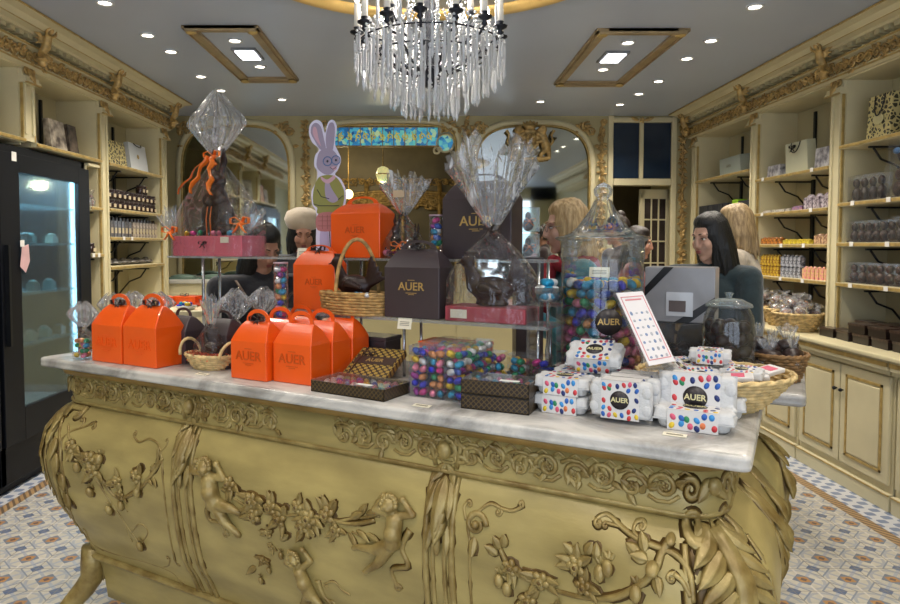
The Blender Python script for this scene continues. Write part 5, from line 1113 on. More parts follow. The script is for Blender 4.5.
# ---- cellophane packages
def cello(w, d, hn_, plume_h, plume_w, seed=0, pleats=13, flat=.45, lean=0, hb=.35, point=0):
    rnd = random.Random(seed); n = 96; rg = []; ph = [rnd.uniform(0, 6.28) for _ in range(6)]
    def se(a, e=.45): return math.copysign(abs(cos(a)) ** e, cos(a)), math.copysign(abs(sin(a)) ** e, sin(a))
    K = 22
    for k in range(K + 1):
        u = k / K; z = u * hn_; t_ = 0 if u < hb else ((u - hb) / (1 - hb)); f_ = (1 - t_) ** .85 * (1 + .25 * sin(pi * min(1, t_)) * .5) + .0
        e = .45 + .55 * t_; r = []
        for j in range(n):
            a = 2 * pi * j / n; cx, sy = se(a, e); am = (.012 + .05 * t_) * (sin(5 * a + ph[0] + 3 * u) + .7 * sin(11 * a + ph[1] - 4 * u) + .5 * sin(23 * a + ph[2])); f2 = f_ * (1 + am * (1.2 - t_)) + .012 / max(w, .01) * 2 * t_
            r.append((cx * w / 2 * f2, sy * d / 2 * f2, z))
        rg.append(r)
    body = MB().loft(rg, caps=False)
    rg = []; K = 14
    for k in range(K + 1):
        u = k / K; R_ = .012 + (plume_w / 2 - .012) * (min(1, u / .5) ** .8 * (1 - max(0, (u - .5) / .5) ** 1.4 * .93) if point else u ** .75); r = []
        for j in range(n):
            a = 2 * pi * j / n; pl = .20 * sin(pleats * a + ph[3]) + .12 * sin((pleats * 2 + 1) * a + ph[4]); jag = 1 + (0 if point else .14 * u * sin(4 * a + ph[5]) + .20 * u * abs(sin(pleats * a)) - .1 * u)
            rr_ = R_ * (1 + pl * u ** .5); r.append((rr_ * cos(a) + lean * u * plume_h, rr_ * sin(a) * flat, hn_ + plume_h * u * jag * (1 - .16 * cos(a) ** 2 * u)))
        rg.append(r)
    return body, MB().loft(rg, caps=False)
def wrap(parent, w, d, hn_, ph_, pw, ribbon=None, seed=0, z=0, rs=.02, **k):
    b_, p_ = cello(w, d, hn_, ph_, pw, seed, **k); M = Tr(0, 0, z); b_.build('cellophane', CELLO, parent, M=M); p_.build('cellophane_plume', CELLOP, parent, M=M)
    if ribbon is not None: ribbon_bow(parent, (0, -.014, z + hn_), rs, ribbon)
# chocolate figures
def bunny(h):
    m = MB(); k = h
    m.ell((0, 0, .22 * k), (.17 * k, .15 * k, .24 * k)); m.ell((0, -.02 * k, .40 * k), (.12 * k, .11 * k, .16 * k)); m.ell((0, -.03 * k, .60 * k), (.105 * k, .105 * k, .11 * k)); m.ell((0, -.11 * k, .575 * k), (.05 * k, .05 * k, .04 * k))
    for q in (-1, 1):
        m.limb((q * .04 * k, .0, .67 * k), .028 * k, (q * .06 * k, .02 * k, .82 * k), .04 * k); m.limb((q * .06 * k, .02 * k, .82 * k), .04 * k, (q * .05 * k, .03 * k, .97 * k), .018 * k)
        m.limb((q * .10 * k, -.06 * k, .42 * k), .035 * k, (q * .05 * k, -.15 * k, .36 * k), .03 * k); m.ell((q * .11 * k, -.10 * k, .06 * k), (.06 * k, .12 * k, .06 * k))
    return fused(m, h * .022, 2)
def hen(L):
    m = MB(); m.ell((0, 0, L * .24), (L * .31, L * .21, L * .21)); m.limb((-L * .24, 0, L * .3), L * .14, (-L * .34, 0, L * .60), L * .075); m.ell((-L * .36, 0, L * .66), (L * .11, L * .09, L * .10)); m.cyl((-L * .44, 0, L * .65), (-L * .55, 0, L * .62), L * .035, L * .005)
    for i in range(4): m.limb((-L * .36 + i * L * .05, 0, L * .74), L * .025, (-L * .40 + i * L * .06, 0, L * .81), L * .02)
    for i in range(5): m.limb((L * .28, 0, L * .30), L * .09, (L * (.56 - .06 * i), 0, L * (.40 + .09 * i)), L * .03)
    for q in (-1, 1): m.limb((-L * .08, q * L * .2, L * .28), L * .08, (L * .18, q * L * .22, L * .22), L * .04)
    m.ell((0, 0, L * .04), (L * .25, L * .18, L * .05)); return fused(m, L * .022, 2)
PINK = mat('pink_card', '#d9687a', .45, var=.05, coat=.2)
# 1 tall bunny on the pink box, upper shelf left
s = mpp(218, VU + .05); p = place(219, VU + .06, ZU + .0008)
t = thing('wrapped_chocolate_bunny', 'tall chocolate bunny in cellophane with orange ribbons on a pink box, far left', 'chocolate gift', p, CA)
wp, hp = 70 * wx(219, VU), 20 * s; MB().b2((-wp / 2, -.065, 0), (wp / 2, .065, hp)).build('pink_box', PINK, t, bevel=.002); ribbon_bow(t, (-.01, -.07, hp * .62), .022, mat('dark_bow', '#3b2c28', .4), 'box_bow')
bz = hp; bunny(90 * s).build('chocolate_bunny', CHOC, t, M=Tr(0, 0, bz) @ Matrix.Diagonal((1.45, .72, 1, 1))); m = MB(); [m.tube([(x, -.05, bz), (x + .004, -.058, bz + .07), (x, -.045, bz + .12)], .003, 5) for x in (-.01, .012)]; m.build('orange_strap', ORRIB, t)
rnd = random.Random(8)
for x, c_ in ((-.13, 1), (-.09, 2), (-.05, 4), (.03, 5), (.06, 5), (.12, 0)): egg_child(t, (x, -.05, hp + .011), c_, rnd, .9)
b_, p_ = cello(wp * 1.16, .15, (245 - 147) * s, 68 * s, 64 * s, 3, hb=.30, flat=.5, pleats=11, point=1); b_.build('cellophane', CELLO, t, M=Tr(0, 0, .0)); p_.build('cellophane_plume', CELLOP, t, M=Tr(0, 0, 0))
zn = (253 - 148) * s * .94; ribbon_bow(t, (0, -.016, zn), .045, ORRIB, 'orange_bow')
m = MB(); rndr = random.Random(2)
for x0, z0, dx in ((-.02, zn, -.55), (.01, zn - .01, .12), (-.01, zn, -.28)):
    pts = [V((x0 + dx * .035 * i + .012 * sin(i * 2.0), -.04 - .006 * i, z0 - .022 * i)) for i in range(8)]; m.tube(pts, [.011 + .003 * sin(i * 1.7) for i in range(8)], 6, flat=.15)
m.build('curling_ribbon', ORRIB, t); ribbon_bow(t, (-wp / 2 - .01, -.06, hp + .02), .045, ORRIB, 'side_bow'); ribbon_bow(t, (wp / 2 + .0, -.06, hp + .05), .05, ORRIB, 'side_bow')
for q, se_ in ((-1, 5), (1, 6)):
    _, pp = cello(.05, .05, .01, .11, .10, se_, pleats=7); pp.build('cellophane_corner', CELLOP, t, M=Tr(q * wp / 2, -.05, hp) @ Ry(q * .5))
MB().box((wp * .27, -.068, hp * .8), (.045, .002, .024)).build('price_label', mat('price_card_cream', '#e9e2cb'), t)
# 2 hen on a pink base, lower shelf right
s = mpp(492, VL + .05); p = place(492, VL + .07, ZL + .0008)
t = thing('wrapped_chocolate_hen', 'chocolate hen in cellophane tied with dark ribbon on a rose pink base', 'chocolate gift', p, CA)
wp, hp = 82 * wx(492, VL), 15 * s; MB().b2((-wp / 2, -.06, 0), (wp / 2, .06, hp)).build('pink_base', mat('rose_card', '#a84450', .45, var=.06), t, bevel=.003); hen(wp * .78).build('chocolate_hen', CHOC, t, M=Tr(0, 0, hp) @ Matrix.Diagonal((1.12, .8, 1.0, 1)))
wrap(t, wp * 1.06, .14, (321 - 229) * s, 88 * s, 84 * s, mat('dark_bow'), '', 0, .03) if False else None
b_, p_ = cello(wp * 1.04, .15, (321 - 229) * s, 84 * s, 84 * s, 9, hb=.45, flat=.6, pleats=15); b_.build('cellophane', CELLO, t); p_.build('cellophane_plume', CELLOP, t); ribbon_bow(t, (.0, -.016, (321 - 229) * s), .034, BRRIB); MB().box((-wp * .32, -.0612, hp * .5), (.055, .002, .026)).build('price_label', mat('price_card_cream'), t)
# 3 small purple dish with bunny in cellophane, upper shelf
s = mpp(405, VU + .05); p = place(404, VU + .07, ZU + .0008)
t = thing('wrapped_chocolate_bunny', 'small chocolate bunny with orange ribbon in cellophane on a purple dish', 'chocolate gift', p, CA)
m = MB(); m.lathe([(.001, .001), (.05, .002), (.075, .018), (.078, .02)], 24, ey=.7); rimtube(m, .078, .02, .004, .7, 40); m.tube([(-.078, 0, .02), (-.10, 0, .06), (-.085, 0, .07), (-.065, -.02, .03)], .005, 6); m.build('purple_dish', mat('purple_straw', '#5e1c3c', .5, var=.2, scale=60), t)
bunny(38 * s * 1.15).build('chocolate_bunny', CHOC, t, M=Tr(-.03, 0, .006)); bunny(34 * s).build('chocolate_bunny', CHOC, t, M=Tr(.045, .01, .006)); ribbon_bow(t, (.01, -.045, .045), .03, ORRIB, 'orange_bow')
for x, c_ in ((-.045, 5), (-.015, 1), (.012, 4)): egg_child(t, (x, -.04, .02), c_, rnd, .85)
b_, p_ = cello(.15, .11, (256 - 213) * s, 38 * s, 50 * s, 12, hb=.2, flat=.5, pleats=9); b_.build('cellophane', CELLO, t); p_.build('cellophane_plume', CELLOP, t); ribbon_bow(t, (0, -.016, (256 - 213) * s), .02, mat('black_satin')); MB().box((0.0, -.035, (256 - 192) * s), (.045, .002, .024)).build('gift_label', mat('kraft_label', '#c3a98a'), t)
# 4 duck basket, lower shelf
s = mpp(357, VL + .05); p = place(355, VL + .04, ZL + .0008)
t = thing('duck_basket', 'oval wicker basket with a hoop handle holding a chocolate duck', 'basket', p, CA)
s2_ = 34 * wx(357, VL) / 36 ; m = weave(33 * s2_, 36 * s2_, 20 * s, 7, ey=.42, nst=30); m.build('woven_bowl', WICKER, t); m = MB(); rimtube(m, 36.5 * s2_, 20 * s, .004, .42); m.build('rim', WICKER, t)
m = MB(); m.tube([(.01 - 17 * s * cos(pi * i / 16), -.045 * cos(pi * i / 16), 14 * s + 60 * s * sin(pi * i / 16)) for i in range(17)], .0065, 8); m.build('handle', WICKER, t)
hen(62 * s * .95).build('chocolate_duck', CHOC, t, M=Tr(.0, 0, 14 * s) @ Matrix.Diagonal((1.05, .6, .95, 1)))
for x, c_ in ((.035, 0), (.05, 0), (.08, 6)): egg_child(t, (x, -.045, 20 * s), c_, rnd, .8)
# 5 oval basket with handles and orange shreds on the marble
p = onc(196, 371); c = CL_(p); s = p.y / FPX; hw = 29 * s
t = thing('oval_basket', 'shallow oval wicker basket with loop handles and orange paper shreds', 'basket', CW(c.x, c.y + hw * .62, ZC + .001), CA)
m = weave(hw * .62, hw, .045, 6, ey=.62, nst=26); m.build('woven_bowl', WICKERL, t); m = MB(); rimtube(m, hw, .047, .0045, .62); m.build('rim', WICKERL, t)
for q in (-1, 1): MB().tube([(q * (hw - .004 + .012 * sin(pi * i / 10)), .045 * cos(pi * i / 10), .045 + .05 * sin(pi * i / 10)) for i in range(11)], .0055, 6).build('handle', WICKERL, t)
m = MB(); rnd = random.Random(3)
for i in range(170):
    a = rnd.uniform(0, 6.28); r_ = hw * .82 * sqrt(rnd.random()); x, y = r_ * cos(a), r_ * sin(a) * .6; d = rnd.uniform(0, 6.28); z = .04 + rnd.uniform(-.008, .012)
    m.tube([(x, y, z), (x + .012 * cos(d), y + .012 * sin(d), z + .006), (x + .022 * cos(d + .6), y + .022 * sin(d + .6), z)], .002, 4, flat=.3)
m.build('paper_shreds', mat('orange_shred', '#c8421a', .5, var=.25), t, kind='stuff')
t2 = thing('wrapped_chocolate_hen', 'small dark chocolate hen in cellophane sitting in the oval basket', 'chocolate gift', CW(c.x + .012, c.y + hw * .62, ZC + .052), CA)
hen(.10).build('chocolate_hen', CHOC, t2, M=Matrix.Diagonal((1, .8, .9, 1))); b_, p_ = cello(.115, .085, (345 - 322) * s + .02, 28 * s, 26 * s, 22, hb=.3, pleats=7); b_.build('cellophane', CELLO, t2); p_.build('cellophane_plume', CELLOP, t2); ribbon_bow(t2, (0, -.01, (345 - 322) * s + .02), .014, BRRIB)
# 6 bags of sweets in cellophane at the left end and behind the orange boxes
def sweet_bag(px, py, v, h, pw, ph_, label, seed, dark=False, w=.075):
    p = CL_(PV(px, py, v)); t = thing('sweet_bag', label, 'sweet bag', CW(p.x, v, ZC + .001), CA, 'cellophane sweet bags on the counter'); rnd = random.Random(seed)
    b_, p_ = cello(w, w * .8, h, ph_, pw, seed, pleats=9, hb=.6, flat=.7, point=1); b_.build('cellophane', CELLO, t); p_.build('cellophane_plume', CELLOP, t); ribbon_bow(t, (0, -.012, h), .014, BRRIB)
    pts = [(rnd.uniform(-.4, .4) * (w - .02), rnd.uniform(-.35, .35) * (w - .025), .014 + .018 * (i // 5)) for i in range(int(h * .7 / .018) * 5)]
    if dark: m = MB(); [m.ell(q, (.014, .012, .011)) for q in pts]; m.build('chocolates', CHOC, t, kind='stuff')
    else: eggs_stuff(t, pts, rnd, .72, [0, 1, 4, 1, 7, 5, 4])
sweet_bag(84, 352, .06, .115, .12, .10, 'cellophane bag of green and yellow eggs at the far left end of the counter', 1); sweet_bag(112, 352, .25, .13, .12, .10, 'cellophane bag of sweets rising behind the leftmost orange box', 2)
sweet_bag(134, 345, .26, .15, .13, .09, 'cellophane bag rising behind the two left orange boxes', 3, True); sweet_bag(159, 345, .28, .15, .13, .09, 'cellophane bag rising behind the bow of the second orange box', 4, True)
sweet_bag(236, 345, .365, .14, .13, .12, 'cellophane bag between the brown gable box and the AUER boxes', 5); sweet_bag(264, 345, .37, .17, .12, .10, 'cellophane bag behind the file of orange boxes', 6, True, .06)
# 7 rear wicker basket with wrapped chocolates
pk = CL_(PV(777, 378, .84)); pk = CW(pk.x, .84, ZC + .010); sk = pk.y / FPX; rk = 26 * sk
basket(pk, rk * .72, rk, .075, 8, WICKERD, 'brown wicker basket of wrapped chocolates behind the big pale basket', nst=30)
rnd = random.Random(12)
for i, (dx, dy, dz, sz) in enumerate(((-.04, -.02, .07, 1), (.03, -.03, .075, 1), (0, .03, .085, 1), (-.045, .03, .105, .9), (.04, .02, .10, .8))):
    t = thing('wrapped_chocolate', 'dark chocolate piece in clear wrap in the rear brown basket', 'chocolate', (pk.x + dx, pk.y + dy, pk.z + dz), 0, 'wrapped chocolates in the brown basket', tilt=(0, 0, rnd.random() * 6))
    MB().ell((0, 0, 0), (.045 * sz, .03 * sz, .026 * sz)).build('chocolate', CHOC, t); b_, p_ = cello(.09 * sz, .065 * sz, .05, .04, .06, 30 + i, pleats=6); b_.build('cellophane', CELLO, t, M=Tr(0, 0, -.028)); p_.build('cellophane_plume', CELLOP, t, M=Tr(0, 0, -.028))
# 8 glass dishes of blue eggs between hen and jar
def dish(px, v, z, r, h, label, cols, n, grp):
    p = CL_(PV(px, 330, v)); p = CW(p.x, v, z); t = thing('glass_dish', label, 'dish', p, CA); MB().lathe([(.001, .002), (r * .75, .002), (r, h * .4), (r, h), (r * .97, h), (r * .96, h * .4), (r * .7, .006)], 28, caps=False).build('glass_bowl', JARG, t); rnd = random.Random(px)
    for i in range(n):
        a = i * 2.4; q = (r - .022) * sqrt((i % 9 + .5) / 9); c_ = rnd.choice(cols); o = link('foil_egg', EGG[c_], M=Tr(p.x + q * cos(a), p.y + q * sin(a), p.z + .018 + .02 * (i // 9)) @ rrot(rnd) @ Matrix.Scale(.95, 4)); tag(o, 'foil egg in ' + grp, 'chocolate egg', grp)
    return t
tb = thing('acrylic_stand', 'clear acrylic stand lifting a dish of eggs left of the tall jar', 'display stand', CW(CL_(PV(547, 330, .36)).x, .36, ZC + .001), CA)
zq = CH - (303 - HZ) * PV(548, 300, .36).y / FPX; m = MB(); m.b2((-.045, -.045, zq - ZC - .008), (.045, .045, zq - ZC - .003)); [m.b2((x - .002, -.045, 0), (x + .002, .045, zq - ZC - .008)) for x in (-.043, .043)]; m.build('acrylic_sheet', ACRYL, tb)
dish(547, .36, zq, .046, .045, 'small glass dish of blue and silver eggs on the clear stand', [0, 0, 6, 0], 22, 'the upper glass dish left of the jar'); dish(547, .36, ZC + .003, .039, .07, 'glass dish of dark blue eggs under the clear stand', [3, 8, 0, 3], 27, 'the lower glass dish left of the jar')
# 9 stacked display boxes with bow tied chocolates beyond the counter
pq = V((BK(0) * 0, 0, 0)); 
for k, (y0, y1, lb) in enumerate(((257, 233, 'lower'), (232, 207, 'upper'))):
    Yq = 2.45; s = Yq / FPX; p = PY(528, y0, Yq); zc_ = p.z
    t = thing('display_case', '%s of two clear boxes with an orange bow chocolate figure, left of the blonde woman' % lb, 'display box', (p.x, Yq, zc_), 0, 'stacked clear boxes'); w = 20 * s; h = (y0 - y1) * s * .97
    MB().b2((-w / 2, -.035, 0), (w / 2, .035, h)).build('clear_box', film('aqua_acrylic', tint=(.85, .97, .97, 1), haze=.1, gloss=.3), t); MB().ell((0, 0, h * .3), (w * .28, .025, h * .28)).ell((0, 0, h * .65), (w * .15, .02, h * .18)).build('chocolate_figure', CHOC, t); ribbon_bow(t, (0, -.026, h * .45), .022, ORRIB, 'orange_bow')
p = PY(528, 257, 2.45); pl = CL_(p); t = thing('display_column', 'slim dark stand carrying the two clear boxes behind the hen', 'display stand', (p.x, 2.45, 0)); MB().b2((-.05, -.05, 0), (.05, .05, p.z - .002)).build('column', BROWN, t)
# ---- rabbit cutout
s = mpp(328, VU + .10); p = place(328, VU + .10, ZU + .001); zo_ = PV(328, 250, VU + .10).z - p.z
t = thing('rabbit_cutout', 'flat printed cardboard rabbit in an olive sweater and glasses, white outline', 'cardboard cutout', p, R(-3))
def q2(x, y): return ((x - 328) * s, (250 - y) * s + zo_)
def outline(pts): return [q2(*a) for a in smooth_c(pts)]
def smooth_c(pts, n=4):
    out = []; L = len(pts)
    for i in range(L):
        p0, p1, p2, p3 = pts[i - 1], pts[i], pts[(i + 1) % L], pts[(i + 2) % L]
        for k in range(n): t_ = k / n; out.append(tuple(.5 * ((2 * p1[j]) + (-p0[j] + p2[j]) * t_ + (2 * p0[j] - 5 * p1[j] + 4 * p2[j] - p3[j]) * t_ * t_ + (-p0[j] + 3 * p1[j] - 3 * p2[j] + p3[j]) * t_ ** 3) for j in (0, 1)))
    return out
def shape(name, pts, col, dpt, mt): MB().prism(outline(pts), .0012, 0, Tr(0, -dpt, 0)).build(name, mt, t)
CO = lambda n, c: mat('print_' + n, c, .55, var=.03)
shape('card_back', [(310, 134), (311, 126), (317, 121), (323, 124), (326, 134), (329, 124), (334, 121), (338, 128), (336, 144), (338, 150), (342, 160), (339, 170), (336, 175), (342, 180), (347, 192), (346, 205), (343, 212), (344, 222), (343, 258), (318, 258), (317, 215), (313, 205), (312, 192), (317, 182), (318, 172), (315, 166), (316, 156), (320, 150), (313, 143)], None, 0, CO('white', '#e3dcec'))
shape('ear', [(312, 134), (313, 127), (317, 124), (322, 128), (325, 140), (327, 151), (321, 150), (316, 142)], None, .0015, CO('grey', '#a394a6')); shape('ear', [(328, 150), (327, 138), (330, 126), (334, 124), (336, 130), (335, 144), (333, 152)], None, .0015, CO('grey', '')); shape('inner_ear', [(314, 134), (315, 128), (318, 130), (320, 140), (322, 147), (317, 141)], None, .0028, CO('pink', '#cfa2ac'))
shape('face', [(318, 160), (321, 152), (329, 149), (336, 153), (340, 161), (337, 169), (331, 175), (324, 174), (318, 168)], None, .0022, CO('grey', ''))
for a, c in (((328.5, 162), 0), ((337, 161), 0)):
    m = MB(); r_tube(m, [(q2(*a)[0] + 4.2 * s * cos(u), q2(*a)[1] + 4.4 * s * sin(u)) for u in [2 * pi * i / 16 for i in range(17)]], .0016); m.map(lambda q: (q.x, q.y - .0045, q.z)); m.build('spectacles', CO('blueline', '#4a6ea0'), t); MB().ell((q2(*a)[0], -.0036, q2(*a)[1]), (.004, .0008, .005)).build('printed_eye', CO('dark', '#2c2830'), t)
shape('cheek', [(332, 168), (336, 167), (338, 169), (335, 171)], None, .004, CO('pink', ''))
shape('sweater', [(318, 180), (324, 176), (334, 176), (340, 181), (345, 192), (344, 204), (341, 210), (340, 214), (319, 214), (318, 208), (314, 204), (314, 192)], None, .0018, CO('olive', '#8f8c3c')); shape('paw', [(326, 184), (329, 180), (332, 188), (337, 196), (339, 200), (334, 203), (328, 200), (326, 194)], None, .003, CO('grey', '')); shape('collar', [(322, 177), (328, 180), (335, 176), (336, 179), (329, 184), (323, 181)], None, .0034, CO('pink', ''))
shape('shorts', [(319, 214), (340, 214), (342, 229), (335, 231), (318, 230)], None, .0019, CO('checked', '#b8706a')); m = MB(); [m.box((q2(329, y)[0], -.0029, q2(0, y)[1]), (21 * s, .0006, .0016)) for y in (217, 221, 226)]; [m.box((q2(x, 0)[0], -.0029, q2(0, 222)[1]), (.0016, .0006, 14 * s)) for x in (323, 328, 334, 339)]; m.build('check_lines', CO('checkline', '#83453f'), t)
shape('leg', [(321, 231), (328, 231), (329, 250), (321, 250)], None, .0018, CO('lilac', '#bfb0d0')); shape('leg', [(331, 231), (338, 231), (340, 250), (332, 250)], None, .0018, CO('lilac', ''))
m = MB()
for ln in ([(318, 190), (322, 197), (330, 199)], [(314, 204), (320, 206), (340, 206)], [(331, 168), (334, 170), (337, 168)], [(344, 196), (339, 200)], [(330, 231), (331, 250)]): r_tube(m, [q2(*a) for a in ln], .0013)
m.map(lambda q: (q.x, q.y - .0042, q.z)); m.build('ink_lines', CO('dark', ''), t); MB().b2((-.03, .002, 0), (.03, .04, .004)).build('card_foot', CO('white', ''), t)
# ================================================================== FRIDGES
BLK = mat('fridge_black', '#070a12', .5, 0, var=.1, spec=.3); INNER = mat('fridge_inner', '#b9cfd6', .4, var=.03)
def fridge(y0, y1, label, goods=True):
    t = thing('display_fridge', label, 'fridge', (-2.5, (y0 + y1) / 2, 0), R(90)); w = y1 - y0; hw = w / 2          # local: -y faces the room
    m = MB(); m.b2((-hw, 0, .06), (-hw + .05, .62, 2.105)); m.b2((hw - .05, 0, .06), (hw, .62, 2.105)); m.b2((-hw, .58, .06), (hw, .62, 2.105)); m.b2((-hw, 0, 2.04), (hw, .62, 2.105)); m.b2((-hw, 0, .06), (hw, .62, .40)); m.b2((-hw + .04, .04, 0), (hw - .04, .58, .06)); m.build('cabinet', BLK, t, bevel=.004)
    m = MB(); m.b2((-hw + .05, .55, .40), (hw - .05, .58, 2.04)); m.b2((-hw + .05, .03, .40), (hw - .05, .58, .42)); m.build('inner_lining', INNER, t)
    gx0, gx1 = -hw + .19, hw - .15
    d = MB().b2((-hw, -.035, .30), (gx0, -.002, 2.05)).b2((gx1, -.035, .30), (hw, -.002, 2.05)).b2((gx0, -.035, 1.94), (gx1, -.002, 2.05)).b2((gx0, -.035, .30), (gx1, -.002, .50)).build('door', BLK, t, bevel=.003)
    MB().b2((gx0, -.022, .50), (gx1, -.016, 1.94)).build('door_glass', film('fridge_glass', tint=(.72, .88, .92, 1), haze=.03, gloss=.45), d); MB().b2((-hw + .03, -.06, .9), (-hw + .05, -.035, 1.5)).build('handle', BLACKM, d)
    for z in (.85, 1.18, 1.50, 1.75): MB().b2((-hw + .06, .06, z), (hw - .06, .54, z + .010)).b2((-hw + .06, .05, z - .004), (hw - .06, .06, z + .014)).build('glass_shelf', film('pale_shelf', tint=(.8, .93, .95, 1), haze=.22, gloss=.4), t)
    MB().b2((-hw + .055, .04, .45), (-hw + .07, .07, 2.02)).b2((hw - .07, .04, .45), (hw - .055, .07, 2.02)).build('light_strip', mat('cool_strip', '#bfeaff', .3, emis='#bfe8ff', es=9), t)
    return t
fridge(3.84, 4.87, 'black glass door fridge with cool lit shelves at the left edge'); fridge(2.76, 3.80, 'second black fridge, mostly beyond the left edge of the photo')
lamp('fridge_light', 'AREA', (-2.75, 4.36, 2.02), 45, (.55, .84, 1), (.3, .8)); 
rnd = random.Random(4)
for z, n in ((.862, 9), (1.192, 8), (1.512, 5)):
    for k in range(n):
        m = MB().b2((-.03, -.03, 0), (.03, .03, .05)).ell((0, 0, .055), (.028, .028, .018)); o = m.build('sweet_tub', mat('tub_' + 'abc'[k % 3], ['#9fb6b0', '#c9b7a4', '#6f5f5a'][k % 3], .4)); o.location = (-2.64 - .06 * (k % 2), 4.05 + .78 * k / n, z); tag(o, 'small pale tub of sweets on a shelf inside the lit fridge', 'tub', 'tubs inside the fridge')
t = thing('paper_tag', 'small pink and white paper tag hanging on the fridge door', 'tag', (-2.455, 4.045, 1.43), R(90)); MB().prism([(-.02, .06), (.045, .075), (.055, -.03), (.01, -.10), (-.045, -.06)], .002).build('pink_paper', mat('pale_pink_paper', '#cfa9a9', .5), t); MB().box((-.02, -.002, .08), (.04, .002, .04)).build('white_paper', WHITE, t)
t = thing('door_sticker', 'small white label on the top left of the fridge door frame', 'label', (-2.462, 3.98, 2.03), R(90)); MB().box((0, 0, 0), (.045, .002, .055)).build('sticker', WHITE, t)
# ================================================================== SHELF GOODS
XLs, XRs = -2.48, 2.77
def on(s, dpt, y, z): return ((XLs - dpt) if s < 0 else (XRs + dpt), y, z + .001)
def goods(name, parts, s, z, ys, dpt, label, cat, group, rzj=.0, dz=0, lab=None):
    """parts: [(name, mesh)], one thing per y"""
    rnd = random.Random(int(z * 100) + len(ys)); t0 = None; rz = pi / 2 if s < 0 else -pi / 2
    for i, y in enumerate(ys):
        p = on(s, dpt, y, z + dz); a = rz + rnd.uniform(-rzj, rzj)
        if len(parts) == 1: o = link(name, parts[0][1], loc=p, rz=a); tag(o, label if lab is None else lab[i], cat, group)
        elif t0 is None:
            t0 = thing(name, label if lab is None else lab[i], cat, p, a, group)
            for n_, me in parts: link(n_, me, t0)
        else: dup(t0, p, a, label if lab is None else lab[i])
def rng(a, b, n): return [a + (b - a) * (i + .5) / n for i in range(n)]
DKJ = mat('dark_preserve', '#2a1714', .2, coat=.5); GOLDL = mat('dark_lid', '#3c3230', .35, .4); LBL = mat('cream_label', '#b9ab8c', .6)
jarp = [('jar_body', MB().lathe([(.001, 0), (.033, 0), (.036, .01), (.036, .05), (.028, .062)], 12).mesh('j', [DKJ])), ('jar_lid', MB().lathe([(.030, .062), (.031, .078), (.001, .079)], 12).mesh('j', [GOLDL])), ('jar_label', MB().b2((-.018, -.0375, .015), (.018, -.034, .042)).mesh('j', [LBL]))]
for d_, dz, n, g_ in ((.06, 0, 11, 'front row, lower layer'), (.06, .081, 11, 'front row, upper layer'), (.15, 0, 11, 'second row'), (.15, .081, 11, 'second row, upper layer')): goods('preserve_jar', jarp, -1, 1.79, rng(5.22, 6.2, n), d_, 'small dark preserve jar on the left jar shelf, ' + g_, 'jar', 'preserve jars, ' + g_, dz=dz)
goods('preserve_jar', jarp, -1, 1.79, [5.93, 6.0], .07, 'dark jar topping the rows on the left jar shelf', 'jar', 'top jars', dz=.163)
PKW = mat('packet_pale', '#b8ab9c', .4, col2='#4d3a30', scale=35, bump=.2); PKD = mat('packet_dark', '#2b211f', .3, col2='#5f5650', scale=30, bump=.3, coat=.4)
pk = [('packet_body', MB().b2((-.028, -.03, 0), (.028, .03, .13)).mesh('k', [PKD])), ('packet_top', MB().prism([(-.026, .13), (.026, .13), (.012, .16), (-.012, .16)], .02).mesh('k', [GOLDL])), ('packet_label', MB().b2((-.018, -.032, .03), (.018, -.03, .075)).mesh('k', [LBL]))]
pk2 = [('packet_body', MB().b2((-.026, -.03, 0), (.026, .03, .13)).mesh('k', [PKW])), ('packet_top', pk[1][1]), ('packet_label', pk[2][1])]
goods('tall_packet', pk, -1, 1.565, rng(5.21, 5.66, 7), .06, 'dark tall packet with label on the third shelf of the left jar bay', 'packet', 'dark packets on the left bay', .06); goods('tall_packet', pk2, -1, 1.565, rng(5.68, 6.2, 8), .06, 'speckled tall packet on the third shelf of the left jar bay', 'packet', 'speckled packets on the left bay', .06)
flat = [('packet_body', MB().ell((0, 0, .022), (.06, .085, .022)).mesh('k', [PKD]))]
goods('flat_packet', [('a', MB().ell((0, 0, .022), (.075, .085, .022)).ell((.06, 0, .04), (.03, .03, .02)).mesh('k', [mat('grey_wrap', '#77736e', .3, col2='#2c2725', scale=25, coat=.5)]))], -1, 1.33, rng(5.25, 6.2, 6), .13, 'flat dark wrapped packet on the fourth shelf of the left jar bay', 'packet', 'flat packets on the left bay', .4)
figc = MB(); figc.ell((0, 0, .03), (.025, .022, .03)).ell((0, 0, .075), (.018, .016, .02)); cbx = MB().b2((-.032, -.03, 0), (.032, .03, .11)).mesh('c', [ACRYL])
cf = [('clear_wrap', MB().lathe([(.03, 0), (.034, .05), (.01, .095), (.03, .13)], 10, caps=False).mesh('c', [CELLOP])), ('chocolate_figure', figc.mesh('c', [mat('speckled_choc', '#8c6a5a', .4, col2='#2c1a16', scale=60)]))]
goods('wrapped_figure', cf, -1, 1.786, rng(4.80, 5.05, 4), .05, 'small wrapped chocolate figure on the shelf just right of the fridge', 'chocolate figure', 'figures beside the fridge', .2); goods('preserve_jar', jarp, -1, 1.435, [4.99], .05, 'single dark jar on the low shelf right of the fridge', 'jar', None)
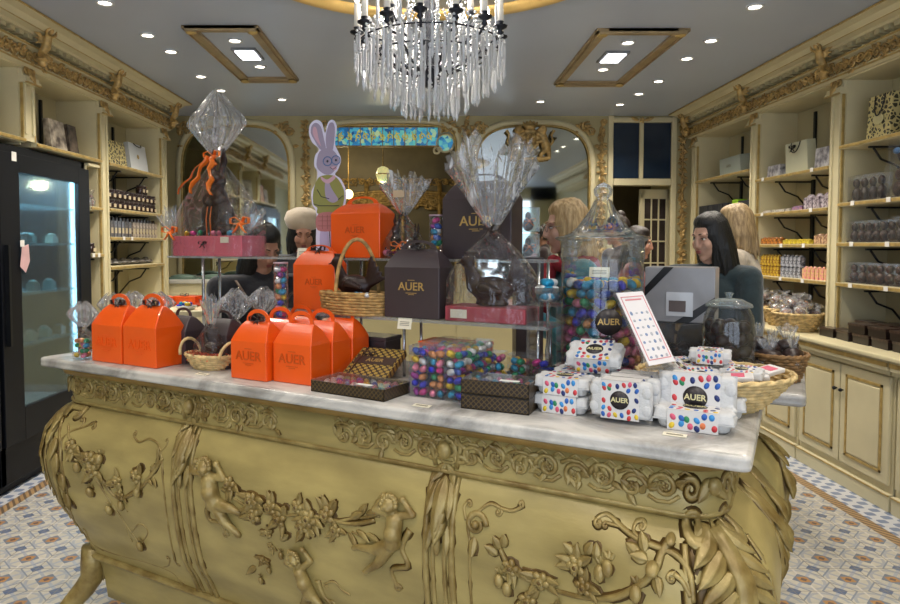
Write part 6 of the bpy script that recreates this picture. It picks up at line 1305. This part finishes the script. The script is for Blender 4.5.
# bags and pictures on the upper left shelves
def bag(name, w, h, d, material, s, y, z, dpt, label, cat='gift bag', handles=None, lean=0, yaw=0, extra=None):
    t = thing(name, label, cat, on(s, dpt, y, z), 0, tilt=(lean, 0, (pi / 2 if s < 0 else -pi / 2) + yaw)); m = MB(); m.loft([[(-w / 2, -d / 2, 0), (w / 2, -d / 2, 0), (w / 2, d / 2, 0), (-w / 2, d / 2, 0)], [(-w / 2 * .97, -d / 2 * .8, h), (w / 2 * .97, -d / 2 * .8, h), (w / 2 * .97, d / 2 * .8, h), (-w / 2 * .97, d / 2 * .8, h)]], sm=False); m.build('bag_body', material, t, bevel=.002)
    if handles:
        for q in (-1, 1): MB().tube([(-w * .2 * cos(pi * i / 12) * 1.0, q * d * .4 - (.02 if handles[1] < 0 and q < 0 else 0) * sin(pi * i / 12), h + handles[1] * sin(pi * i / 12)) for i in range(13)], .004, 6).build('handle', handles[0], t)
    if extra: extra(t)
    return t
PATG, nt, b = base('floral_gold_black'); tc = N(nt, 'ShaderNodeTexCoord'); no = N(nt, 'ShaderNodeTexVoronoi', feature='DISTANCE_TO_EDGE'); no.inputs['Scale'].default_value = 34; nt.links.new(tc.outputs['Object'], no.inputs['Vector']); n2 = N(nt, 'ShaderNodeTexNoise'); n2.inputs['Scale'].default_value = 30; nt.links.new(tc.outputs['Object'], n2.inputs['Vector'])
v_ = math_(nt, 'GREATER_THAN', math_(nt, 'ADD', math_(nt, 'MULTIPLY', no.outputs[0], 2.2), n2.outputs[0]), .82); nt.links.new(mixc(nt, v_, hx('#cdbf86'), hx('#3c3826')), b.inputs['Base Color']); b.inputs['Roughness'].default_value = .4
bag('gift_box', .40, .20, .10, PATG, -1, 5.45, 2.15, .10, 'flat gold and black floral gift box on top of the left jar bay', 'gift box', None, R(-4))
bag('gift_folder', .36, .245, .05, mat('pale_blue_white', '#d5dadf', .4, var=.03), -1, 5.94, 2.15, .09, 'white folder bag beside the floral gift box at upper left', 'gift bag', (BLACKM, -.03), R(-6), 0, lambda t: MB().ell((-.02, -.028, .13), (.022, .002, .02)).build('gold_mark', GILT, t))
SKT = mat('sketch_print', '#cfc4b4', .5, col2='#4c423c', scale=16)
bag('picture_box', .20, .22, .05, SKT, -1, 4.66, 2.15, .10, 'picture box with a dark sketch on the shelf above the fridge', 'gift box', None, R(-6)); bag('picture_box', .12, .22, .05, mat('dark_sketch', '#3a3330', .5, col2='#77695c', scale=18), -1, 4.86, 2.15, .10, 'narrow dark patterned box beside the sketch box above the fridge', 'gift box', None, R(-6))
bag('white_bag', .18, .30, .04, mat('white_sketch', '#d6d1c6', .5, col2='#77716b', scale=9), -1, 4.37, 2.15, .12, 'white sketched bag leaning at the left of the shelf above the fridge', 'gift bag', None, R(-8), R(50))
bag('framed_picture', .24, .26, .03, mat('cream_flower_print', '#d9c3aa', .5, col2='#b06a4c', scale=7), -1, 3.72, 2.16, .06, 'framed flower print standing on the shelf at the left edge', 'picture', None, R(-5), 0, lambda t: MB().b2((-.125, -.018, 0), (-.115, -.010, .265)).b2((.115, -.018, 0), (.125, -.010, .265)).b2((-.125, -.018, .255), (.125, -.010, .265)).build('frame', GOLDL, t))
bag('framed_picture', .2, .22, .03, SKT, -1, 3.45, 2.16, .06, 'second framed print, out at the left edge of the shelf', 'picture', None, R(-5))
# right wall, nearest bay
bag('gift_bag', .22, .27, .12, PATG, 1, 4.13, 2.16, .10, 'black floral pattern gift bag on the top right shelf', 'gift bag', (mat('black_cord', '#1b1820', .5), -.13), 0, 0, lambda t: MB().ell((0, -.062, .12), (.05, .002, .035)).build('plain_oval', mat('cream_oval', '#d6cb98', .5), t))
bag('gift_bag', .2, .18, .12, PATG, 1, 3.86, 2.16, .12, 'second floral gift bag at the right edge of the top shelf', 'gift bag')
darkfig = MB(); darkfig.ell((0, 0, .04), (.03, .028, .04)).ell((0, -.003, .10), (.022, .02, .026)).ell((0, -.02, .04), (.015, .012, .02))
def cbox(w, h, c, c2, d=.07): return [('clear_box', MB().b2((-w / 2, -d / 2, 0), (w / 2, d / 2, h)).mesh('c', [ACRYL])), ('chocolate_figure', MB().add(darkfig.v, darkfig.f, 0, Matrix.Diagonal((w / .075, .9, h / .14, 1))).mesh('c', [mat('choc_' + c[1:], c, .4, col2=c2, scale=40)])), ('base_card', MB().b2((-w / 2 + .002, -d / 2 + .002, .001), (w / 2 - .002, d / 2 - .002, .012)).mesh('c', [GOLDL]))]
NB = 'nearest right shelf bay'
goods('clear_box', cbox(.085, .17, '#3a221a', '#16100e'), 1, 1.78, rng(4.08, 4.40, 4), .07, 'tall clear box with dark chocolate figure, second shelf of the ' + NB, 'display box', 'tall clear boxes on the second right shelf', .08)
goods('clear_box', cbox(.17, .20, '#4a2c22', '#1c1512', .09), 1, 1.78, [3.97, 3.77], .08, 'large clear box with brown chocolate figure on the ' + NB, 'display box', 'large clear boxes', .05)
goods('blue_gift_box', [('clear_box', MB().b2((-.085, -.045, 0), (.085, .045, .15)).mesh('c', [ACRYL])), ('chocolate', MB().ell((0, 0, .06), (.06, .03, .055)).mesh('c', [CHOC])), ('blue_bow', MB().ell((-.025, -.035, .08), (.03, .01, .02)).ell((.025, -.035, .08), (.03, .01, .02)).mesh('c', [mat('blue_satin', '#4f7fb4', .3)]))], 1, 1.982, [3.94], .08, 'clear box with blue bow stacked on top at the right edge', 'display box', None)
goods('clear_box', cbox(.075, .14, '#4a2c1c', '#15100e'), 1, 1.516, rng(3.98, 4.40, 6), .07, 'clear box with chocolate figure on the third shelf of the ' + NB, 'display box', 'clear boxes on the third right shelf', .06)
goods('clear_box', cbox(.07, .155, '#1d1512', '#3d3230'), 1, 1.516, rng(3.55, 3.98, 6), .07, 'dark filled clear box on the third shelf at the right edge', 'display box', 'dark clear boxes on the third right shelf', .04)
goods('clear_box', cbox(.08, .135, '#5f3720', '#1c1411'), 1, 1.25, rng(3.82, 4.40, 7), .07, 'clear box with chocolate figure on the fourth shelf of the ' + NB, 'display box', 'clear boxes on the fourth right shelf', .06)
goods('clear_box', cbox(.07, .15, '#28404c', '#15151a'), 1, 1.25, rng(3.5, 3.8, 4), .07, 'blue tinted clear box on the fourth shelf at the right edge', 'display box', 'blue clear boxes', .04)
bx = [('box_base', MB().b2((-.075, -.055, 0), (.075, .055, .045)).mesh('c', [mat('black_box', '#1e1512', .35, coat=.2)])), ('box_lid', MB().b2((-.078, -.058, .045), (.078, .058, .06)).mesh('c', [mat('black_box_lid', '#2b1e1a', .3, coat=.3, col2='#473630', scale=50)]))]
for d_, dz, ys, g_ in ((-.02, 0, rng(3.45, 4.5, 6), 'front row'), (-.02, .0615, rng(3.45, 4.2, 4), 'front row, second layer'), (.12, 0, rng(3.45, 4.4, 5), 'middle row'), (.12, .0615, rng(3.45, 4.35, 5), 'middle row, second layer'), (.24, 0, rng(3.45, 4.4, 5), 'rear row'), (.24, .0615, rng(3.45, 4.2, 4), 'rear row, second layer')): goods('dark_box', bx, 1, .885, ys, d_, 'flat dark chocolate box on the right worktop, ' + g_, 'chocolate box', 'dark boxes on the worktop, ' + g_, .12, dz)
# right wall, packet bay
bag('gift_bag', .30, .24, .08, mat('pale_sage_card', '#c9c9ae', .5, var=.03), 1, 5.06, 2.045, .10, 'pale sage gift bag with black ribbon handle on the middle bay', 'gift bag', (mat('black_satin'), -.08), R(4), 0, lambda t: ribbon_bow(t, (.0, -.05, .20), .04, mat('black_satin')))
MUG = mat('white_blob_print', '#c9c8ce', .35, col2='#5d5b66', scale=22, coat=.4)
for y, w, h, lb in ((5.38, .20, .10, 'left'), (4.73, .17, .15, 'right')): bag('printed_pouch', w, h, .08, MUG, 1, y, 2.045, .09, 'white pouch with grey print beside the sage bag, on its %s' % lb, 'pouch', None)
def small(c, c2, w=.05, h=.04, d=.04): return [('packet', MB().b2((-w / 2, -d / 2, 0), (w / 2, d / 2, h)).ell((0, 0, h), (w * .4, d * .4, h * .25)).mesh('s', [mat('pack_' + c[1:], c, .4, col2=c2, scale=60, coat=.3)]))]
MBY = 'of the middle right bay'
goods('small_packet', small('#c3bfb8', '#83796f', .06, .02), 1, 1.76, rng(5.1, 5.5, 6), .06, 'flat pale packet on the second shelf ' + MBY, 'packet', 'flat pale packets', .3); goods('printed_box', small('#c9bfc8', '#4d4050', .09, .09, .06), 1, 1.76, rng(4.62, 4.94, 3), .08, 'printed white and brown box on the second shelf ' + MBY, 'box', 'printed boxes second shelf', .15); goods('small_packet', small('#b07a8a', '#4f5f8a', .05, .03), 1, 1.76, [4.98, 5.04], .06, 'small coloured packet on the second shelf ' + MBY, 'packet', 'small coloured packets', .3)
goods('small_packet', small('#c77f35', '#2e1a14', .05, .045), 1, 1.507, rng(5.2, 5.51, 5), .05, 'orange and brown packet on the third shelf ' + MBY, 'packet', 'orange packets third shelf', .3); goods('small_packet', small('#d9c83a', '#8c6a2a', .06, .03), 1, 1.507, rng(4.82, 5.18, 6), .05, 'yellow packet on the third shelf ' + MBY, 'packet', 'yellow packets third shelf', .3); goods('small_packet', small('#cfae8a', '#6a4030', .08, .06, .06), 1, 1.507, rng(4.62, 4.8, 2), .08, 'tan packet on the third shelf ' + MBY, 'packet', 'tan packets third shelf', .1, .0)
for dz in (0, .082):
    a_ = ', %s layer' % ('lower' if dz == 0 else 'upper')
    goods('sweet_packet', small('#d8b73c', '#6b2f1d', .042, .075), 1, 1.25, rng(5.22, 5.51, 6), .05, 'yellow and brown sweet packet, fourth shelf ' + MBY + a_, 'packet', 'yellow sweet packets' + a_, .1, dz); goods('sweet_packet', small('#b9bcc6', '#33333a', .045, .075), 1, 1.25, rng(4.92, 5.2, 5), .05, 'silver striped sweet packet, fourth shelf ' + MBY + a_, 'packet', 'silver sweet packets' + a_, .1, dz)
goods('sweet_packet', small('#d87f8a', '#dcc37a', .042, .075), 1, 1.25, rng(4.58, 4.9, 6), .05, 'pink and yellow sweet packet on the fourth shelf ' + MBY, 'packet', 'pink sweet packets', .1)
WR = [('packet_fill', MB().ell((0, 0, .03), (.05, .04, .03)).mesh('s', [mat('mixed_brown', '#8d5a38', .4, col2='#33201a', scale=40)])), ('clear_wrap', MB().lathe([(.03, .0), (.055, .03), (.045, .055), (.012, .075), (.04, .10)], 14, caps=False, fn=lambda a, z: .005 * sin(7 * a)).mesh('s', [film('bright_wrap', haze=.28, gloss=.5, streak=20, bump=.6)]))]
for y, x_, r_, lb, grp, wm in ((4.73, 2.68, .16, 'nearest of three on the right worktop', 'wraps in the nearest worktop basket', WICKERL), (5.05, 2.76, .15, 'middle of three on the right worktop', 'wraps in the middle worktop basket', WICKERL), (5.37, 2.72, .15, 'farthest of three on the right worktop', 'wraps in the farthest worktop basket', WICKER)):
    basket((x_, y, .887), r_ * .65, r_, .12, 9, wm, 'round wicker basket of wrapped sweets, ' + lb, nst=24); rnd = random.Random(int(y * 10)); w0 = None
    for i in range(11):
        a = i * 2.4; q = r_ * .72 * sqrt((i % 8 + .5) / 8); p = (x_ + q * cos(a), y + q * sin(a), .985 + .045 * (i // 8) + (.02 if i > 5 else 0)); tl_ = (rnd.uniform(-.6, .6), rnd.uniform(-.6, .6), rnd.uniform(0, 6))
        if w0 is None:
            w0 = thing('wrapped_sweet', 'clear wrapped sweet packet in the basket, ' + lb, 'sweet packet', p, 0, grp, tilt=tl_)
            for n_, me in WR: link(n_, me, w0)
        else: dup(w0, p, rot=tl_)
# right wall, far bay
t = bag('gift_box', .42, .17, .12, mat('grey_green_card', '#aab3ab', .5, var=.03), 1, 6.16, 2.15, .12, 'grey green gift box on the top shelf of the far right bay', 'gift box', None, R(8)); m = MB(); add_text(m, 'AUER', .035, Tr(0, -.062, .09)); m.build('lettering', mat('grey_print'), t)
goods('dark_bin', [('bin', MB().b2((-.05, -.06, 0), (.05, .06, .13)).mesh('c', [mat('charcoal_bag', '#23252a', .5, col2='#33363c', scale=20)]))], 1, 1.76, rng(6.1, 6.74, 6), .08, 'charcoal paper bag in the row on the far right bay', 'paper bag', 'charcoal bags on the far bay', .1); goods('green_packet', [('g', MB().b2((-.06, -.04, 0), (.06, .04, .15)).mesh('c', [mat('lime_green', '#86b32a', .4)]))], 1, 1.76, [5.98], .07, 'lime green packet next to the charcoal bags', 'packet', None)
goods('dark_bin', [('bin', MB().b2((-.05, -.06, 0), (.05, .06, .13)).mesh('c', [mat('charcoal_bag')]))], 1, 1.76, [5.74, 5.85], .08, 'charcoal paper bag right of the lime packet', 'paper bag', 'bags right of the lime packet', .1)
# price tags hanging on the shelf edges
for s, ylist, zs_, w1_ in ((1, (5.4, 4.72), (2.045, 1.76), 'middle'), (1, (5.1, 4.8), (1.507, 1.25), 'middle'), (1, (4.26, 3.93), (1.78, 1.516, 1.25), 'nearest'), (-1, (5.4, 5.55), (1.565,), 'left jar'), (-1, (4.9, 4.98), (1.435,), 'fridge side')):
    for z in zs_:
        for y in ylist: o = link('shelf_tag', tagm, loc=((2.77 - .022) if s > 0 else (-2.48 + .022), y, z - .010), rz=(-pi / 2 if s > 0 else pi / 2)); tag(o, 'small white price tag on a shelf edge of the %s bay' % w1_, 'price tag', 'shelf price tags, ' + w1_ + ' bay')
# a table of orange packets and sweets behind the counter at left
pt = PY(170, 305, 3.1); t = thing('side_table', 'low cream display table behind the left part of the counter', 'table', (-1.28, 3.45, 0), R(10)); zt_ = 1.17
MB().box((0, 0, zt_ - .015), (.62, .36, .03)).build('table_top', CREAM, t, bevel=.005)
for x in (-.28, .28):
    for y in (-.15, .15): MB().cyl((x, y, 0), (x, y, zt_ - .03), .018).build('leg', CREAM, t)
for k, (x, y, rz, lb) in enumerate(((-1.42, 3.52, .5, 'left'), (-1.28, 3.56, -.2, 'middle'), (-1.12, 3.50, .3, 'right'))):
    t = thing('orange_packet', 'orange packet with dark bow on the small table behind the counter, ' + lb, 'packet', (x, y, zt_ + .001), rz); MB().box((0, 0, .028), (.13, .09, .055)).build('box_body', ORANGE, t, bevel=.004); ribbon_bow(t, (0, -.03, .06), .025, BRRIB)
for k, x in enumerate((-1.38, -1.22, -1.08)):
    t = thing('sweet_heap', 'small heap of foil eggs on the table behind the counter', 'sweets', (x, 3.36, zt_ + .001), 0, 'egg heaps on the side table'); rnd = random.Random(k); MB().lathe([(.001, .001), (.04, .002), (.055, .02)], 16).build('paper_dish', WHITE, t); eggs_stuff(t, [(rnd.uniform(-.03, .03), rnd.uniform(-.03, .03), .02 + .01 * (i // 6)) for i in range(12)], rnd, .8, [6, 8, 0, 1])
# ================================================================== PEOPLE
SKIN = mat('skin_warm', '#c08e76', .5, var=.06, scale=14, spec=.4); SKIN2 = mat('skin_pale', '#c49a85', .5, var=.06, scale=14, spec=.4)
EYEW = mat('eye_white', '#d8d2cc', .2); EYED = mat('eye_dark', '#1f1713', .15, coat=.6); LIP = mat('lip', '#9a5650', .4); BROWM = mat('brow_dark', '#2e2019', .7)
def person(name, label, loc, face, Hh, coat, hairc, hair='long', skin=SKIN, yaw=0, nod=.15, trousers='#22242a', arms='down', lean=0, extra=None, wide=1, group=None, brow=BROWM, closed=False, cap=False):
    t = thing(name, label, 'person', (loc[0], loc[1], 0), face, group); k = Hh / 1.68
    def J(x, y, z): return V((x * k, y * k + lean * max(0, z - .9) * k, z * k))
    hc = J(0, -.035, 1.555); HM = Matrix.Translation(hc) @ Rz(yaw) @ Rx(nod) @ Matrix.Scale(k * .93, 4)
    def hd(m):
        m.ell((0, .018, .028), (.074, .094, .098), 0, HM, 20, 14); m.ell((0, -.022, -.045), (.056, .062, .066), 0, HM, 16, 10); m.ell((0, -.062, -.094), (.022, .020, .020), 0, HM)
        m.limb((0, -.086, .022), .009, (0, -.099, -.022), .0125, 0, HM); [m.ell((q * .010, -.096, -.028), (.009, .010, .008), 0, HM) for q in (-1, 1)]
        for q in (-1, 1): m.ell((q * .034, -.058, -.022), (.026, .026, .030), 0, HM); m.ell((q * .030, -.074, .034), (.022, .014, .008), 0, HM); m.ell((q * .075, .016, -.008), (.008, .018, .030), 0, HM)
        m.ell((0, -.078, -.056), (.024, .014, .012), 0, HM)
    sh = .175 * wide
    if arms == 'fold': A = [((-sh, 0, 1.36), (-sh - .03, -.03, 1.08), (-.06, -.24, 1.16)), ((sh, 0, 1.36), (sh + .03, -.03, 1.08), (.05, -.24, 1.20))]
    elif arms == 'fwd': A = [((-sh, 0, 1.36), (-sh - .03, -.08, 1.10), (-.12, -.30, 1.05)), ((sh, 0, 1.36), (sh + .03, -.08, 1.10), (.12, -.30, 1.05))]
    else: A = [((-sh, 0, 1.36), (-sh - .05, .02, 1.08), (-sh - .04, -.05, .84)), ((sh, 0, 1.36), (sh + .05, .02, 1.08), (sh + .04, -.05, .84))]
    m = MB(); hd(m); m.limb(J(0, .01, 1.40), .048 * k, J(0, -.012, 1.49), .046 * k); m.ell(J(0, .01, 1.22), (.13 * k, .08 * k, .18 * k)); m.ell(J(0, .01, .98), (.14 * k, .09 * k, .16 * k))
    for s_, e_, w_ in A:
        s_, e_, w_ = J(*s_), J(*e_), J(*w_); m.limb(s_, .042 * k, e_, .034 * k); m.limb(e_, .034 * k, w_, .023 * k); d = (w_ - e_).normalized(); x, y = basis(d)
        pc = w_ + d * .045 * k; m.ell(pc, .030 * k); m.limb(w_, .022 * k, pc + d * .03 * k, .024 * k)
        for i in range(4):
            b0 = pc + x * (i - 1.5) * .016 * k + d * .025 * k; L = (.030, .036, .034, .026)[i] * k; mid = b0 + d * L + y * .006 * k; m.limb(b0, .0085 * k, mid, .008 * k); m.limb(mid, .008 * k, mid + (d * .8 + y * .6).normalized() * L * .8, .007 * k)
        m.limb(w_ + x * .02 * k + d * .02 * k, .011 * k, w_ + (x * .05 + d * .055) * k, .0085 * k)
    for q in (-1, 1): m.limb(J(q * .09, .01, .90), .080 * k, J(q * .10, 0, .50), .052 * k); m.limb(J(q * .10, 0, .50), .052 * k, J(q * .10, .02, .10), .035 * k); m.ell(J(q * .10, -.05, .04), (.042 * k, .12 * k, .038 * k))
    fused(m, .0075, 2).build('body', skin, t)
    for q in (-1, 1):
        if closed: MB().tube([HM @ V((q * (.018 + .006 * i), -.0845 + .0028 * i * i * .5, .008 - .002 * sin(pi * i / 4))) for i in range(5)], .0018 * k, 5).build('eyelashes', EYED, t)
        else: MB().ell((q * .030, -.0745, .010), (.0105, .0085, .0052), 0, HM).ell((q * .030, -.0792, .010), (.0048, .0045, .0048), 1, HM).tube([HM @ V((q * (.019 + .0055 * i), -.0855 + .0028 * i * i * .5, .0135 + .003 * sin(pi * i / 4))) for i in range(5)], .0016 * k, 5, 1).build('eye', [EYEW, EYED], t)
        MB().tube([HM @ V((q * (.014 + .0085 * i), -.088 + .0035 * i * i * .6, .036 + .003 * sin(i))) for i in range(5)], .0026 * k, 5).build('eyebrow', brow, t)
    MB().ell((0, -.0905, -.052), (.019, .007, .0045), 0, HM).ell((0, -.0895, -.060), (.016, .007, .005), 0, HM).build('lips', LIP, t)
    CMt = mat('cloth_' + coat[1:], coat, .85, var=.18, scale=30, bump=.3, bscale=45, sheen=.3); TR_ = mat('cloth_' + trousers[1:], trousers, .85, var=.15, scale=30)
    m = MB(); m.ell(J(0, .012, 1.24), (.165 * k * wide, .112 * k, .19 * k)); m.limb(J(-sh * .8, .01, 1.365), .062 * k, J(sh * .8, .01, 1.365), .062 * k); m.ell(J(0, .01, 1.0), (.175 * k * wide, .13 * k, .2 * k)); m.limb(J(0, .02, 1.40), .068 * k, J(0, .01, 1.425), .058 * k); m.ell(J(0, .01, .86), (.19 * k * wide, .14 * k, .12 * k))
    for s_, e_, w_ in A: s_, e_, w_ = J(*s_), J(*e_), J(*w_); m.limb(s_, .066 * k, e_, .055 * k); m.limb(e_, .055 * k, w_ + (e_ - w_) * .08, .042 * k)
    fused(m, .012, 3).build('coat', CMt, t)
    m = MB()
    for q in (-1, 1): m.limb(J(q * .09, .01, .88), .098 * k, J(q * .10, 0, .50), .068 * k); m.limb(J(q * .10, 0, .50), .068 * k, J(q * .10, .02, .09), .052 * k)
    fused(m, .014, 2).build('trousers', TR_, t); m = MB(); [m.ell(J(q * .10, -.045, .045), (.05 * k, .135 * k, .045 * k)) for q in (-1, 1)]; m.map(lambda q: (q.x, q.y, max(q.z, .002))); m.build('shoes', mat('shoe_black', '#17161a', .4), t)
    rnd = random.Random(len(label)); m = MB(); HR = hairc; 
    (None if cap else m.ell((0, .008, .088), (.073, .079, .052), 0, HM, 20, 12)); m.ell((0, .030, .042 - .03 * cap), (.083, .092, .094 - .02 * cap), 0, HM, 20, 14)
    if hair in ('long', 'short', 'bob'):
        L = {'long': .34, 'bob': .20, 'short': .12}[hair]; 
        for i in range(64):
            a = R(-62 + 304 * i / 63); s0 = V((.018 * cos(a), .028 + .02 * sin(a), .132 - .075 * cap)); s1 = V((.082 * cos(a), .024 + .084 * sin(a), .03)); fr = max(0, -sin(a)); s2 = V((.092 * cos(a) * (1 + .1 * rnd.random()), .030 + .09 * sin(a) + fr * .015, -.06)); Lq = L * (1 - .25 * fr) * rnd.uniform(.72, 1.1)
            s3 = V((.080 * cos(a) * rnd.uniform(.9, 1.25), .045 + .075 * sin(a) * rnd.uniform(.9, 1.2), -Lq)); w1 = .004 * rnd.uniform(-1, 1)
            pts = [s0, V((.045 * cos(a), .026 + .05 * sin(a), .117 - .065 * cap)), V((.070 * cos(a), .025 + .073 * sin(a), .082 - .035 * cap)), s1, s2, (s2 + s3) / 2 + V((w1 * 2, w1, 0)), s3 + V((.012 * sin(i * 2.3), .008 * cos(i * 1.7), .03 * sin(i * 1.1)))]; m.tube([HM @ p for p in pts], [(q_ * (1 + .25 * sin(i * 2.9))) * k for q_ in (.010, .010, .010, .011, .010, .009, .003)], 6)
    if hair == 'bun': m.ell((0, .045, .135), (.042, .040, .036), 0, HM); m.ell((0, .05, .0), (.080, .075, .06), 0, HM); [m.ell((q * .070, .01, .01), (.012, .045, .04), 0, HM) for q in (-1, 1)]
    v = fused(m, .0055, 0); v.build('hair', HR, t)
    if extra: extra(t, HM, k)
    return t
def hairm(n, c, c2): return mat(n, c, .42, col2=c2, scale=26, stretch=(3, 3, .35), bump=.5, bscale=60, spec=.5)
BLOND = hairm('blonde_hair', '#cfb283', '#9a7c50'); BLK_H = hairm('black_hair', '#15120f', '#07070a'); DKB_H = hairm('dark_brown_hair', '#2c1f19', '#120d0b'); LBR = hairm('light_brown_hair', '#b39a72', '#7d6748')
def glasses(t, HM, k):
    m = MB()
    for q in (-1, 1): m.tube([HM @ V((q * .031 + .021 * cos(a), -.096, .010 + .017 * sin(a))) for a in [2 * pi * i / 20 for i in range(20)]], .0013, 5, closed=True); m.tube([HM @ V(p) for p in ((q * .052, -.094, .014), (q * .074, -.05, .014), (q * .080, .02, .008))], .0013, 5)
    m.tube([HM @ V(p) for p in ((-.01, -.097, .012), (0, -.1, .015), (.01, -.097, .012))], .0013, 5); m.build('glasses', mat('thin_metal', '#8f8a86', .25, .9), t)
def scarf(t, HM, k):
    m = MB(); m.tube([(.09 * k * cos(a), .0 + .085 * k * sin(a), 1.40 * k + .01 * sin(3 * a)) for a in [2 * pi * i / 20 for i in range(20)]], .032 * k, 8, closed=True); m.limb((.02, -.11 * k, 1.38 * k), .035 * k, (.04, -.15 * k, 1.15 * k), .03 * k); m.limb((-.03, -.11 * k, 1.38 * k), .035 * k, (-.03, -.15 * k, 1.2 * k), .03 * k); m.build('red_scarf', mat('red_knit', '#8f1f2b', .9, var=.2, bump=.3), t)
def beret(t, HM, k):
    m = MB(); m.lathe([(.090, .022), (.106, .045), (.120, .085), (.106, .128), (.06, .152), (.001, .156)], 28, 0, HM @ Tr(0, .03, -.005) @ Rx(-.15)); m.build('beret', mat('cream_felt', '#c4b49c', .9, var=.08, bump=.3, sheen=.5), t)
def strap(t, HM, k): MB().tube([(-.16 * k, -.09, 1.40 * k), (-.05, -.16, 1.2 * k), (.10, -.15, 1.0 * k)], .012, 6, flat=.4).build('bag_strap', mat('brown_strap', '#5d4636', .5), t)
def px(px_, Y): return (px_ - VPX) / FPX * Y
person('person', 'person with blonde hair, thin glasses and red scarf, facing left behind the big jar', (px(574, 2.9), 2.92), R(-88), 1.70, '#2f6f7c', BLOND, 'bob', SKIN2, 0, .12, arms='fold', extra=lambda t, H_, k: (glasses(t, H_, k), scarf(t, H_, k)), brow=mat('brow_blond', '#9c8058', .7))
person('person', 'person with long black hair in a dark teal denim shirt, looking left', (px(711, 3.25), 3.25), R(-38), 1.655, '#14292f', BLK_H, 'long', SKIN2, R(-28), .20, arms='fwd', extra=None)
person('person', 'person with fair hair in a pale fluffy coat, back turned, beside the right shelves', (px(741, 3.9), 3.92), R(-125), 1.74, '#b8ab98', LBR, 'bob', SKIN2, R(10), .1, arms='down')
person('person', 'person with dark hair in a bun looking left at the back doorway', (px(620, 5.3), 5.3), R(-80), 1.74, '#3a2a2e', DKB_H, 'bun', SKIN, 0, .05)
person('person', 'person with smooth dark hair and a red coat facing right by the back door', (px(634, 4.7), 4.7), R(72), 1.63, '#7d2630', DKB_H, 'bob', SKIN, 0, .15)
person('person', 'person in a cream beret and dark coat looking down, left of the rabbit cutout', (px(302, 4.05), 4.08), R(14), 1.70, '#1b1d26', BLK_H, 'bob', SKIN, 0, .42, arms='fwd', extra=beret, closed=True, cap=True)
person('person', 'person with black hair bending forward in a black coat, behind the pink box', (px(255, 3.1), 3.24), R(30), 1.60, '#14161f', BLK_H, 'long', SKIN, R(12), .5, arms='fwd', wide=1.25, extra=strap, closed=True)
